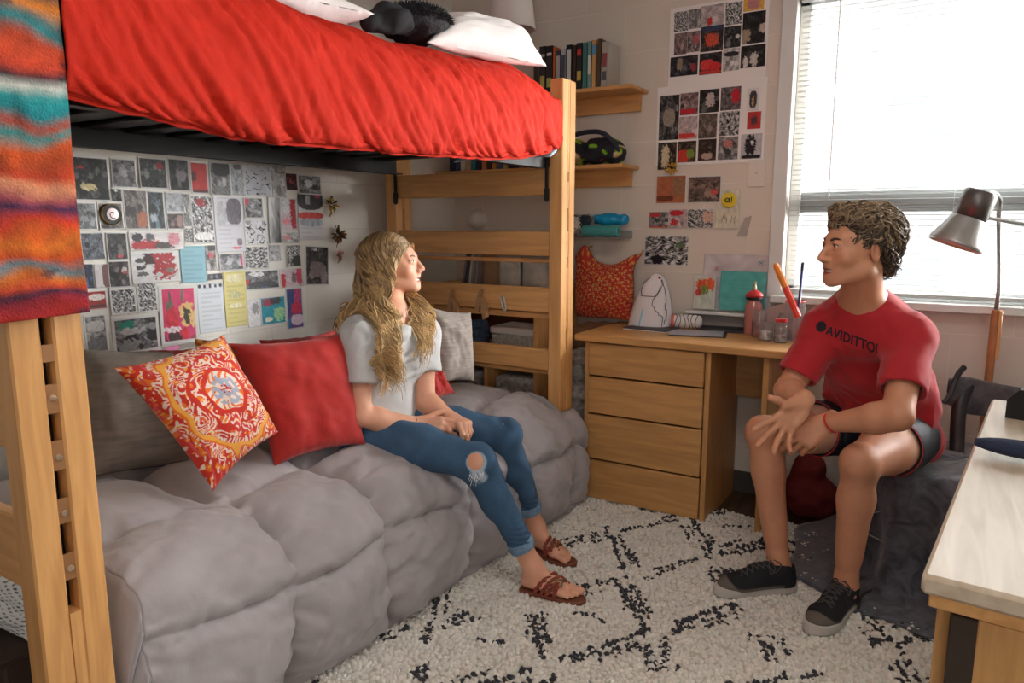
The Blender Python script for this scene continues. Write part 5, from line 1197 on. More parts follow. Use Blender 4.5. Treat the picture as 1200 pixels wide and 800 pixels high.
PL = [
 ((82, 183, 128, 236), 'dark', 0, [(.42, .68, .2, .08, (190, 176, 130)), (.25, .25, .08, .03, (170, 50, 60))], None, 'large dark night print in the top left corner of the wall collage'),
 ((129.5, 186, 159, 220), 'grey', 1, [], (.9, .9, .92), 'grey print with crossing streaks, second in the collage top row'),
 ((162, 185, 195, 221), 'dark', 2, [(.75, .25, .12, .1, (150, 40, 50))], (1.25, 1.3, 1.25), 'murky grey green print, third in the collage top row'),
 ((196, 186, 221, 224), 'dark', 3, [(.6, .5, .25, .16, (120, 110, 118))], None, 'narrow dark print left of the red framed one in the collage top row'),
 ((222, 190, 243, 227), 'flat', 4, [(.2, .45, .14, .16, (70, 24, 26)), (.5, .92, .5, .06, (90, 40, 40))], (186, 48, 44), 'red print with white border in the collage top row'),
 ((129, 221, 141.5, 236), 'dark', 5, [(.5, .15, .15, .12, (220, 220, 220))], None, 'tiny dark print tucked under the streaked grey print'),
 ((87, 237, 113, 269.5), 'grey', 6, [], (.85, .88, .9), 'dim grey crowd print left of the round badge'),
 ((114.5, 237, 144, 269), 'grey', 7, [], (.8, .78, .76), 'mottled print lying behind the round gold badge'),
 ((144, 222, 173, 269), 'grey', 8, [(.72, .75, .2, .2, (150, 90, 66)), (.3, .55, .2, .14, (44, 36, 36))], (.75, .70, .68), 'tall brownish print right of the round badge'),
 ((173.5, 224, 192.5, 269), 'dark', 9, [(.3, .7, .2, .1, (150, 160, 170))], (.9, 1.1, 1.2), 'narrow blue black print with pale figures at its foot'),
 ((193, 225, 215.5, 249), 'light', 10, [], (.85, .87, .9), 'small pale silvery print under the narrow dark one'),
 ((194, 250, 215, 269), 'dark', 11, [(.75, .5, .15, .35, (150, 120, 116))], (1.4, 1.1, 1.1), 'small brown and pink group print below the pale silvery one'),
 ((214, 227, 222.5, 265), 'grey', 12, [], None, 'thin grey strip print left of the white shirt drawing'),
 ((216, 267, 225.5, 284), 'ink', 13, [], None, 'tiny black and white print above the light blue sheet'),
 ((224, 229, 250, 285), 'ink', 14, [(.45, .15, .2, .08, (150, 40, 50)), (.5, .85, .4, .08, (225, 225, 225))], None, 'inked figure in a white shirt with a red head, under the red bordered print'),
 ((94, 272, 122, 305), 'grey', 15, [], (.7, .74, .82), 'slate blue print at the left edge beside the throw'),
 ((124, 272, 149, 305), 'dark', 16, [(.6, .85, .12, .05, (190, 60, 80))], None, 'dark hooded figure print below the round badge'),
 ((150, 271, 214, 293), 'flat', 17, [(.3, .72, .26, .26, (168, 36, 44)), (.15, .3, .09, .2, (50, 50, 54)), (.38, .3, .09, .2, (80, 80, 84)), (.62, .78, .17, .2, (70, 60, 60)), (.82, .4, .1, .35, (196, 130, 140))], (206, 200, 202), 'wide pale clipping with a red band and two dark heads'),
 ((97, 309, 109, 338), 'dark', 18, [], (.8, .95, 1.4), 'narrow navy print touching the throw, low on the left'),
 ((110, 309, 127, 337), 'flat', 19, [(.8, .5, .3, .5, (112, 80, 74))], (200, 196, 196), 'small half white, half brown print'),
 ((126, 305, 152, 337), 'dark', 20, [(.75, .35, .12, .1, (190, 180, 176)), (.75, .45, .08, .05, (180, 60, 60))], (1.2, 1.1, 1.1), 'dark blurry portrait print right of the half white one'),
 ((153, 294, 210, 331), 'flat', 21, [(.20, .28, .12, .07, (70, 70, 74)), (.20, .50, .11, .07, (50, 50, 54)), (.22, .70, .12, .06, (80, 80, 84)), (.38, .22, .12, .2, (60, 30, 34)), (.66, .22, .22, .17, (166, 40, 50)), (.68, .62, .24, .26, (160, 30, 38)), (.56, .76, .07, .09, (200, 200, 200)), (.80, .62, .09, .07, (120, 100, 90))], (212, 210, 212), 'white sheet with dark red clippings and black text blocks'),
 ((211, 288, 240, 331), 'page', 22, [], (146, 190, 204), 'light blue notice sheet on the wall'),
 ((101, 340, 124.6, 363), 'flat', 23, [(.5, .34, .40, .15, (216, 205, 200)), (.5, .80, .40, .07, (60, 40, 40))], (150, 44, 40), 'small red card with a white lettered band beside the throw'),
 ((128, 337, 159, 368), 'ink', 24, [], None, 'dense black and white doodle, lower of the two'),
 ((159, 329, 184, 366), 'ink', 25, [], None, 'dense black and white doodle left of the pink poster, raised'),
 ((185.6, 334, 231, 402), 'flat', 26, [(.27, .20, .03, .10, (90, 90, 70)), (.27, .36, .10, .10, (100, 96, 80)), (.60, .18, .04, .12, (110, 110, 90)), (.32, .55, .17, .16, (200, 40, 60)), (.72, .52, .20, .20, (222, 182, 120)), (.70, .53, .09, .14, (60, 60, 40)), (.30, .75, .22, .05, (226, 210, 214)), (.34, .9, .2, .1, (60, 26, 34)), (.62, .86, .09, .12, (212, 30, 50)), (.9, .92, .12, .04, (150, 60, 70))], (206, 52, 104), 'bright pink poster with a red flask and a cream guitar shape'),
 ((98.6, 368, 126, 414), 'grey', 27, [(.5, .8, .5, .18, (120, 120, 122)), (.5, .3, .38, .14, (196, 196, 196))], None, 'grey street print at the bottom left, below the red card'),
 ((130.5, 369, 187, 414), 'grey', 28, [(.30, .25, .15, .13, (44, 140, 120)), (.45, .4, .25, .09, (190, 190, 192)), (.35, .8, .2, .2, (160, 160, 162))], (.95, .95, .97), 'large grey bird print with a green leaf patch'),
 ((184, 403, 233, 410), 'flat', 29, [(.35, .5, .16, .35, (220, 120, 170))], (150, 140, 130), 'narrow strip with pink lettering under the pink poster'),
 ((245, 190, 270, 229.5), 'grey', 30, [(.55, .2, .4, .22, (52, 50, 52))], None, 'print with a dark block over silvery folds, right of the red bordered one'),
 ((270, 192, 285, 229), 'light', 31, [(.5, .1, .3, .08, (90, 86, 84))], (.9, .92, .95), 'pale silvery strip left of the fist drawing'),
 ((285, 193, 317, 230), 'sketch', 32, [], (190, 194, 202), 'silver sheet with a fist outline drawing in the collage top row'),
 ((317, 194, 334, 231), 'light', 33, [(.5, .22, .5, .02, (130, 50, 60))], None, 'washed out print of window panes right of the fist drawing'),
 ((334, 203, 348, 223), 'dark', 34, [], (1.7, .7, .8), 'small dark maroon print near the top right of the collage'),
 ((348, 205, 376, 228), 'grey', 35, [(.45, .45, .15, .2, (225, 225, 225))], None, 'grey portrait print with a bright face at the top right'),
 ((251, 231, 285, 295), 'page', 36, [(.68, .26, .26, .24, (120, 114, 124)), (.25, .3, .16, .22, (190, 192, 198)), (.82, .82, .1, .06, (150, 130, 140)), (.7, .93, .22, .015, (214, 110, 130))], (216, 217, 224), 'tall white sheet with a soft grey block and a pink line at its foot'),
 ((285, 231, 308, 256), 'grey', 37, [(.1, .2, .14, .2, (190, 50, 80)), (.65, .5, .12, .1, (110, 110, 114))], (.95, .95, .98), 'grey sketch print with a pink flower at its corner'),
 ((285.5, 257, 313, 287), 'sketch', 38, [(.15, .1, .12, .12, (150, 150, 152))], (214, 215, 220), 'white sheet with a looping line drawing, under the pink flower print'),
 ((314, 231, 327.5, 285), 'fade', 39, [], None, 'narrow print fading from white to black'),
 ((327.5, 232, 347, 271), 'flat', 40, [(.78, .42, .2, .55, (170, 36, 52)), (.35, .25, .2, .22, (225, 225, 228)), (.3, .7, .25, .1, (226, 150, 160))], (206, 190, 196), 'white and crimson print right of the fading one'),
 ((330, 272, 350, 285), 'light', 41, [(.3, .5, .2, .2, (214, 150, 150))], None, 'small pale pink print below the crimson one'),
 ((349, 224, 378, 281), 'page', 42, [(.5, .18, .52, .20, (66, 64, 66)), (.4, .18, .1, .1, (170, 170, 170)), (.8, .08, .1, .05, (190, 60, 90)), (.5, .50, .52, .07, (206, 78, 70)), (.5, .64, .46, .08, (170, 176, 184))], (218, 219, 222), 'sheet with a dark photo over a red band, right edge of the collage'),
 ((256, 296, 285, 317), 'grey', 43, [(.93, .5, .05, .3, (226, 70, 130)), (.3, .1, .2, .08, (70, 70, 72))], (.98, .98, 1.02), 'wide lilac grey print with a pink edge mark'),
 ((240, 287, 253, 317), 'grey', 44, [(.5, .4, .2, .12, (200, 90, 100)), (.6, .1, .35, .14, (60, 60, 62))], None, 'narrow grey print with a coral spot beside the light blue sheet'),
 ((285, 288, 314, 315), 'ink', 45, [], None, 'grainy black and white print with diagonal shapes in the collage middle'),
 ((314, 287, 328, 306), 'light', 46, [], (.92, .92, .95), 'small faint grey print between two black and white ones'),
 ((335, 287, 351, 312), 'ink', 47, [(.7, .75, .3, .25, (40, 40, 42))], None, 'black and white portrait print below the pale pink one'),
 ((286, 316, 327, 339), 'grey', 48, [(.08, .6, .07, .12, (196, 60, 54)), (.58, .82, .05, .08, (40, 110, 180)), (.35, .2, .2, .14, (220, 220, 222)), (.5, .72, .4, .14, (70, 70, 74))], (.85, .85, .88), 'wide grey action print with a red and a blue dot'),
 ((327.5, 314, 354.5, 337), 'flat', 49, [(.12, .6, .12, .35, (196, 44, 60)), (.85, .4, .14, .45, (190, 60, 90)), (.6, .5, .1, .25, (120, 100, 110))], (206, 186, 194), 'pink and crimson print at the lower right of the collage'),
 ((243, 320, 260, 328), 'flat', 50, [(.25, .5, .1, .3, (120, 120, 130)), (.6, .5, .1, .3, (120, 120, 130))], (40, 42, 50), 'small black strip above the lettered page'),
 ((231, 331, 262, 389), 'page', 51, [(.10, .06, .05, .035, (50, 52, 66)), (.30, .07, .05, .035, (50, 52, 66)), (.50, .06, .05, .035, (50, 52, 66)), (.70, .07, .05, .035, (50, 52, 66)), (.90, .06, .05, .035, (50, 52, 66))], (214, 220, 226), 'white typed page with bold dark heading letters, left of the yellow sheet'),
 ((262, 318, 288, 382), 'page', 52, [(.5, .12, .36, .07, (232, 226, 190)), (.5, .42, .26, .06, (200, 196, 150)), (.5, .62, .3, .04, (240, 232, 200))], (222, 212, 142), 'long pale yellow sheet hanging low on the wall'),
 ((289, 350, 305, 383), 'flat', 53, [(.6, .35, .26, .2, (150, 150, 156))], (222, 222, 224), 'small white card right of the yellow sheet'),
 ((304, 347, 334, 380), 'flat', 54, [(.3, .2, .2, .14, (150, 60, 80)), (.6, .15, .2, .14, (60, 60, 70)), (.72, .65, .22, .24, (150, 200, 150)), (.3, .8, .14, .08, (220, 220, 200))], (14, 138, 160), 'teal print with green and maroon shapes'),
 ((335, 337, 355, 385), 'flat', 55, [(.2, .3, .25, .25, (50, 70, 130)), (.7, .25, .2, .25, (190, 70, 120)), (.6, .5, .3, .14, (206, 50, 90)), (.6, .78, .34, .13, (220, 200, 216)), (.1, .85, .1, .12, (40, 120, 180))], (100, 70, 130), 'tall purple and pink leaflet right of the teal print'),
 ((357, 288, 385, 334), 'dark', 56, [(.5, .6, .3, .2, (120, 104, 104)), (.4, .1, .1, .03, (200, 200, 200))], (1.3, 1.2, 1.2), 'dark tilted group print standing apart at the right of the collage'),
]
for (bx, kind, sd, acc, tone, lab) in PL:
    w, h = cells(bx, 1.15); C = pic(kind, sd*7+3, w, h, acc, tone, m=.0 if kind in ('page',) else (.085 if sd in (4, 24, 25, 26, 28, 27) else .05))
    wallprint('L', bx, C, lab, cat='poster' if sd in (26, 28) else ('paper' if kind == 'page' else 'print'), name={'page': 'paper_sheet'}.get(kind, 'photo_print') if sd not in (26, 28) else 'poster', mm=m_paper if kind == 'page' else None, tilt=math.radians(-3.5) if sd == 56 else math.radians(rng.normal()*.5))
# round badge and dried flowers
c = onx(129, 251, XW); bd = thing('badge', 'round gold rimmed badge with a pale face, pinned in the collage', 'badge', c+V3(.01, 0, -.05))
r_ = abs(onx(141, 251, XW)[1]-onx(117, 251, XW)[1])/2
MB().lathe([(r_, .006), (r_, .012), (r_*.93, .015), (r_*.90, .012), (r_*.9, .006)], c, (1, 0, 0), 40).build('rim', mat('gold_rim', (206, 168, 96), .3, metal=.7), bd)
MB().lathe([(r_*.9, .007), (r_*.9, .0125), (0.001, .013)], c, (1, 0, 0), 40).build('ring', m_black, bd)
MB().lathe([(r_*.60, .010), (r_*.58, .016), (0.001, .0175)], c, (1, 0, 0), 40).build('face', mat('pale_pink_face', (238, 216, 214), .3), bd)
b = MB(); th = np.linspace(.3, 5.2, 30); b.tube([c+V3(.018, r_*(.10+.06*t)*math.cos(t), r_*(.10+.06*t)*math.sin(t)) for t in th], .0014, 6); b.build('squiggle', m_black, bd)
def dried(px, py, s, cols, label, n=26, seed=1):
    c = onx(px, py, XW)+V3(.018, 0, 0); t = thing('dried_flower', label, 'dried flower', c-V3(0, 0, s)); r = np.random.default_rng(seed); b = MB()
    for _ in range(n):
        d = unit(V3(.5*r.random(), r.normal(), r.normal()*1.3)); L = s*r.uniform(.5, 1.05); p = c+d*L*.25; q = c+d*L; w = np.cross(d, unit(r.normal(size=3)))*s*.20; col = lin(cols[r.integers(0, len(cols))])
        b.grid([[p-w*.3, p+w*.3], [(p+q)/2-w, (p+q)/2+w+V3(.006, 0, 0)], [q-w*.5+V3(.004, 0, 0), q+w*.4]], col=[[col*.7]*2, [col]*2, [col*1.1]*2])
    b.build('petals', m_paper, t, solid=.001)
    MB().tube(spline([c+V3(-.012, 0, 0), c+V3(-.004, .004, -s*.6), c+V3(-.006, -.002, -s*1.25)], 10), [.002]*10, 6).build('stem', mat('dry_stem', (120, 96, 50), .8), t)
dried(384, 240, .042, [(210, 170, 70), (70, 54, 34), (196, 150, 60)], 'yellow and brown dried flower pinned highest beside the collage', seed=2)
dried(392, 275, .045, [(120, 84, 44), (90, 62, 36), (150, 104, 56)], 'brown dried flower bunch pinned between two others', seed=3, n=40)
dried(394, 299, .028, [(190, 120, 110), (120, 70, 50), (206, 160, 150)], 'small pinkish dried flower pinned lowest beside the collage', seed=4)
# sheets on the back wall, each with its photos
def sheet(box, photos, label):
    x0, y0, x1, y1 = box; q = [ony(a, c, YB) for a, c in ((x0, y0), (x1, y0), (x1, y1), (x0, y1))]
    xa = (q[0][0]+q[3][0])/2; xb = (q[1][0]+q[2][0])/2; zt = (q[0][2]+q[1][2])/2; zb = (q[2][2]+q[3][2])/2
    t = thing('photo_sheet', label, 'photo sheet', ((xa+xb)/2, YB-.002, zb)); MB().box(((xa+xb)/2, YB-.0025, (zt+zb)/2), (xb-xa, .003, zt-zb), bev=0).build('backing', mat('sheet_paper', (240, 236, 234), .7), t)
    for i, (bx, kind, acc, tone) in enumerate(photos):
        w, h = cells(bx, 1.3); wallprint('B', bx, pic(kind, 300+i*5+int(x0), w, h, acc, tone, m=0), None, parent=t, name='photo', off=.0048, curl=.0)
sheet((785, 2, 900, 96), [((790.6, 14, 807, 37), 'ink', [], None), ((807.5, 11, 822, 33.5), 'grey', [], None), ((790.6, 39, 805.6, 64), 'grey', [], (1, .85, .85)), ((806, 37, 820.6, 61), 'grey', [(.7, .4, .2, .2, (190, 90, 100))], (1, .88, .88)),
 ((786, 66, 818, 89), 'dark', [(.35, .4, .1, .3, (150, 130, 110)), (.85, .6, .1, .2, (150, 50, 60))], (1, 1, 1.1)), ((822, 6, 849, 30), 'light', [(.4, .8, .1, .2, (200, 50, 50))], (.95, .9, .9)), ((821.5, 30.5, 848, 60), 'dark', [(.5, .55, .28, .25, (206, 84, 60)), (.5, .1, .5, .1, (50, 60, 90))], (1.3, 1.1, 1.1)),
 ((820, 62, 846, 87), 'dark', [(.35, .55, .3, .25, (212, 60, 56)), (.7, .65, .25, .2, (206, 44, 44)), (.5, .9, .5, .08, (200, 60, 56))], (1, 1, 1.1)), ((850.6, 3, 870, 29), 'ink', [], None), ((849, 31, 868.5, 56), 'dark', [(.8, .5, .12, .1, (220, 220, 220))], (1.2, 1.2, 1.2)), ((847.5, 57, 867, 83), 'light', [(.5, .25, .45, .1, (40, 40, 44))], None),
 ((872, -8, 896, 12.5), 'flat', [(.5, .6, .3, .3, (190, 130, 130))], (226, 176, 80)), ((870.5, 14, 897, 51), 'dark', [(.15, .75, .22, .2, (170, 150, 130)), (.95, .55, .2, .15, (200, 180, 170))], (.8, .8, .8)), ((868.5, 53, 897, 79), 'dark', [(.2, .75, .1, .25, (206, 200, 196)), (.55, .65, .16, .3, (200, 196, 190))], (.7, .7, .7))],
 'upper white sheet of small photos at the top of the back wall beside the window')
sheet((770, 97, 897, 192), [((773, 112, 796, 164), 'dark', [(.5, .5, .3, .2, (150, 140, 130))], (1.5, 1.5, 1.5)), ((797.5, 109, 818.5, 134.5), 'grey', [(.4, .85, .5, .12, (190, 40, 50))], (1, .85, .85)), ((820, 105, 843, 132), 'dark', [(.55, .45, .22, .3, (190, 176, 170))], None), ((845, 102, 868.5, 129), 'grey', [(.75, .4, .2, .3, (190, 30, 50))], (.8, .75, .75)),
 ((796, 136.5, 817.5, 163), 'light', [(.4, .85, .5, .12, (206, 60, 60))], (1, .92, .92)), ((819, 133.5, 840.5, 162), 'grey', [], (.8, .72, .66)), ((843.5, 130.5, 866.5, 159), 'ink', [], None), ((771.5, 167, 793, 198.6), 'dark', [(.4, .5, .2, .4, (206, 190, 160))], (1.4, 1.2, 1)),
 ((794.5, 165.5, 816, 190), 'dark', [(.3, .7, .3, .3, (206, 60, 50)), (.7, .6, .2, .2, (120, 150, 60))], (1.4, 1.2, 1)), ((818.5, 163, 839.6, 188), 'dark', [(.5, .8, .3, .14, (180, 160, 150))], (1.2, 1, .9)), ((842, 160.5, 865, 187), 'grey', [(.5, .3, .2, .16, (196, 120, 110))], None),
 ((876.5, 104, 889.5, 129), 'flat', [(.5, .5, .34, .4, (60, 56, 60)), (.5, .6, .1, .2, (206, 150, 100))], (216, 212, 214)), ((876, 131, 892, 151), 'flat', [(.5, .5, .25, .25, (90, 60, 60))], (190, 54, 54)), ((868.5, 157, 893, 186), 'flat', [(.45, .45, .25, .4, (30, 30, 34)), (.55, .35, .08, .08, (220, 220, 220)), (.5, .92, .45, .08, (30, 30, 34))], (190, 190, 194))],
 'lower white sheet of small photos on the back wall, above the light switch')
BW = [((768.7, 205, 804.6, 239), 'flat', [(.75, .4, .22, .35, (150, 110, 80)), (.3, .8, .3, .1, (120, 60, 40))], (176, 104, 70), 'orange brown photo on the back wall under the lower photo sheet', 0),
 ((806, 206, 845.4, 238), 'grey', [(.8, .6, .1, .1, (200, 90, 80))], (.85, .72, .66), 'brownish group photo left of the yellow flower card', 1), ((761, 248, 784, 267), 'grey', [(.3, .2, .3, .12, (190, 60, 60)), (.5, .95, .5, .06, (190, 80, 60))], None, 'leftmost photo of the row of three strips under the brown photos', 2),
 ((784, 245, 806, 267), 'light', [(.4, .2, .35, .14, (190, 40, 50)), (.3, .7, .2, .15, (196, 50, 60))], (1, .9, .9), 'white photo with red marks, middle of the strip of three', 3), ((806, 245, 836, 267), 'ink', [(.8, .4, .2, .3, (206, 170, 150))], None, 'rightmost photo of the strip of three beside the flower card', 4),
 ((755, 276, 807.5, 311), 'ink', [(.3, .8, .12, .16, (20, 20, 30)), (.8, .3, .1, .1, (90, 110, 80))], None, 'large busy black and white photo lowest above the desk', 5)]
for bx, kind, acc, tone, lab, i in BW:
    w, h = cells(bx, 1.3); wallprint('B', bx, pic(kind, 500+i*11, w, h, acc, tone, m=.03), lab, 'photo', curl=.002)
w, h = cells((839, 222, 867, 268), 1.3); fc = wallprint('B', (839, 222, 867, 268), pic('flat', 61, w, h, [], (214, 210, 190), m=0), 'cream card with a yellow paper flower, left of the light switch', 'card', name='flower_card', mm=m_paper)
c = ony(855, 234.5, YB)+V3(0, -.012, 0); b = MB()
for i in range(14):
    a = i*2*PI/14; d = V3(math.cos(a), 0, math.sin(a)); b.ell(c+d*.022, (.013, .004, .013), None, 10, 6)
b.ell(c, (.022, .006, .022), None, 16, 8); b.build('paper_flower', mat('flower_yellow', (232, 202, 54), .7), fc)
b = MB(); th = np.linspace(0, 2*PI, 20); b.tube([c+V3(-.006+.009*math.cos(t), -.007, .009*math.sin(t)) for t in th], .0022, 6); b.tube([c+V3(.004, -.007, .010), c+V3(.005, -.007, -.010)], .0022, 6); b.tube([c+V3(.014, -.007, .014), c+V3(.014, -.007, -.003)], .0022, 6); b.ell(c+V3(.014, -.007, -.010), (.0025,)*3, None, 8, 5); b.build('ink_letters', m_black, fc)
b = MB(); r = np.random.default_rng(1)
for i in range(4): p = ony(846+5*i, 262, YB)+V3(0, -.004, 0); b.tube(spline([p, p+V3(r.normal()*.006, -.002, .02), p+V3(r.normal()*.012, -.002, .035)], 8), .0012, 5)
b.build('drawn_stems', mat('moss', (120, 116, 70), .8), fc)
dc = ony(789, 197, YB)+V3(0, -.02, 0); t = thing('dried_flower', 'golden dried flower over the corner of the lower photo sheet', 'dried flower', dc-V3(0, 0, .05)); b = MB(); r = np.random.default_rng(6)
for i in range(26):
    d = unit(V3(r.normal(), -.5*r.random(), r.normal())); p = dc+d*.008; q = dc+d*r.uniform(.02, .036); w = np.cross(d, unit(r.normal(size=3)))*.007; b.grid([[p-w*.3, p+w*.3], [(p+q)/2-w, (p+q)/2+w], [q-w*.4, q+w*.4]])
b.build('petals', mat('gold_petal', (196, 152, 60), .7), t, solid=.001); MB().tube([dc+V3(0, .01, 0), dc+V3(-.01, .012, .04)], .0018, 6).build('stem', mat('dry_stem', (120, 96, 50), .8), t)
# switch plate, folded paper
c = ony(887, 203, YB); sp = thing('switch_plate', 'white blank switch plate on the wall left of the window', 'switch', c+V3(0, -.004, -.055))
MB().box(c+V3(0, -.005, 0), (.074, .008, .115), bev=.003).build('plate', mat('ivory_plastic', (228, 220, 210), .4), sp); MB().lathe([(.0045, .0), (.004, .002), (.0005, .0025)], c+V3(0, -.009, 0), (0, -1, 0), 12).build('screw', m_bolt, sp)
c = ony(872, 265, YB); fpn = MB().prism([(-.030, -.045), (.012, -.045), (.030, .045), (.004, .038)], c+V3(0, -.006, 0), (1, 0, 0), (0, 0, 1), -.020).build('wall_hook', mat('grey_paper', (176, 166, 160), .7)); tag(fpn, 'grey folded paper wedge stuck to the wall below the switch plate', 'hook')
c = ony(561, 257, YB); tag(MB().lathe([(.055, 0), (.054, .02), (.045, .04), (.024, .055), (.001, .06)], c, (0, -1, 0), 28).build('wall_sensor', mat('ivory_plastic', (228, 220, 210), .4)), 'white domed wall fitting seen between the ladder rungs', 'sensor')
# ledge with pictures over the desk
xa, xb = -1.065, -.70; lg = thing('picture_ledge', 'narrow white ledge on the wall over the desk holding a teal picture', 'shelf', ((xa+xb)/2, 3.30, .82))
MB().box(((xa+xb)/2, 3.305, .838), (xb-xa, .07, .014), bev=.002).build('ledge_board', m_frame, lg); MB().box(((xa+xb)/2, 3.333, .80), (xb-xa, .014, .064), bev=.002).build('ledge_back', mat('grey_ledge', (150, 142, 136), .6), lg)
def lean(xc, zc, wd, ht, C, label, yb=3.318, name='picture'):
    w, h = C.shape[1], C.shape[0]; b = MB(); zb = zc-ht/2; tl = .012
    G = [[V3(xc-wd/2+wd*i/(w-1), yb-.004+tl*j/(h-1)*0-.014*(j/(h-1)), zb+ht-ht*j/(h-1)) for i in range(w)] for j in range(h)]
    b.grid(G, col=C); o = b.build(name, m_paper, solid=.006, angle=20); return tag(o, label, 'picture')
C = pic('flat', 71, 60, 48, [], (84, 176, 172), m=.0); C[8:42:5, 8:50] *= 1.12; lean(-.815, .942, .20, .175, C, 'teal picture standing on the ledge above the desk')
C = pic('flat', 72, 30, 40, [(.3, .25, .2, .16, (214, 84, 50)), (.7, .25, .25, .18, (222, 100, 50)), (.45, .42, .2, .14, (110, 140, 60)), (.2, .5, .14, .1, (190, 60, 60))], (196, 204, 190), m=.06); lean(-.985, .928, .098, .150, C, 'small card with orange flowers on the ledge left of the teal picture')
w, h = 80, 62; C = pic('flat', 73, w, h, [], (206, 198, 200), m=0)
o = wallprint('B', (824, 298, 903, 362), C, 'pale lilac sheet with faint doodles behind the teal picture', 'paper', name='paper_sheet', mm=m_paper, off=.0015)
for (px, py, col, s) in ((840, 315, (214, 120, 150), .010), (892, 309, (70, 140, 160), .013)):
    p = ony(px, py, YB)+V3(0, -.004, 0); th = np.linspace(0, 9, 30); MB().tube([p+V3(s*math.cos(t*1.7)*(.5+.06*t), 0, s*math.sin(t)*(.5+.06*t)) for t in th], .0009, 5).build('doodle', mat('crayon_%d' % px, col, .8), o)

# ================================================================== books and shelf goods
def book(x0, x1, z, h, d, col, label, yf=3.16, band=None, tilt=0.0, group=None):
    t = thing('book', label, 'book', ((x0+x1)/2, yf+d/2, z), group); xc = (x0+x1)/2; w = x1-x0; m = mat('cover_%d_%d_%d' % col, col, .45); R = rotm(0, tilt, 0); piv = V3(xc, yf+d/2, z)
    b = MB(); b.box(piv+R@V3(-w/2+.0012, .0, h/2), (.0024, d, h), rot=R, bev=.0005); b.box(piv+R@V3(w/2-.0012, 0, h/2), (.0024, d, h), rot=R, bev=.0005); b.box(piv+R@V3(0, -d/2+.0012, h/2), (w, .0024, h), rot=R, bev=.0008); b.build('cover', m, t)
    MB().box(piv+R@V3(0, .002, h/2), (w-.005, d-.008, h-.008), rot=R, bev=0).build('pages', mat('page_block', (226, 214, 190), .8), t)
    if band:
        for zc, hh, c2 in band: MB().box(piv+R@V3(0, -d/2-.0004, h*zc), (w*.72, .0010, h*hh), rot=R, bev=0).build('spine_panel', mat('cover_%d_%d_%d' % c2, c2, .5), t)
    return t
ZS = 1.856; e0 = -1.78
B1 = [(.030, .195, (120, 110, 84), [(.5, .6, (60, 50, 40))], 'tan spined book at the left end of the upper shelf'), (.034, .215, (44, 34, 48), [(.25, .25, (190, 176, 90)), (.8, .06, (200, 200, 200))], 'thick dark purple book with a gold label on the upper shelf'), (.036, .213, (34, 28, 34), [(.82, .06, (210, 206, 200)), (.22, .2, (170, 180, 90))], 'thick black book with a green gold label on the upper shelf'), (.014, .205, (206, 104, 56), None, 'thin orange book on the upper shelf'), (.026, .185, (64, 66, 74), [(.5, .75, (176, 176, 180))], 'dark book with a grey lettered spine on the upper shelf'), (.026, .192, (186, 190, 196), [(.5, .7, (70, 72, 84))], 'silver grey book with dark lettering on the upper shelf'), (.030, .205, (20, 20, 24), [(.55, .7, (206, 204, 200))], 'black book with tall white spine letters on the upper shelf'), (.020, .20, (60, 44, 34), None, 'slim dark brown book on the upper shelf'), (.030, .207, (26, 22, 26), [(.8, .14, (190, 50, 50)), (.3, .2, (200, 170, 80))], 'black book with red and gold panels on the upper shelf'), (.024, .205, (66, 120, 116), None, 'teal book on the upper shelf'), (.020, .208, (112, 150, 150), [(.5, .4, (220, 220, 200))], 'pale blue green book on the upper shelf'), (.022, .210, (206, 160, 96), [(.8, .2, (80, 150, 200))], 'sand coloured book with a blue top on the upper shelf'), (.020, .212, (84, 62, 44), None, 'slim brown book near the right end of the upper shelf'), (.032, .196, (176, 168, 158), [(.6, .3, (150, 70, 70)), (.25, .2, (80, 80, 90))], 'white book with a figured spine at the right end of the upper shelf')]
x = e0-.035
for i, (w, h, col, band, lab) in enumerate(B1):
    book(x, x+w-.001, ZS, h, .135, col, lab, band=band, tilt=0 if i < 12 else math.radians(1.5), group='books on the upper shelf'); x += w+.0015
B2 = [((30, 34, 60), 'navy'), ((60, 80, 110), 'slate blue'), ((214, 208, 196), 'white'), ((190, 160, 120), 'tan'), ((40, 120, 150), 'blue green'), ((30, 40, 60), 'blue black'), ((196, 130, 80), 'orange tan'), ((60, 40, 40), 'maroon'), ((206, 140, 70), 'orange'), ((80, 100, 130), 'steel blue'), ((200, 180, 120), 'straw'), ((44, 30, 50), 'plum'), ((50, 46, 60), 'charcoal'), ((150, 110, 90), 'clay'), ((22, 26, 22), 'black and lime'), ((120, 100, 90), 'taupe'), ((110, 60, 60), 'brick')]
x = -2.32; r = np.random.default_rng(14)
for i, (col, nm) in enumerate(B2):
    w = r.uniform(.022, .036); book(x, x+w-.001, 1.512, r.uniform(.17, .20), .13, col, nm+' spined book on the lower shelf, seen over the ladder top rung', band=[(.5, .3, (170, 200, 60))] if 'lime' in nm else ([(.6, .25, (206, 200, 190))] if i % 3 == 0 else None), group='books on the lower shelf'); x += w+.002
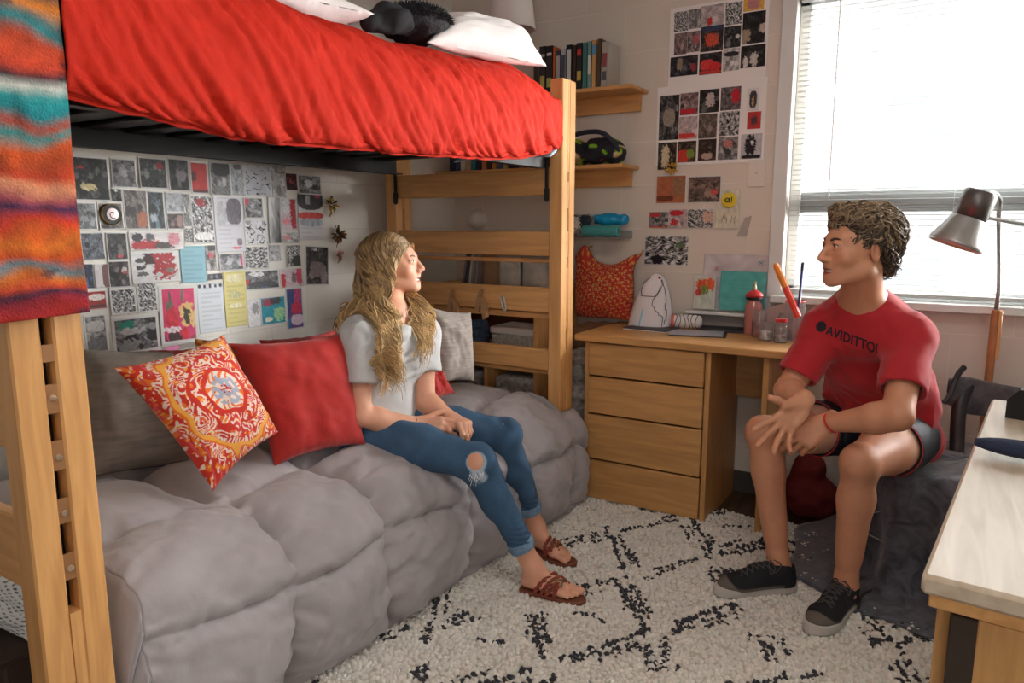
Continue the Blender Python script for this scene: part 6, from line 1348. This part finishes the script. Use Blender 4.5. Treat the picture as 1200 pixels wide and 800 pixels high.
# bag on the lower shelf
def blob(name, m, label, cat, pts, flat=(1, 1, 1), seed=1, colfn=None, amp=.006, parent=None, h=.006):
    P_ = np.array([p[0] for p in pts]); R_ = max(p[1] for p in pts); f = Field(P_.min(0)-R_-.03, P_.max(0)+R_+.03, h)
    for p, r in pts: f.ell(p, np.array(flat)*r, None, .02)
    V, F = f.mesh(2); V = V+vnormals(V, F)*(amp*n3(V, V3(26, 26, 26), seed))[:, None]; c = np.ones((len(V), 3)) if colfn is None else colfn(V)
    b = MB(); b.v = [V]; b.c = [c]; b.n = len(V); b.f = F.tolist(); o = b.build(name, m, parent, angle=180); return tag(o, label, cat) if parent is None else o
def bagc(V):
    c = np.tile(lin((34, 34, 44)), (len(V), 1)); a = n3(V, V3(22, 22, 22), 5); b_ = n3(V, V3(30, 30, 30), 6); c[a > .7] = lin((206, 176, 130)); c[b_ > .9] = lin((130, 190, 30)); c[(b_ < -.9)] = lin((190, 60, 84)); return c
bgx = [(V3(-1.60, 3.22, 1.575), .062), (V3(-1.50, 3.22, 1.58), .064), (V3(-1.42, 3.22, 1.572), .058), (V3(-1.66, 3.22, 1.57), .055)]
bag = blob('bag', mat('floral_canvas', (255, 255, 255), .8, attr='Col'), 'black floral bag lying on the lower shelf by the post', 'bag', bgx, (1, 1.1, 1), colfn=bagc)
MB().tube(spline([V3(-1.66, 3.16, 1.60), V3(-1.58, 3.14, 1.65), V3(-1.45, 3.14, 1.655), V3(-1.385, 3.16, 1.60), V3(-1.372, 3.17, 1.565)], 24), .011, 8, flat=(.35, (0, 1, 0))).build('strap', mat('strap_navy', (30, 34, 52), .7), bag)
# rolled things on a slim ledge below
MB_l = thing('wall_ledge', 'thin clear ledge on the wall holding rolled papers below the lower shelf', 'shelf', (-1.52, 3.27, 1.17)); MB().box((-1.52, 3.26, 1.174), (.32, .15, .006), bev=.001).build('ledge_board', mat('clear_acrylic', (235, 235, 232), .1, trans=.8), MB_l); MB().box((-1.52, 3.335, 1.19), (.32, .006, .035), bev=.001).build('ledge_lip', mat('clear_acrylic', (235, 235, 232), .1, trans=.8), MB_l)
C = pic('grey', 91, 40, 30, [(.3, .4, .2, .3, (216, 212, 210)), (.7, .3, .2, .3, (40, 50, 60))], None, 0); G = [[V3(-1.665+.15*i/39, 3.23, 1.285-.105*j/29) for i in range(40)] for j in range(30)]
tag(MB().grid(G, col=C).build('magazine', m_photo, solid=.006, angle=20), 'folded magazine beside the teal roll on the clear ledge', 'magazine')
mr = tag(MB().lathe([(.001, 0), (.026, 0), (.027, .01), (.027, .17), (.026, .18), (.012, .18), (.011, .172), (.001, .172)], (-1.555, 3.20, 1.207), (1, 0, 0), 24).build('rolled_mat', mat('teal_foam', (70, 150, 150), .7)), 'teal roll of paper lying lower on the clear ledge', 'roll')
blob('plastic_bundle', mat('blue_plastic', (20, 150, 200), .25, bump=.5, bscale=40), 'crumpled bright blue plastic bundle above the teal roll', 'bag', [(V3(-1.56+.045*i, 3.26, 1.262), .030) for i in range(5)], (1, 1, .9), amp=.005)
blob('rolled_shirt', mat('black_jersey', (34, 34, 38), .9, bump=.3, bscale=30), 'rolled black garment beside the furry cushion on the upper bunk', 'clothing', [(P(446, 25, 2.33), .042), (P(458, 20, 2.36), .05), (P(468, 26, 2.36), .045), (P(441, 32, 2.31), .03)], (1.2, 1.2, .8), amp=.010)
# red drawstring bag hanging under it
hb = thing('printed_bag', 'red and yellow printed fabric bag hanging on the wall between bunk post and desk', 'bag', (-1.44, 3.22, .80))
def bp(U, Vv):
    C = np.tile(lin((178, 44, 26)), U.shape+(1,)); a = vn((U*9, Vv*9), 31); b_ = vn((U*12, Vv*12), 33); C[a > .75] = lin((214, 140, 50)); C[b_ > 1.0] = lin((206, 180, 120)); C[a < -1.1] = lin((120, 20, 30)); return C
U, Vv = np.meshgrid(np.linspace(-1, 1, 70), np.linspace(-1, 1, 70)); pr = ((1-np.abs(U)**3)*(1-np.abs(Vv)**3))**.6; cb = bp(U, Vv)
up_ = np.clip(-Vv, 0, 1); X = -1.452+U*(.148+.006*np.cos(Vv*3)); Z = .925-Vv*.138+up_**4*(.075*np.exp(-((U+.72)/.26)**2)+.040*np.exp(-((U-1.0)/.30)**2)-.015*np.exp(-((U-.2)/.4)**2)); X = X+.050*up_**6*np.clip(U, 0, 1)**5-.02*up_**4*np.clip(-U, 0, 1)**4
wn = smoothnoise(70, 70, (9, 9), 3)*.007
b = MB(); b.grid(np.stack([X, 3.22-pr*.065-wn, Z], -1), col=cb); b.grid(np.stack([X, 3.225+pr*.05, Z], -1), col=cb, flip=True); b.build('bag_body', m_print, hb, angle=180)
MB().tube(spline([V3(-1.30, 3.22, 1.08), V3(-1.28, 3.25, 1.10), V3(-1.30, 3.33, 1.115)], 8), .004, 6).build('hanging_loop', mat('cord_tan', (190, 140, 80), .8), hb)
MB().tube(spline([V3(-1.57, 3.22, 1.10), V3(-1.575, 3.26, 1.12), V3(-1.57, 3.33, 1.13)], 8), .004, 6).build('hanging_loop', mat('cord_tan', (190, 140, 80), .8), hb)
# low bookcase behind the bunk ladder
bk = thing('bookcase', 'low oak bookcase standing behind the bunk ladder in the corner', 'bookcase', (-1.88, 3.10, 0))
for z in (.03, .345, .605, .925): MB().box((-1.985, 3.10, z), (.68, .42, .02), bev=.002).build('shelf_board', OAK('x'), bk)
for x in (-2.325, -1.645): MB().box((x, 3.10, .47), (.02, .42, .94), bev=.002).build('side_panel', OAK('z'), bk)
MB().box((-1.985, 3.315, .47), (.68, .008, .93), bev=0).build('back_panel', mat('brown_board', (120, 72, 44), .8), bk)
MB().box((-1.93, 3.10, .46), (.018, .40, .29), bev=.001).build('divider', OAK('z'), bk)
for z in (1,):
    for i, (xc, w, h, lab) in enumerate(((-1.83, .12, .155, 'silver foil box, left of the two on the bookcase top'), (-1.695, .13, .150, 'silver foil box, right of the two on the bookcase top'))):
        t = thing('foil_box', lab, 'box', (xc, 3.04, .935)); b = MB().box((xc, 3.04, .935+h/2), (w, .16, h), bev=.006); b.build('box_body', mat('crinkled_foil', (176, 176, 172), .35, metal=.5, var=.25, vscale=14, bump=.6, bscale=30), t); MB().box((xc, 3.04, .935+h), (w+.006, .166, .012), bev=.003).build('lid', mat('taupe_lid', (140, 128, 114), .6), t)
C = None
t = thing('paper_bag', 'brown paper bag standing open on the bookcase top', 'bag', (-1.965, 3.06, .935)); b = MB(); ring = lambda z, s, j: [V3(-1.965+s*a+j*math.sin(9*a), 3.06+s*c_*.8+j*math.cos(7*c_), z) for a, c_ in [(.06*math.cos(q), .06*math.sin(q)) if False else (.062*np.sign(math.cos(q))*abs(math.cos(q))**.4, .06*np.sign(math.sin(q))*abs(math.sin(q))**.4) for q in np.linspace(0, 2*PI, 33)[:-1]]]
b.grid([ring(.935, 1, 0), ring(1.02, 1.0, .004), ring(1.09, 1.03, .008), ring(1.125, 1.08, .012), ring(1.12, 1.04, .010), ring(.95, .97, .0)], closev=True).build('bag_body', mat('kraft', (150, 118, 90), .85, bump=.4, bscale=20), t); b = MB(); b.add(ring(.94, .97, 0), [tuple(range(32))]).build('bag_bottom', mat('kraft', (150, 118, 90), .85), t)
for i, (x, tl, col, lab) in enumerate(((-2.125, .20, (120, 116, 120), 'dark grey folder leaning at the left on the bookcase top'), (-2.085, .16, (188, 184, 182), 'pale grey folder leaning against the dark one'), (-2.045, .12, (150, 140, 136), 'mid grey folder leaning beside the paper bag'))):
    R = rotm(0, tl, 0); o = MB().box(V3(x, 3.06, .937)+R@V3(0, 0, .085), (.012, .15, .17), rot=R, bev=.003).build('folder', mat('folder_%d' % i, col, .7)); tag(o, lab, 'folder')
t = thing('yarn_basket', 'blue yarn basket on the bookcase shelf behind the ladder', 'basket', (-2.07, 3.02, .615)); b = MB()
for i in range(11): z = .622+i*.0125; rr = .060+.006*math.sin(i/10*PI); b.tube([V3(-2.07+rr*math.cos(a), 3.02+rr*math.sin(a), z+.003*math.sin(a*3+i)) for a in np.linspace(0, 2*PI, 34)], .0078, 6, cap=False)
b.build('woven_wall', mat('blue_yarn', (88, 112, 148), .9, var=.3, vscale=50, bump=.4, bscale=120), t); MB().lathe([(.001, .618), (.055, .618), (.055, .74), (.001, .745)], (-2.07, 3.02, 0), (0, 0, 1), 24).build('yarn_fill', mat('blue_yarn', (88, 112, 148), .9), t)
t = thing('storage_box', 'white lidded box with speckled sides on the bookcase shelf', 'box', (-1.79, 3.03, .615)); MB().box((-1.79, 3.03, .665), (.25, .20, .098), bev=.006).build('box_body', mat('speckled_felt', (186, 180, 172), .95, var=.3, vscale=70, bump=.5, bscale=90), t); MB().box((-1.79, 3.03, .732), (.262, .21, .036), bev=.006).build('lid', mat('lid_white', (224, 222, 216), .8), t)
for i, (x, w, lab) in enumerate(((-2.07, .15, 'fluffy grey white basket low on the bookcase, left of the divider'), (-1.785, .24, 'fluffy grey white basket low on the bookcase, right of the divider'), (-1.40, .0, ''))):
    if not w: continue
    o = MB().box((x, 3.03, .43), (w, .20, .15), bev=.02).build('fur_basket', mat('grey_boucle', (176, 168, 160), .95, var=.4, vscale=45, bump=.9, bscale=70)); tag(o, lab, 'basket')
blob('fleece_blanket', mat('grey_boucle', (176, 168, 160), .95, var=.4, vscale=45, bump=.9, bscale=70), 'grey white fleece bundle between the bunk post and the desk', 'blanket', [(V3(-1.52, 3.06, .14), .105), (V3(-1.51, 3.08, .28), .10), (V3(-1.51, 3.10, .42), .10), (V3(-1.51, 3.10, .56), .095)], (.95, 1.1, 1.1), amp=.008)
blob('wicker_bowl', mat('brown_wicker', (112, 76, 52), .9, bump=.6, bscale=60, var=.3, vscale=50), 'brown bundle on top of the fleece, under the printed bag', 'bundle', [(V3(-1.55, 3.10, .70), .075), (V3(-1.49, 3.14, .715), .075), (V3(-1.43, 3.20, .73), .06)], (1.1, 1.1, .75), amp=.004)
# clips on the rail
for i, (px, lab) in enumerate(((533, 'wooden clamp hung on the ladder rail, left of the pair'), (566, 'wooden clamp hung on the ladder rail, right of the pair'))):
    c = ony(px, 358, 2.665); t = thing('wooden_clamp', lab, 'clamp', c-V3(0, 0, .09), 'wooden clamps on the ladder'); m = mat('beech', (176, 132, 92), .6)
    MB().prism([(-.034, -.02), (-.014, -.03), (.004, .07), (-.004, .075), (-.018, .05)], c, (1, 0, 0), (0, 0, 1), .018).build('jaw', m, t); MB().prism([(.034, -.045), (.012, -.06), (-.002, .03), (.006, .04), (.022, .012)], c+V3(0, -.004, 0), (1, 0, 0), (0, 0, 1), .018).build('jaw', m, t); MB().tube([c+V3(-.02, .012, 0), c+V3(.022, .012, -.012)], .006, 8).build('spring', m_bolt, t)
c = ony(590, 356, 2.674); t = thing('bottle_opener', 'small pale metal tag hanging on the ladder rung', 'tag', c-V3(0, 0, .03)); MB().tube(spline([c+V3(-.012, 0, .02), c+V3(-.014, 0, .03), c+V3(-.004, 0, .034), c+V3(.004, 0, .02), c+V3(.012, 0, -.02), c+V3(.002, 0, -.026), c+V3(-.012, 0, .02)], 30), .0045, 8).build('tag_ring', mat('bright_tin', (206, 200, 190), .3, metal=.6), t)
# ================================================================== on the oak desk
m_note = mat('charcoal_cover', (74, 72, 76), .6); m_white = mat('page_white', (226, 226, 228), .7)
DZ = .7655
def flatthing(px, w, d, rot, h, m, name, label, cat, z=DZ, bev=.002):
    c = onz(*px, z); return c, rotz(rot)
c = V3(-1.175, 3.14, DZ); R = rotz(-.10)
t = thing('notebook', 'closed dark grey notebook lying on the left of the desk', 'notebook', c); MB().box(c+V3(0, 0, .0045), (.215, .155, .006), rot=R, bev=.001).build('cover', m_note, t); MB().box(c+V3(.003, -.004, .0015), (.212, .152, .003), rot=R, bev=0).build('pages', m_white, t)
c = V3(-.945, 3.10, DZ); R = rotz(.22)
t = thing('open_folder', 'open folder with pale sheets and dark cover in the middle of the desk', 'folder', c); MB().box(c+V3(0, 0, .0015), (.24, .17, .003), rot=R, bev=.0005).build('cover', mat('ink_cover', (36, 38, 46), .5), t)
MB().box(c+R@V3(-.006, .004, .0042), (.225, .155, .0022), rot=R, bev=0).build('sheets', mat('blue_grey_sheet', (172, 178, 190), .6), t)
c2 = c+V3(.075, .165, 0); MB().box(c2+V3(0, 0, .006), (.22, .13, .012), rot=R, bev=.003).build('back_cover', mat('ink_cover', (36, 38, 46), .5), t)
# striped case
c = V3(-1.045, 3.235, DZ+.033); t = thing('pencil_case', 'small white case with black looping lines lying on the desk', 'case', c-V3(0, 0, .033)); b = MB()
prof = [(.001, -.074), (.018, -.072), (.028, -.062), (.031, -.04), (.032, .0), (.031, .04), (.028, .062), (.018, .072), (.001, .074)]; ax = unit(V3(1, .25, 0)); b.lathe(prof, c, ax, 28).build('case_body', mat('case_white', (228, 222, 220), .5), t)
b = MB()
for k, q in enumerate((-.045, -.028, -.006, .014, .030, .048)): v = unit(np.cross(ax, [0, 0, 1])); b.tube([c+ax*(q+.006*math.sin(a*2+k))+.0325*(math.cos(a)*v+V3(0, 0, math.sin(a))) for a in np.linspace(0, 2*PI, 30)], .0016, 5, cap=False)
b.build('drawn_lines', mat('ink_line', (30, 30, 34), .6), t)
MB().lathe([(.0285, -.066), (.033, -.060), (.0322, -.052)], c, ax, 28, cap=False).build('coral_end', mat('coral', (226, 106, 90), .5), t)
# white drawn bag
t = thing('fabric_bag', 'white tapered fabric bag with a black line drawing, standing on the desk', 'bag', (-1.215, 3.22, DZ)); n = 48; zz = np.linspace(0, 1, 30); G = []
for q in zz:
    wx = .098*(1-q)**.8*.55+.048+.006*math.sin(q*5); wy = .045*(1-q)+.030; cx = -1.215+.028*q; top = 1-np.clip((q-.82)/.18, 0, 1)**2*.75
    G.append([V3(cx+wx*top*np.sign(math.cos(a))*abs(math.cos(a))**.75, 3.22+wy*top*math.sin(a), DZ+.002+.245*q) for a in np.linspace(0, 2*PI, n+1)[:-1]])
bb = MB(); bb.grid(G, closev=True); bb.add(G[-1], [tuple(range(n))]); bd_ = bb.build('bag_body', mat('calico', (232, 228, 232), .85, bump=.1, bscale=60), t)
def onbag(u, q):
    i = min(29, max(0, int(q*29))); a = -PI/2+u; k = (a % (2*PI))/(2*PI)*n; g0 = G[i][int(k) % n]; return g0+V3(.0, -.0022, 0)
b = MB()
for pts in ([(-.5, .95), (-.8, .8), (-.4, .62), (.3, .62), (.75, .78), (.8, .93)], [(.3, .62), (.2, .5), (.6, .42), (1.0, .55)], [(.6, .78), (.2, .5), (.5, .3), (.9, .2), (.8, .05)], [(-.6, .40), (.0, .42), (.5, .32), (1.0, .22)], [(1.0, .9), (1.1, .6), (1.0, .4), (1.1, .3), (1.0, .1)]):
    b.tube(np.array([onbag(*p) for p in spline([(a_, b2, 0) for a_, b2 in pts], 26)[:, :2]]), .0016, 5)
b.build('line_drawing', mat('ink_line', (30, 30, 34), .6), t)
b = MB(); b.tube(np.array([onbag(*p) for p in spline([(-.1, .36, 0), (-.05, .2, 0), (-.1, .04, 0)], 12)[:, :2]]), .004, 6); b.build('blue_stroke', mat('sky_wash', (150, 206, 226), .8), t); MB().ell(onbag(.75, .95), (.006,)*3).build('red_bead', m_band, t)
# red stoppered bottle
c = V3(-.745, 3.235, DZ); t = thing('bottle', 'red and clear bottle with a red lid standing below the teal picture', 'bottle', c)
MB().lathe([(.001, 0), (.036, .0), (.038, .01), (.038, .10), (.034, .13), (.026, .142), (.026, .150), (.001, .150)], c, (0, 0, 1), 32).build('glass_body', mat('rose_glass', (226, 150, 142), .12, trans=.35), t)
MB().lathe([(.0265, .148), (.034, .150), (.034, .160), (.0265, .163)], c, (0, 0, 1), 32).build('black_ring', m_black, t); MB().lathe([(.036, .162), (.038, .168), (.030, .180), (.014, .190), (.001, .194)], c, (0, 0, 1), 32).build('red_lid', mat('lid_red', (196, 50, 56), .35), t)
MB().lathe([(.006, .190), (.0085, .20), (.0045, .215), (.0075, .224), (.001, .230)], c, (0, 0, 1), 20).build('stopper', m_bolt, t)
m_clear = mat('clear_glass', (240, 238, 238), .03, trans=.92, alpha=.85); m_tumb = mat('clear_plastic', (236, 232, 234), .06, trans=.85)
def jar(c, r, h, label, fill=None, name='glass_jar', cat='jar', lid=None):
    t = thing(name, label, cat, c); MB().lathe([(.001, 0), (r, 0), (r, h*.85), (r*.86, h*.93), (r*.86, h), (r*.80, h), (r*.80, h*.92), (r*.93, h*.84), (r*.93, .005), (.001, .005)], c, (0, 0, 1), 28).build('glass_body', m_clear, t)
    if fill: MB().lathe([(.001, .006), (r*.90, .006), (r*.90, h*fill[0]), (.001, h*fill[0])], c, (0, 0, 1), 20).build('contents', mat('fill_%d_%d_%d' % fill[1], fill[1], .6, var=.5, vscale=60), t)
    if lid: MB().lathe([(r*.9, h), (r*.92, h+.012), (.001, h+.014)], c, (0, 0, 1), 24).build('lid', lid, t)
jar(V3(-.700, 3.155, DZ), .030, .115, 'clear glass jar left of the pencil cup, red trinkets inside', (.55, (206, 120, 112)))
jar(V3(-.655, 3.075, DZ), .028, .075, 'short clear jar with pale shells at the front edge of the group', (.5, (214, 206, 200)))
jar(V3(-.600, 3.175, DZ), .030, .105, 'clear jar with pink beads behind the short jar', (.4, (220, 170, 170)))
jar(V3(-.590, 3.045, DZ), .026, .085, 'clear jar with a small red cap beside the man', (.35, (190, 196, 200)), lid=mat('lid_red', (196, 50, 56), .35))
t = thing('letter_holder', 'pinkish grey paper packet standing among the glass jars', 'packet', V3(-.655, 3.21, DZ)); MB().prism([(-.06, 0), (.07, 0), (.07, .155), (-.03, .115), (-.06, .09)], (-.655, 3.215, DZ), (1, 0, 0), (0, 0, 1), .02).build('packet', mat('blush_paper', (190, 160, 154), .7), t)
c = V3(-.555, 3.13, DZ); t = thing('pencil_cup', 'clear plastic cup holding a fat orange pencil and a blue pen', 'cup', c); MB().lathe([(.001, 0), (.034, 0), (.040, .165), (.038, .165), (.032, .005), (.001, .005)], c, (0, 0, 1), 32).build('cup_body', m_tumb, t); MB().lathe([(.0395, .158), (.0415, .162), (.0405, .166)], c, (0, 0, 1), 32, cap=False).build('pink_rim', mat('coral', (226, 106, 90), .5), t)
a0 = P(936, 372, 2.72); a1 = P(908, 308, 2.76); d = unit(a1-a0); L = np.linalg.norm(a1-a0)
t = thing('pencil', 'oversized orange and red pencil leaning out of the clear cup', 'pencil', a0); MB().lathe([(.001, 0), (.013, .002), (.013, L*.55)], a0, d, 8).build('pencil_shaft', mat('pencil_red', (232, 60, 40), .4), t); MB().lathe([(.013, L*.55), (.0125, L*.9), (.010, L*.97), (.001, L)], a0, d, 8).build('orange_tip', mat('pencil_orange', (244, 140, 30), .4), t)
a0 = P(936, 360, 2.72); a1 = P(941, 307, 2.76); d = unit(a1-a0); L = np.linalg.norm(a1-a0)
t = thing('pen', 'dark blue pen standing in the clear cup behind the man', 'pen', a0); MB().lathe([(.001, 0), (.005, .004), (.005, L*.86)], a0, d, 14).build('barrel', mat('pen_blue', (34, 44, 120), .35), t); MB().lathe([(.0058, L*.80), (.0062, L*.97), (.001, L)], a0, d, 14).build('cap', mat('pen_cap', (26, 30, 70), .35), t)
# ================================================================== chair under the man
ch = thing('chair', 'low lounge chair under dark crushed velvet cloth, beneath the seated man', 'chair', (.09, 2.88, 0)); cc = np.array([.09, 2.88]); n = 160
m_velvet = mat('crushed_velvet', (44, 46, 56), .55, col2=(92, 94, 106), vscale=16, detail=6, dist=1.5, sheen=.5, bump=.35, bscale=24)
G = []; w1 = smoothnoise(40, n+1, (6, 22), 41); w2 = smoothnoise(40, n+1, (14, 48), 42)
prof = spline([(.02, .435), (.15, .435), (.25, .44), (.305, .425), (.325, .37), (.320, .26), (.325, .12), (.36, .035), (.44, .024), (.52, .020)], 40)
for i, (r_, z) in enumerate(prof):
    k = np.clip((i-12)/14, 0, 1); row = []
    for j in range(n):
        a = j*2*PI/n; wv = w1[i, j]*(1-j/n)+w1[i, 0]*(j/n) if j > n*.9 else w1[i, j]; sq = (abs(math.cos(a))**4+abs(math.sin(a))**4)**-.12
        rr = r_*sq*1.0+k*.018*math.sin(a*11+1.5*math.sin(a*3))+.012*k*wv; row.append(V3(cc[0]+rr*math.cos(a)*1.05, cc[1]+rr*math.sin(a)*(.98 if math.sin(a) < 0 else .85), max(.020, z+(1-k)*.010*wv+.006*w2[i, j]*(z > .05))))
    G.append(row)
MB().grid(G, closev=True).build('draped_cloth', m_velvet, ch, solid=.004, angle=180)
m_tube = mat('gunmetal', (58, 56, 58), .4, metal=.6)
q0 = P(1120, 552, 2.60); q1 = P(1124, 478, 2.62); q2 = P(1134, 458, 2.64)
for dx in (0, .34): MB().tube(spline([q0+V3(dx, -.02*dx, -.12), q0+V3(dx, 0, 0), q1+V3(dx, 0, 0), q2+V3(dx, 0, .03)], 16), .024, 14, flat=(.7, (0, 1, 0))).build('back_post', m_tube, ch)
n_ = 46; G = []; w = smoothnoise(n_, 16, (7, 3), 5)
L0 = P(1112, 440, 2.62); L1 = P(1300, 470, 2.50)
for i in range(n_):
    s = i/(n_-1); pt = L0*(1-s)+L1*s; row = []
    for j in range(16):
        a = j/16*2*PI; row.append(pt+V3(.006*w[i, j], .016*math.cos(a)+.10*math.sin(s*PI)*.5, -.060+.066*math.sin(a)*(1-.25*math.exp(-(s/.06)**2))+.006*w[i, j]-.012*math.sin(s*PI)))
    G.append(row)
MB().grid(G, closev=True).build('backrest', mat('slate_velvet', (92, 86, 92), .6, col2=(60, 56, 62), vscale=14, dist=2, sheen=.5, bump=.3, bscale=30), ch, angle=180)
MB().tube(spline([P(1086, 538, 2.55), P(1108, 556, 2.62), P(1122, 566, 2.72)], 10), .006, 8).build('side_strut', m_tube, ch)
MB().tube(spline([P(1130, 430, 2.60), P(1122, 440, 2.59), P(1114, 462, 2.58), P(1106, 472, 2.58)], 12), .010, 8).build('tie_knot', m_tube, ch)
cd = spline([P(1046, 596, 2.46), P(1010, 604, 2.45), P(996, 612, 2.46), P(1030, 632, 2.44), P(1076, 650, 2.40)], 30); tag(MB().tube(cd, .0022, 6).build('cord', mat('pale_cord', (170, 165, 165), .5)), 'thin pale cord looped against the dark velvet cloth', 'cord')
cd = spline([onz(1006, 712, .034), onz(1012, 696, .034), onz(1035, 688, .032), onz(1066, 686, .032), onz(1090, 684, .032), onz(1120, 690, .03)], 30); tag(MB().tube(cd, .0045, 8).build('cable', mat('dark_cable', (58, 48, 44), .5)), 'dark brown cable curling over the rug near the foreground desk', 'cable')
# under the desk
blob('red_bag', mat('maroon_cloth', (110, 26, 26), .85, bump=.3, bscale=30), 'dark red cloth bag on the floor beside the desk, seen between the legs', 'bag', [(V3(-.49, 3.18, .10), .088), (V3(-.43, 3.19, .09), .085), (V3(-.47, 3.18, .20), .075)], (.9, .9, 1.1), amp=.006)
tag(MB().box((-.42, 3.285, .34), (.26, .05, .20), bev=.008).box((-.42, 3.262, .34), (.22, .01, .15), bev=.004).build('wall_heater', mat('heater_enamel', (190, 184, 178), .5)), 'pale metal panel on the wall beyond the desk, between the man\'s legs', 'panel') if False else None
# ================================================================== floor lamp by the window
pb = P(1160, 430, 2.66); lx, ly = pb[0], pb[1]
fl = thing('floor_lamp', 'silver cone floor lamp with oak lower pole in front of the window', 'lamp', (lx, ly, 0)); m_st = mat('brushed_steel', (150, 146, 142), .32, metal=.85)
zt = P(1172, 240, 2.66)[2]; zj = P(1163, 362, 2.66)[2]
MB().lathe([(.001, .022), (.14, .022), (.145, .030), (.14, .040), (.03, .046), (.001, .046)], (lx, ly, 0), (0, 0, 1), 40).build('base', m_st, fl)
MB().tube([(lx, ly, .04), (lx, ly, zj)], .014, 14).build('oak_pole', mat('lamp_oak', (176, 116, 72), .5, var=.15, vscale=20), fl)
MB().box((lx+.016, ly, zj-.09), (.012, .02, .18), bev=.003).build('pole_clip', OAK('z'), fl)
tp = P(1172, 238, 2.66); hd = P(1163, 226, 2.62)
MB().tube(spline([V3(lx, ly, zj-.02), V3(lx, ly, zj+.1), V3(tp[0], tp[1], tp[2]-.05), tp+V3(0, 0, .005), (tp+hd)/2+V3(0, 0, .014), hd], 30), .0075, 12).build('steel_pole', m_st, fl)
sh0 = P(1150, 226, 2.56); sh1 = P(1119, 288, 2.608); d = unit(sh1-sh0); L = np.linalg.norm(sh1-sh0); r1 = .056
MB().tube(spline([hd+V3(.0, 0, 0), sh0+d*.03+V3(.02, 0, -.0)], 4), .010, 12).build('joint', m_st, fl)
b = MB(); b.lathe([(.001, -.004), (r1*.9, -.003), (r1, .006), (r1, L*.47)], sh0, d, 40, cap=False); o = b.build('shade_cylinder', mat('shade_dark_steel', (108, 104, 102), .35, metal=.8), fl, solid=.0015)
b = MB(); b.lathe([(r1*.98, L*.46), (r1*1.02, L*.50), (.072, L*.72), (.090, L*.93), (.092, L)], sh0, d, 48, cap=False); b.build('shade_cone', mat('shade_silver', (168, 168, 166), .35, metal=.7), fl, solid=.0015)
b = MB(); b.lathe([(r1*.9, L*.50), (.068, L*.72), (.0865, L*.93), (.089, L*.995)], sh0, d, 48, cap=False); b.build('shade_lining', mat('lining_peach', (226, 172, 150), .6), fl)
MB().ell(sh0+d*L*.70, (.026, .026, .030)).build('bulb', mat('bulb_white', (240, 236, 228), .3), fl)
MB().tube([sh0+d*L*.5+V3(.045, .0, .01), P(1205, 264, 2.62), P(1260, 274, 2.60)], .0075, 12).build('cross_arm', m_st, fl)
# ================================================================== small lamp over the bunk
c = P(600, 12, 3.22); wl = thing('wall_lamp', 'white shaded wall lamp above the upper bunk near the corner', 'lamp', (c[0], YB-.02, c[2]-.12))
MB().lathe([(.105, -.085), (.078, .12)], c, (0, 0, 1), 40, cap=False).build('lamp_shade', mat('shade_linen', (226, 222, 216), .8), wl, solid=.003)
MB().lathe([(.001, -.02), (.022, -.02), (.022, -.10), (.001, -.10)], c, (0, 0, 1), 20).build('lamp_holder', m_black, wl); MB().tube(spline([c+V3(0, 0, -.10), c+V3(0, .05, -.14), V3(c[0], YB-.01, c[2]-.14)], 10), .007, 10).build('bracket', m_black, wl); MB().box((c[0], YB-.008, c[2]-.14), (.06, .014, .10), bev=.003).build('wall_plate', m_black, wl)
MB().tube([c+V3(.03, -.02, -.09), c+V3(.03, -.02, -.13)], .0015, 5).build('pull_chain', m_black, wl)
# ================================================================== on the foreground desk
c = onz(1200, 530, .784); b = MB(); rr = np.array([.012, .021, .026, .028, .029, .029, .028, .027, .024, .016]); xs = np.linspace(-.085, .115, 10); ax = unit(V3(1, -.20, 0))
b.tube([V3(c[0], c[1], .789)+ax*x_ for x_ in spline([(x_, 0, 0) for x_ in xs], 30)[:, 0]], np.interp(np.linspace(0, 1, 30), np.linspace(0, 1, 10), rr), 20, flat=(.62, (0, 0, 1)))
tag(b.build('glasses_case', mat('navy_knit', (34, 44, 66), .95, bump=.4, bscale=200), angle=60), 'navy blue soft case lying on the foreground desk', 'case')
c = onz(1203, 492, .765); bx = thing('desk_clock', 'black angular device at the right edge of the foreground desk', 'device', (c[0], c[1], .7625)); R = rotz(-.25); b = MB(); b.prism([(-.045, 0), (.12, 0), (.12, .075), (-.02, .075), (-.045, .045)], V3(c[0], c[1], .7625), R@V3(1, 0, 0), (0, 0, 1), -.09); b.build('housing', mat('black_plastic', (26, 26, 28), .3), bx, smooth=False); MB().box(V3(c[0], c[1], .8385)+R@V3(.05, .045, 0), (.11, .07, .004), rot=R, bev=.001).build('top_panel', mat('grey_panel', (92, 94, 98), .3), bx)
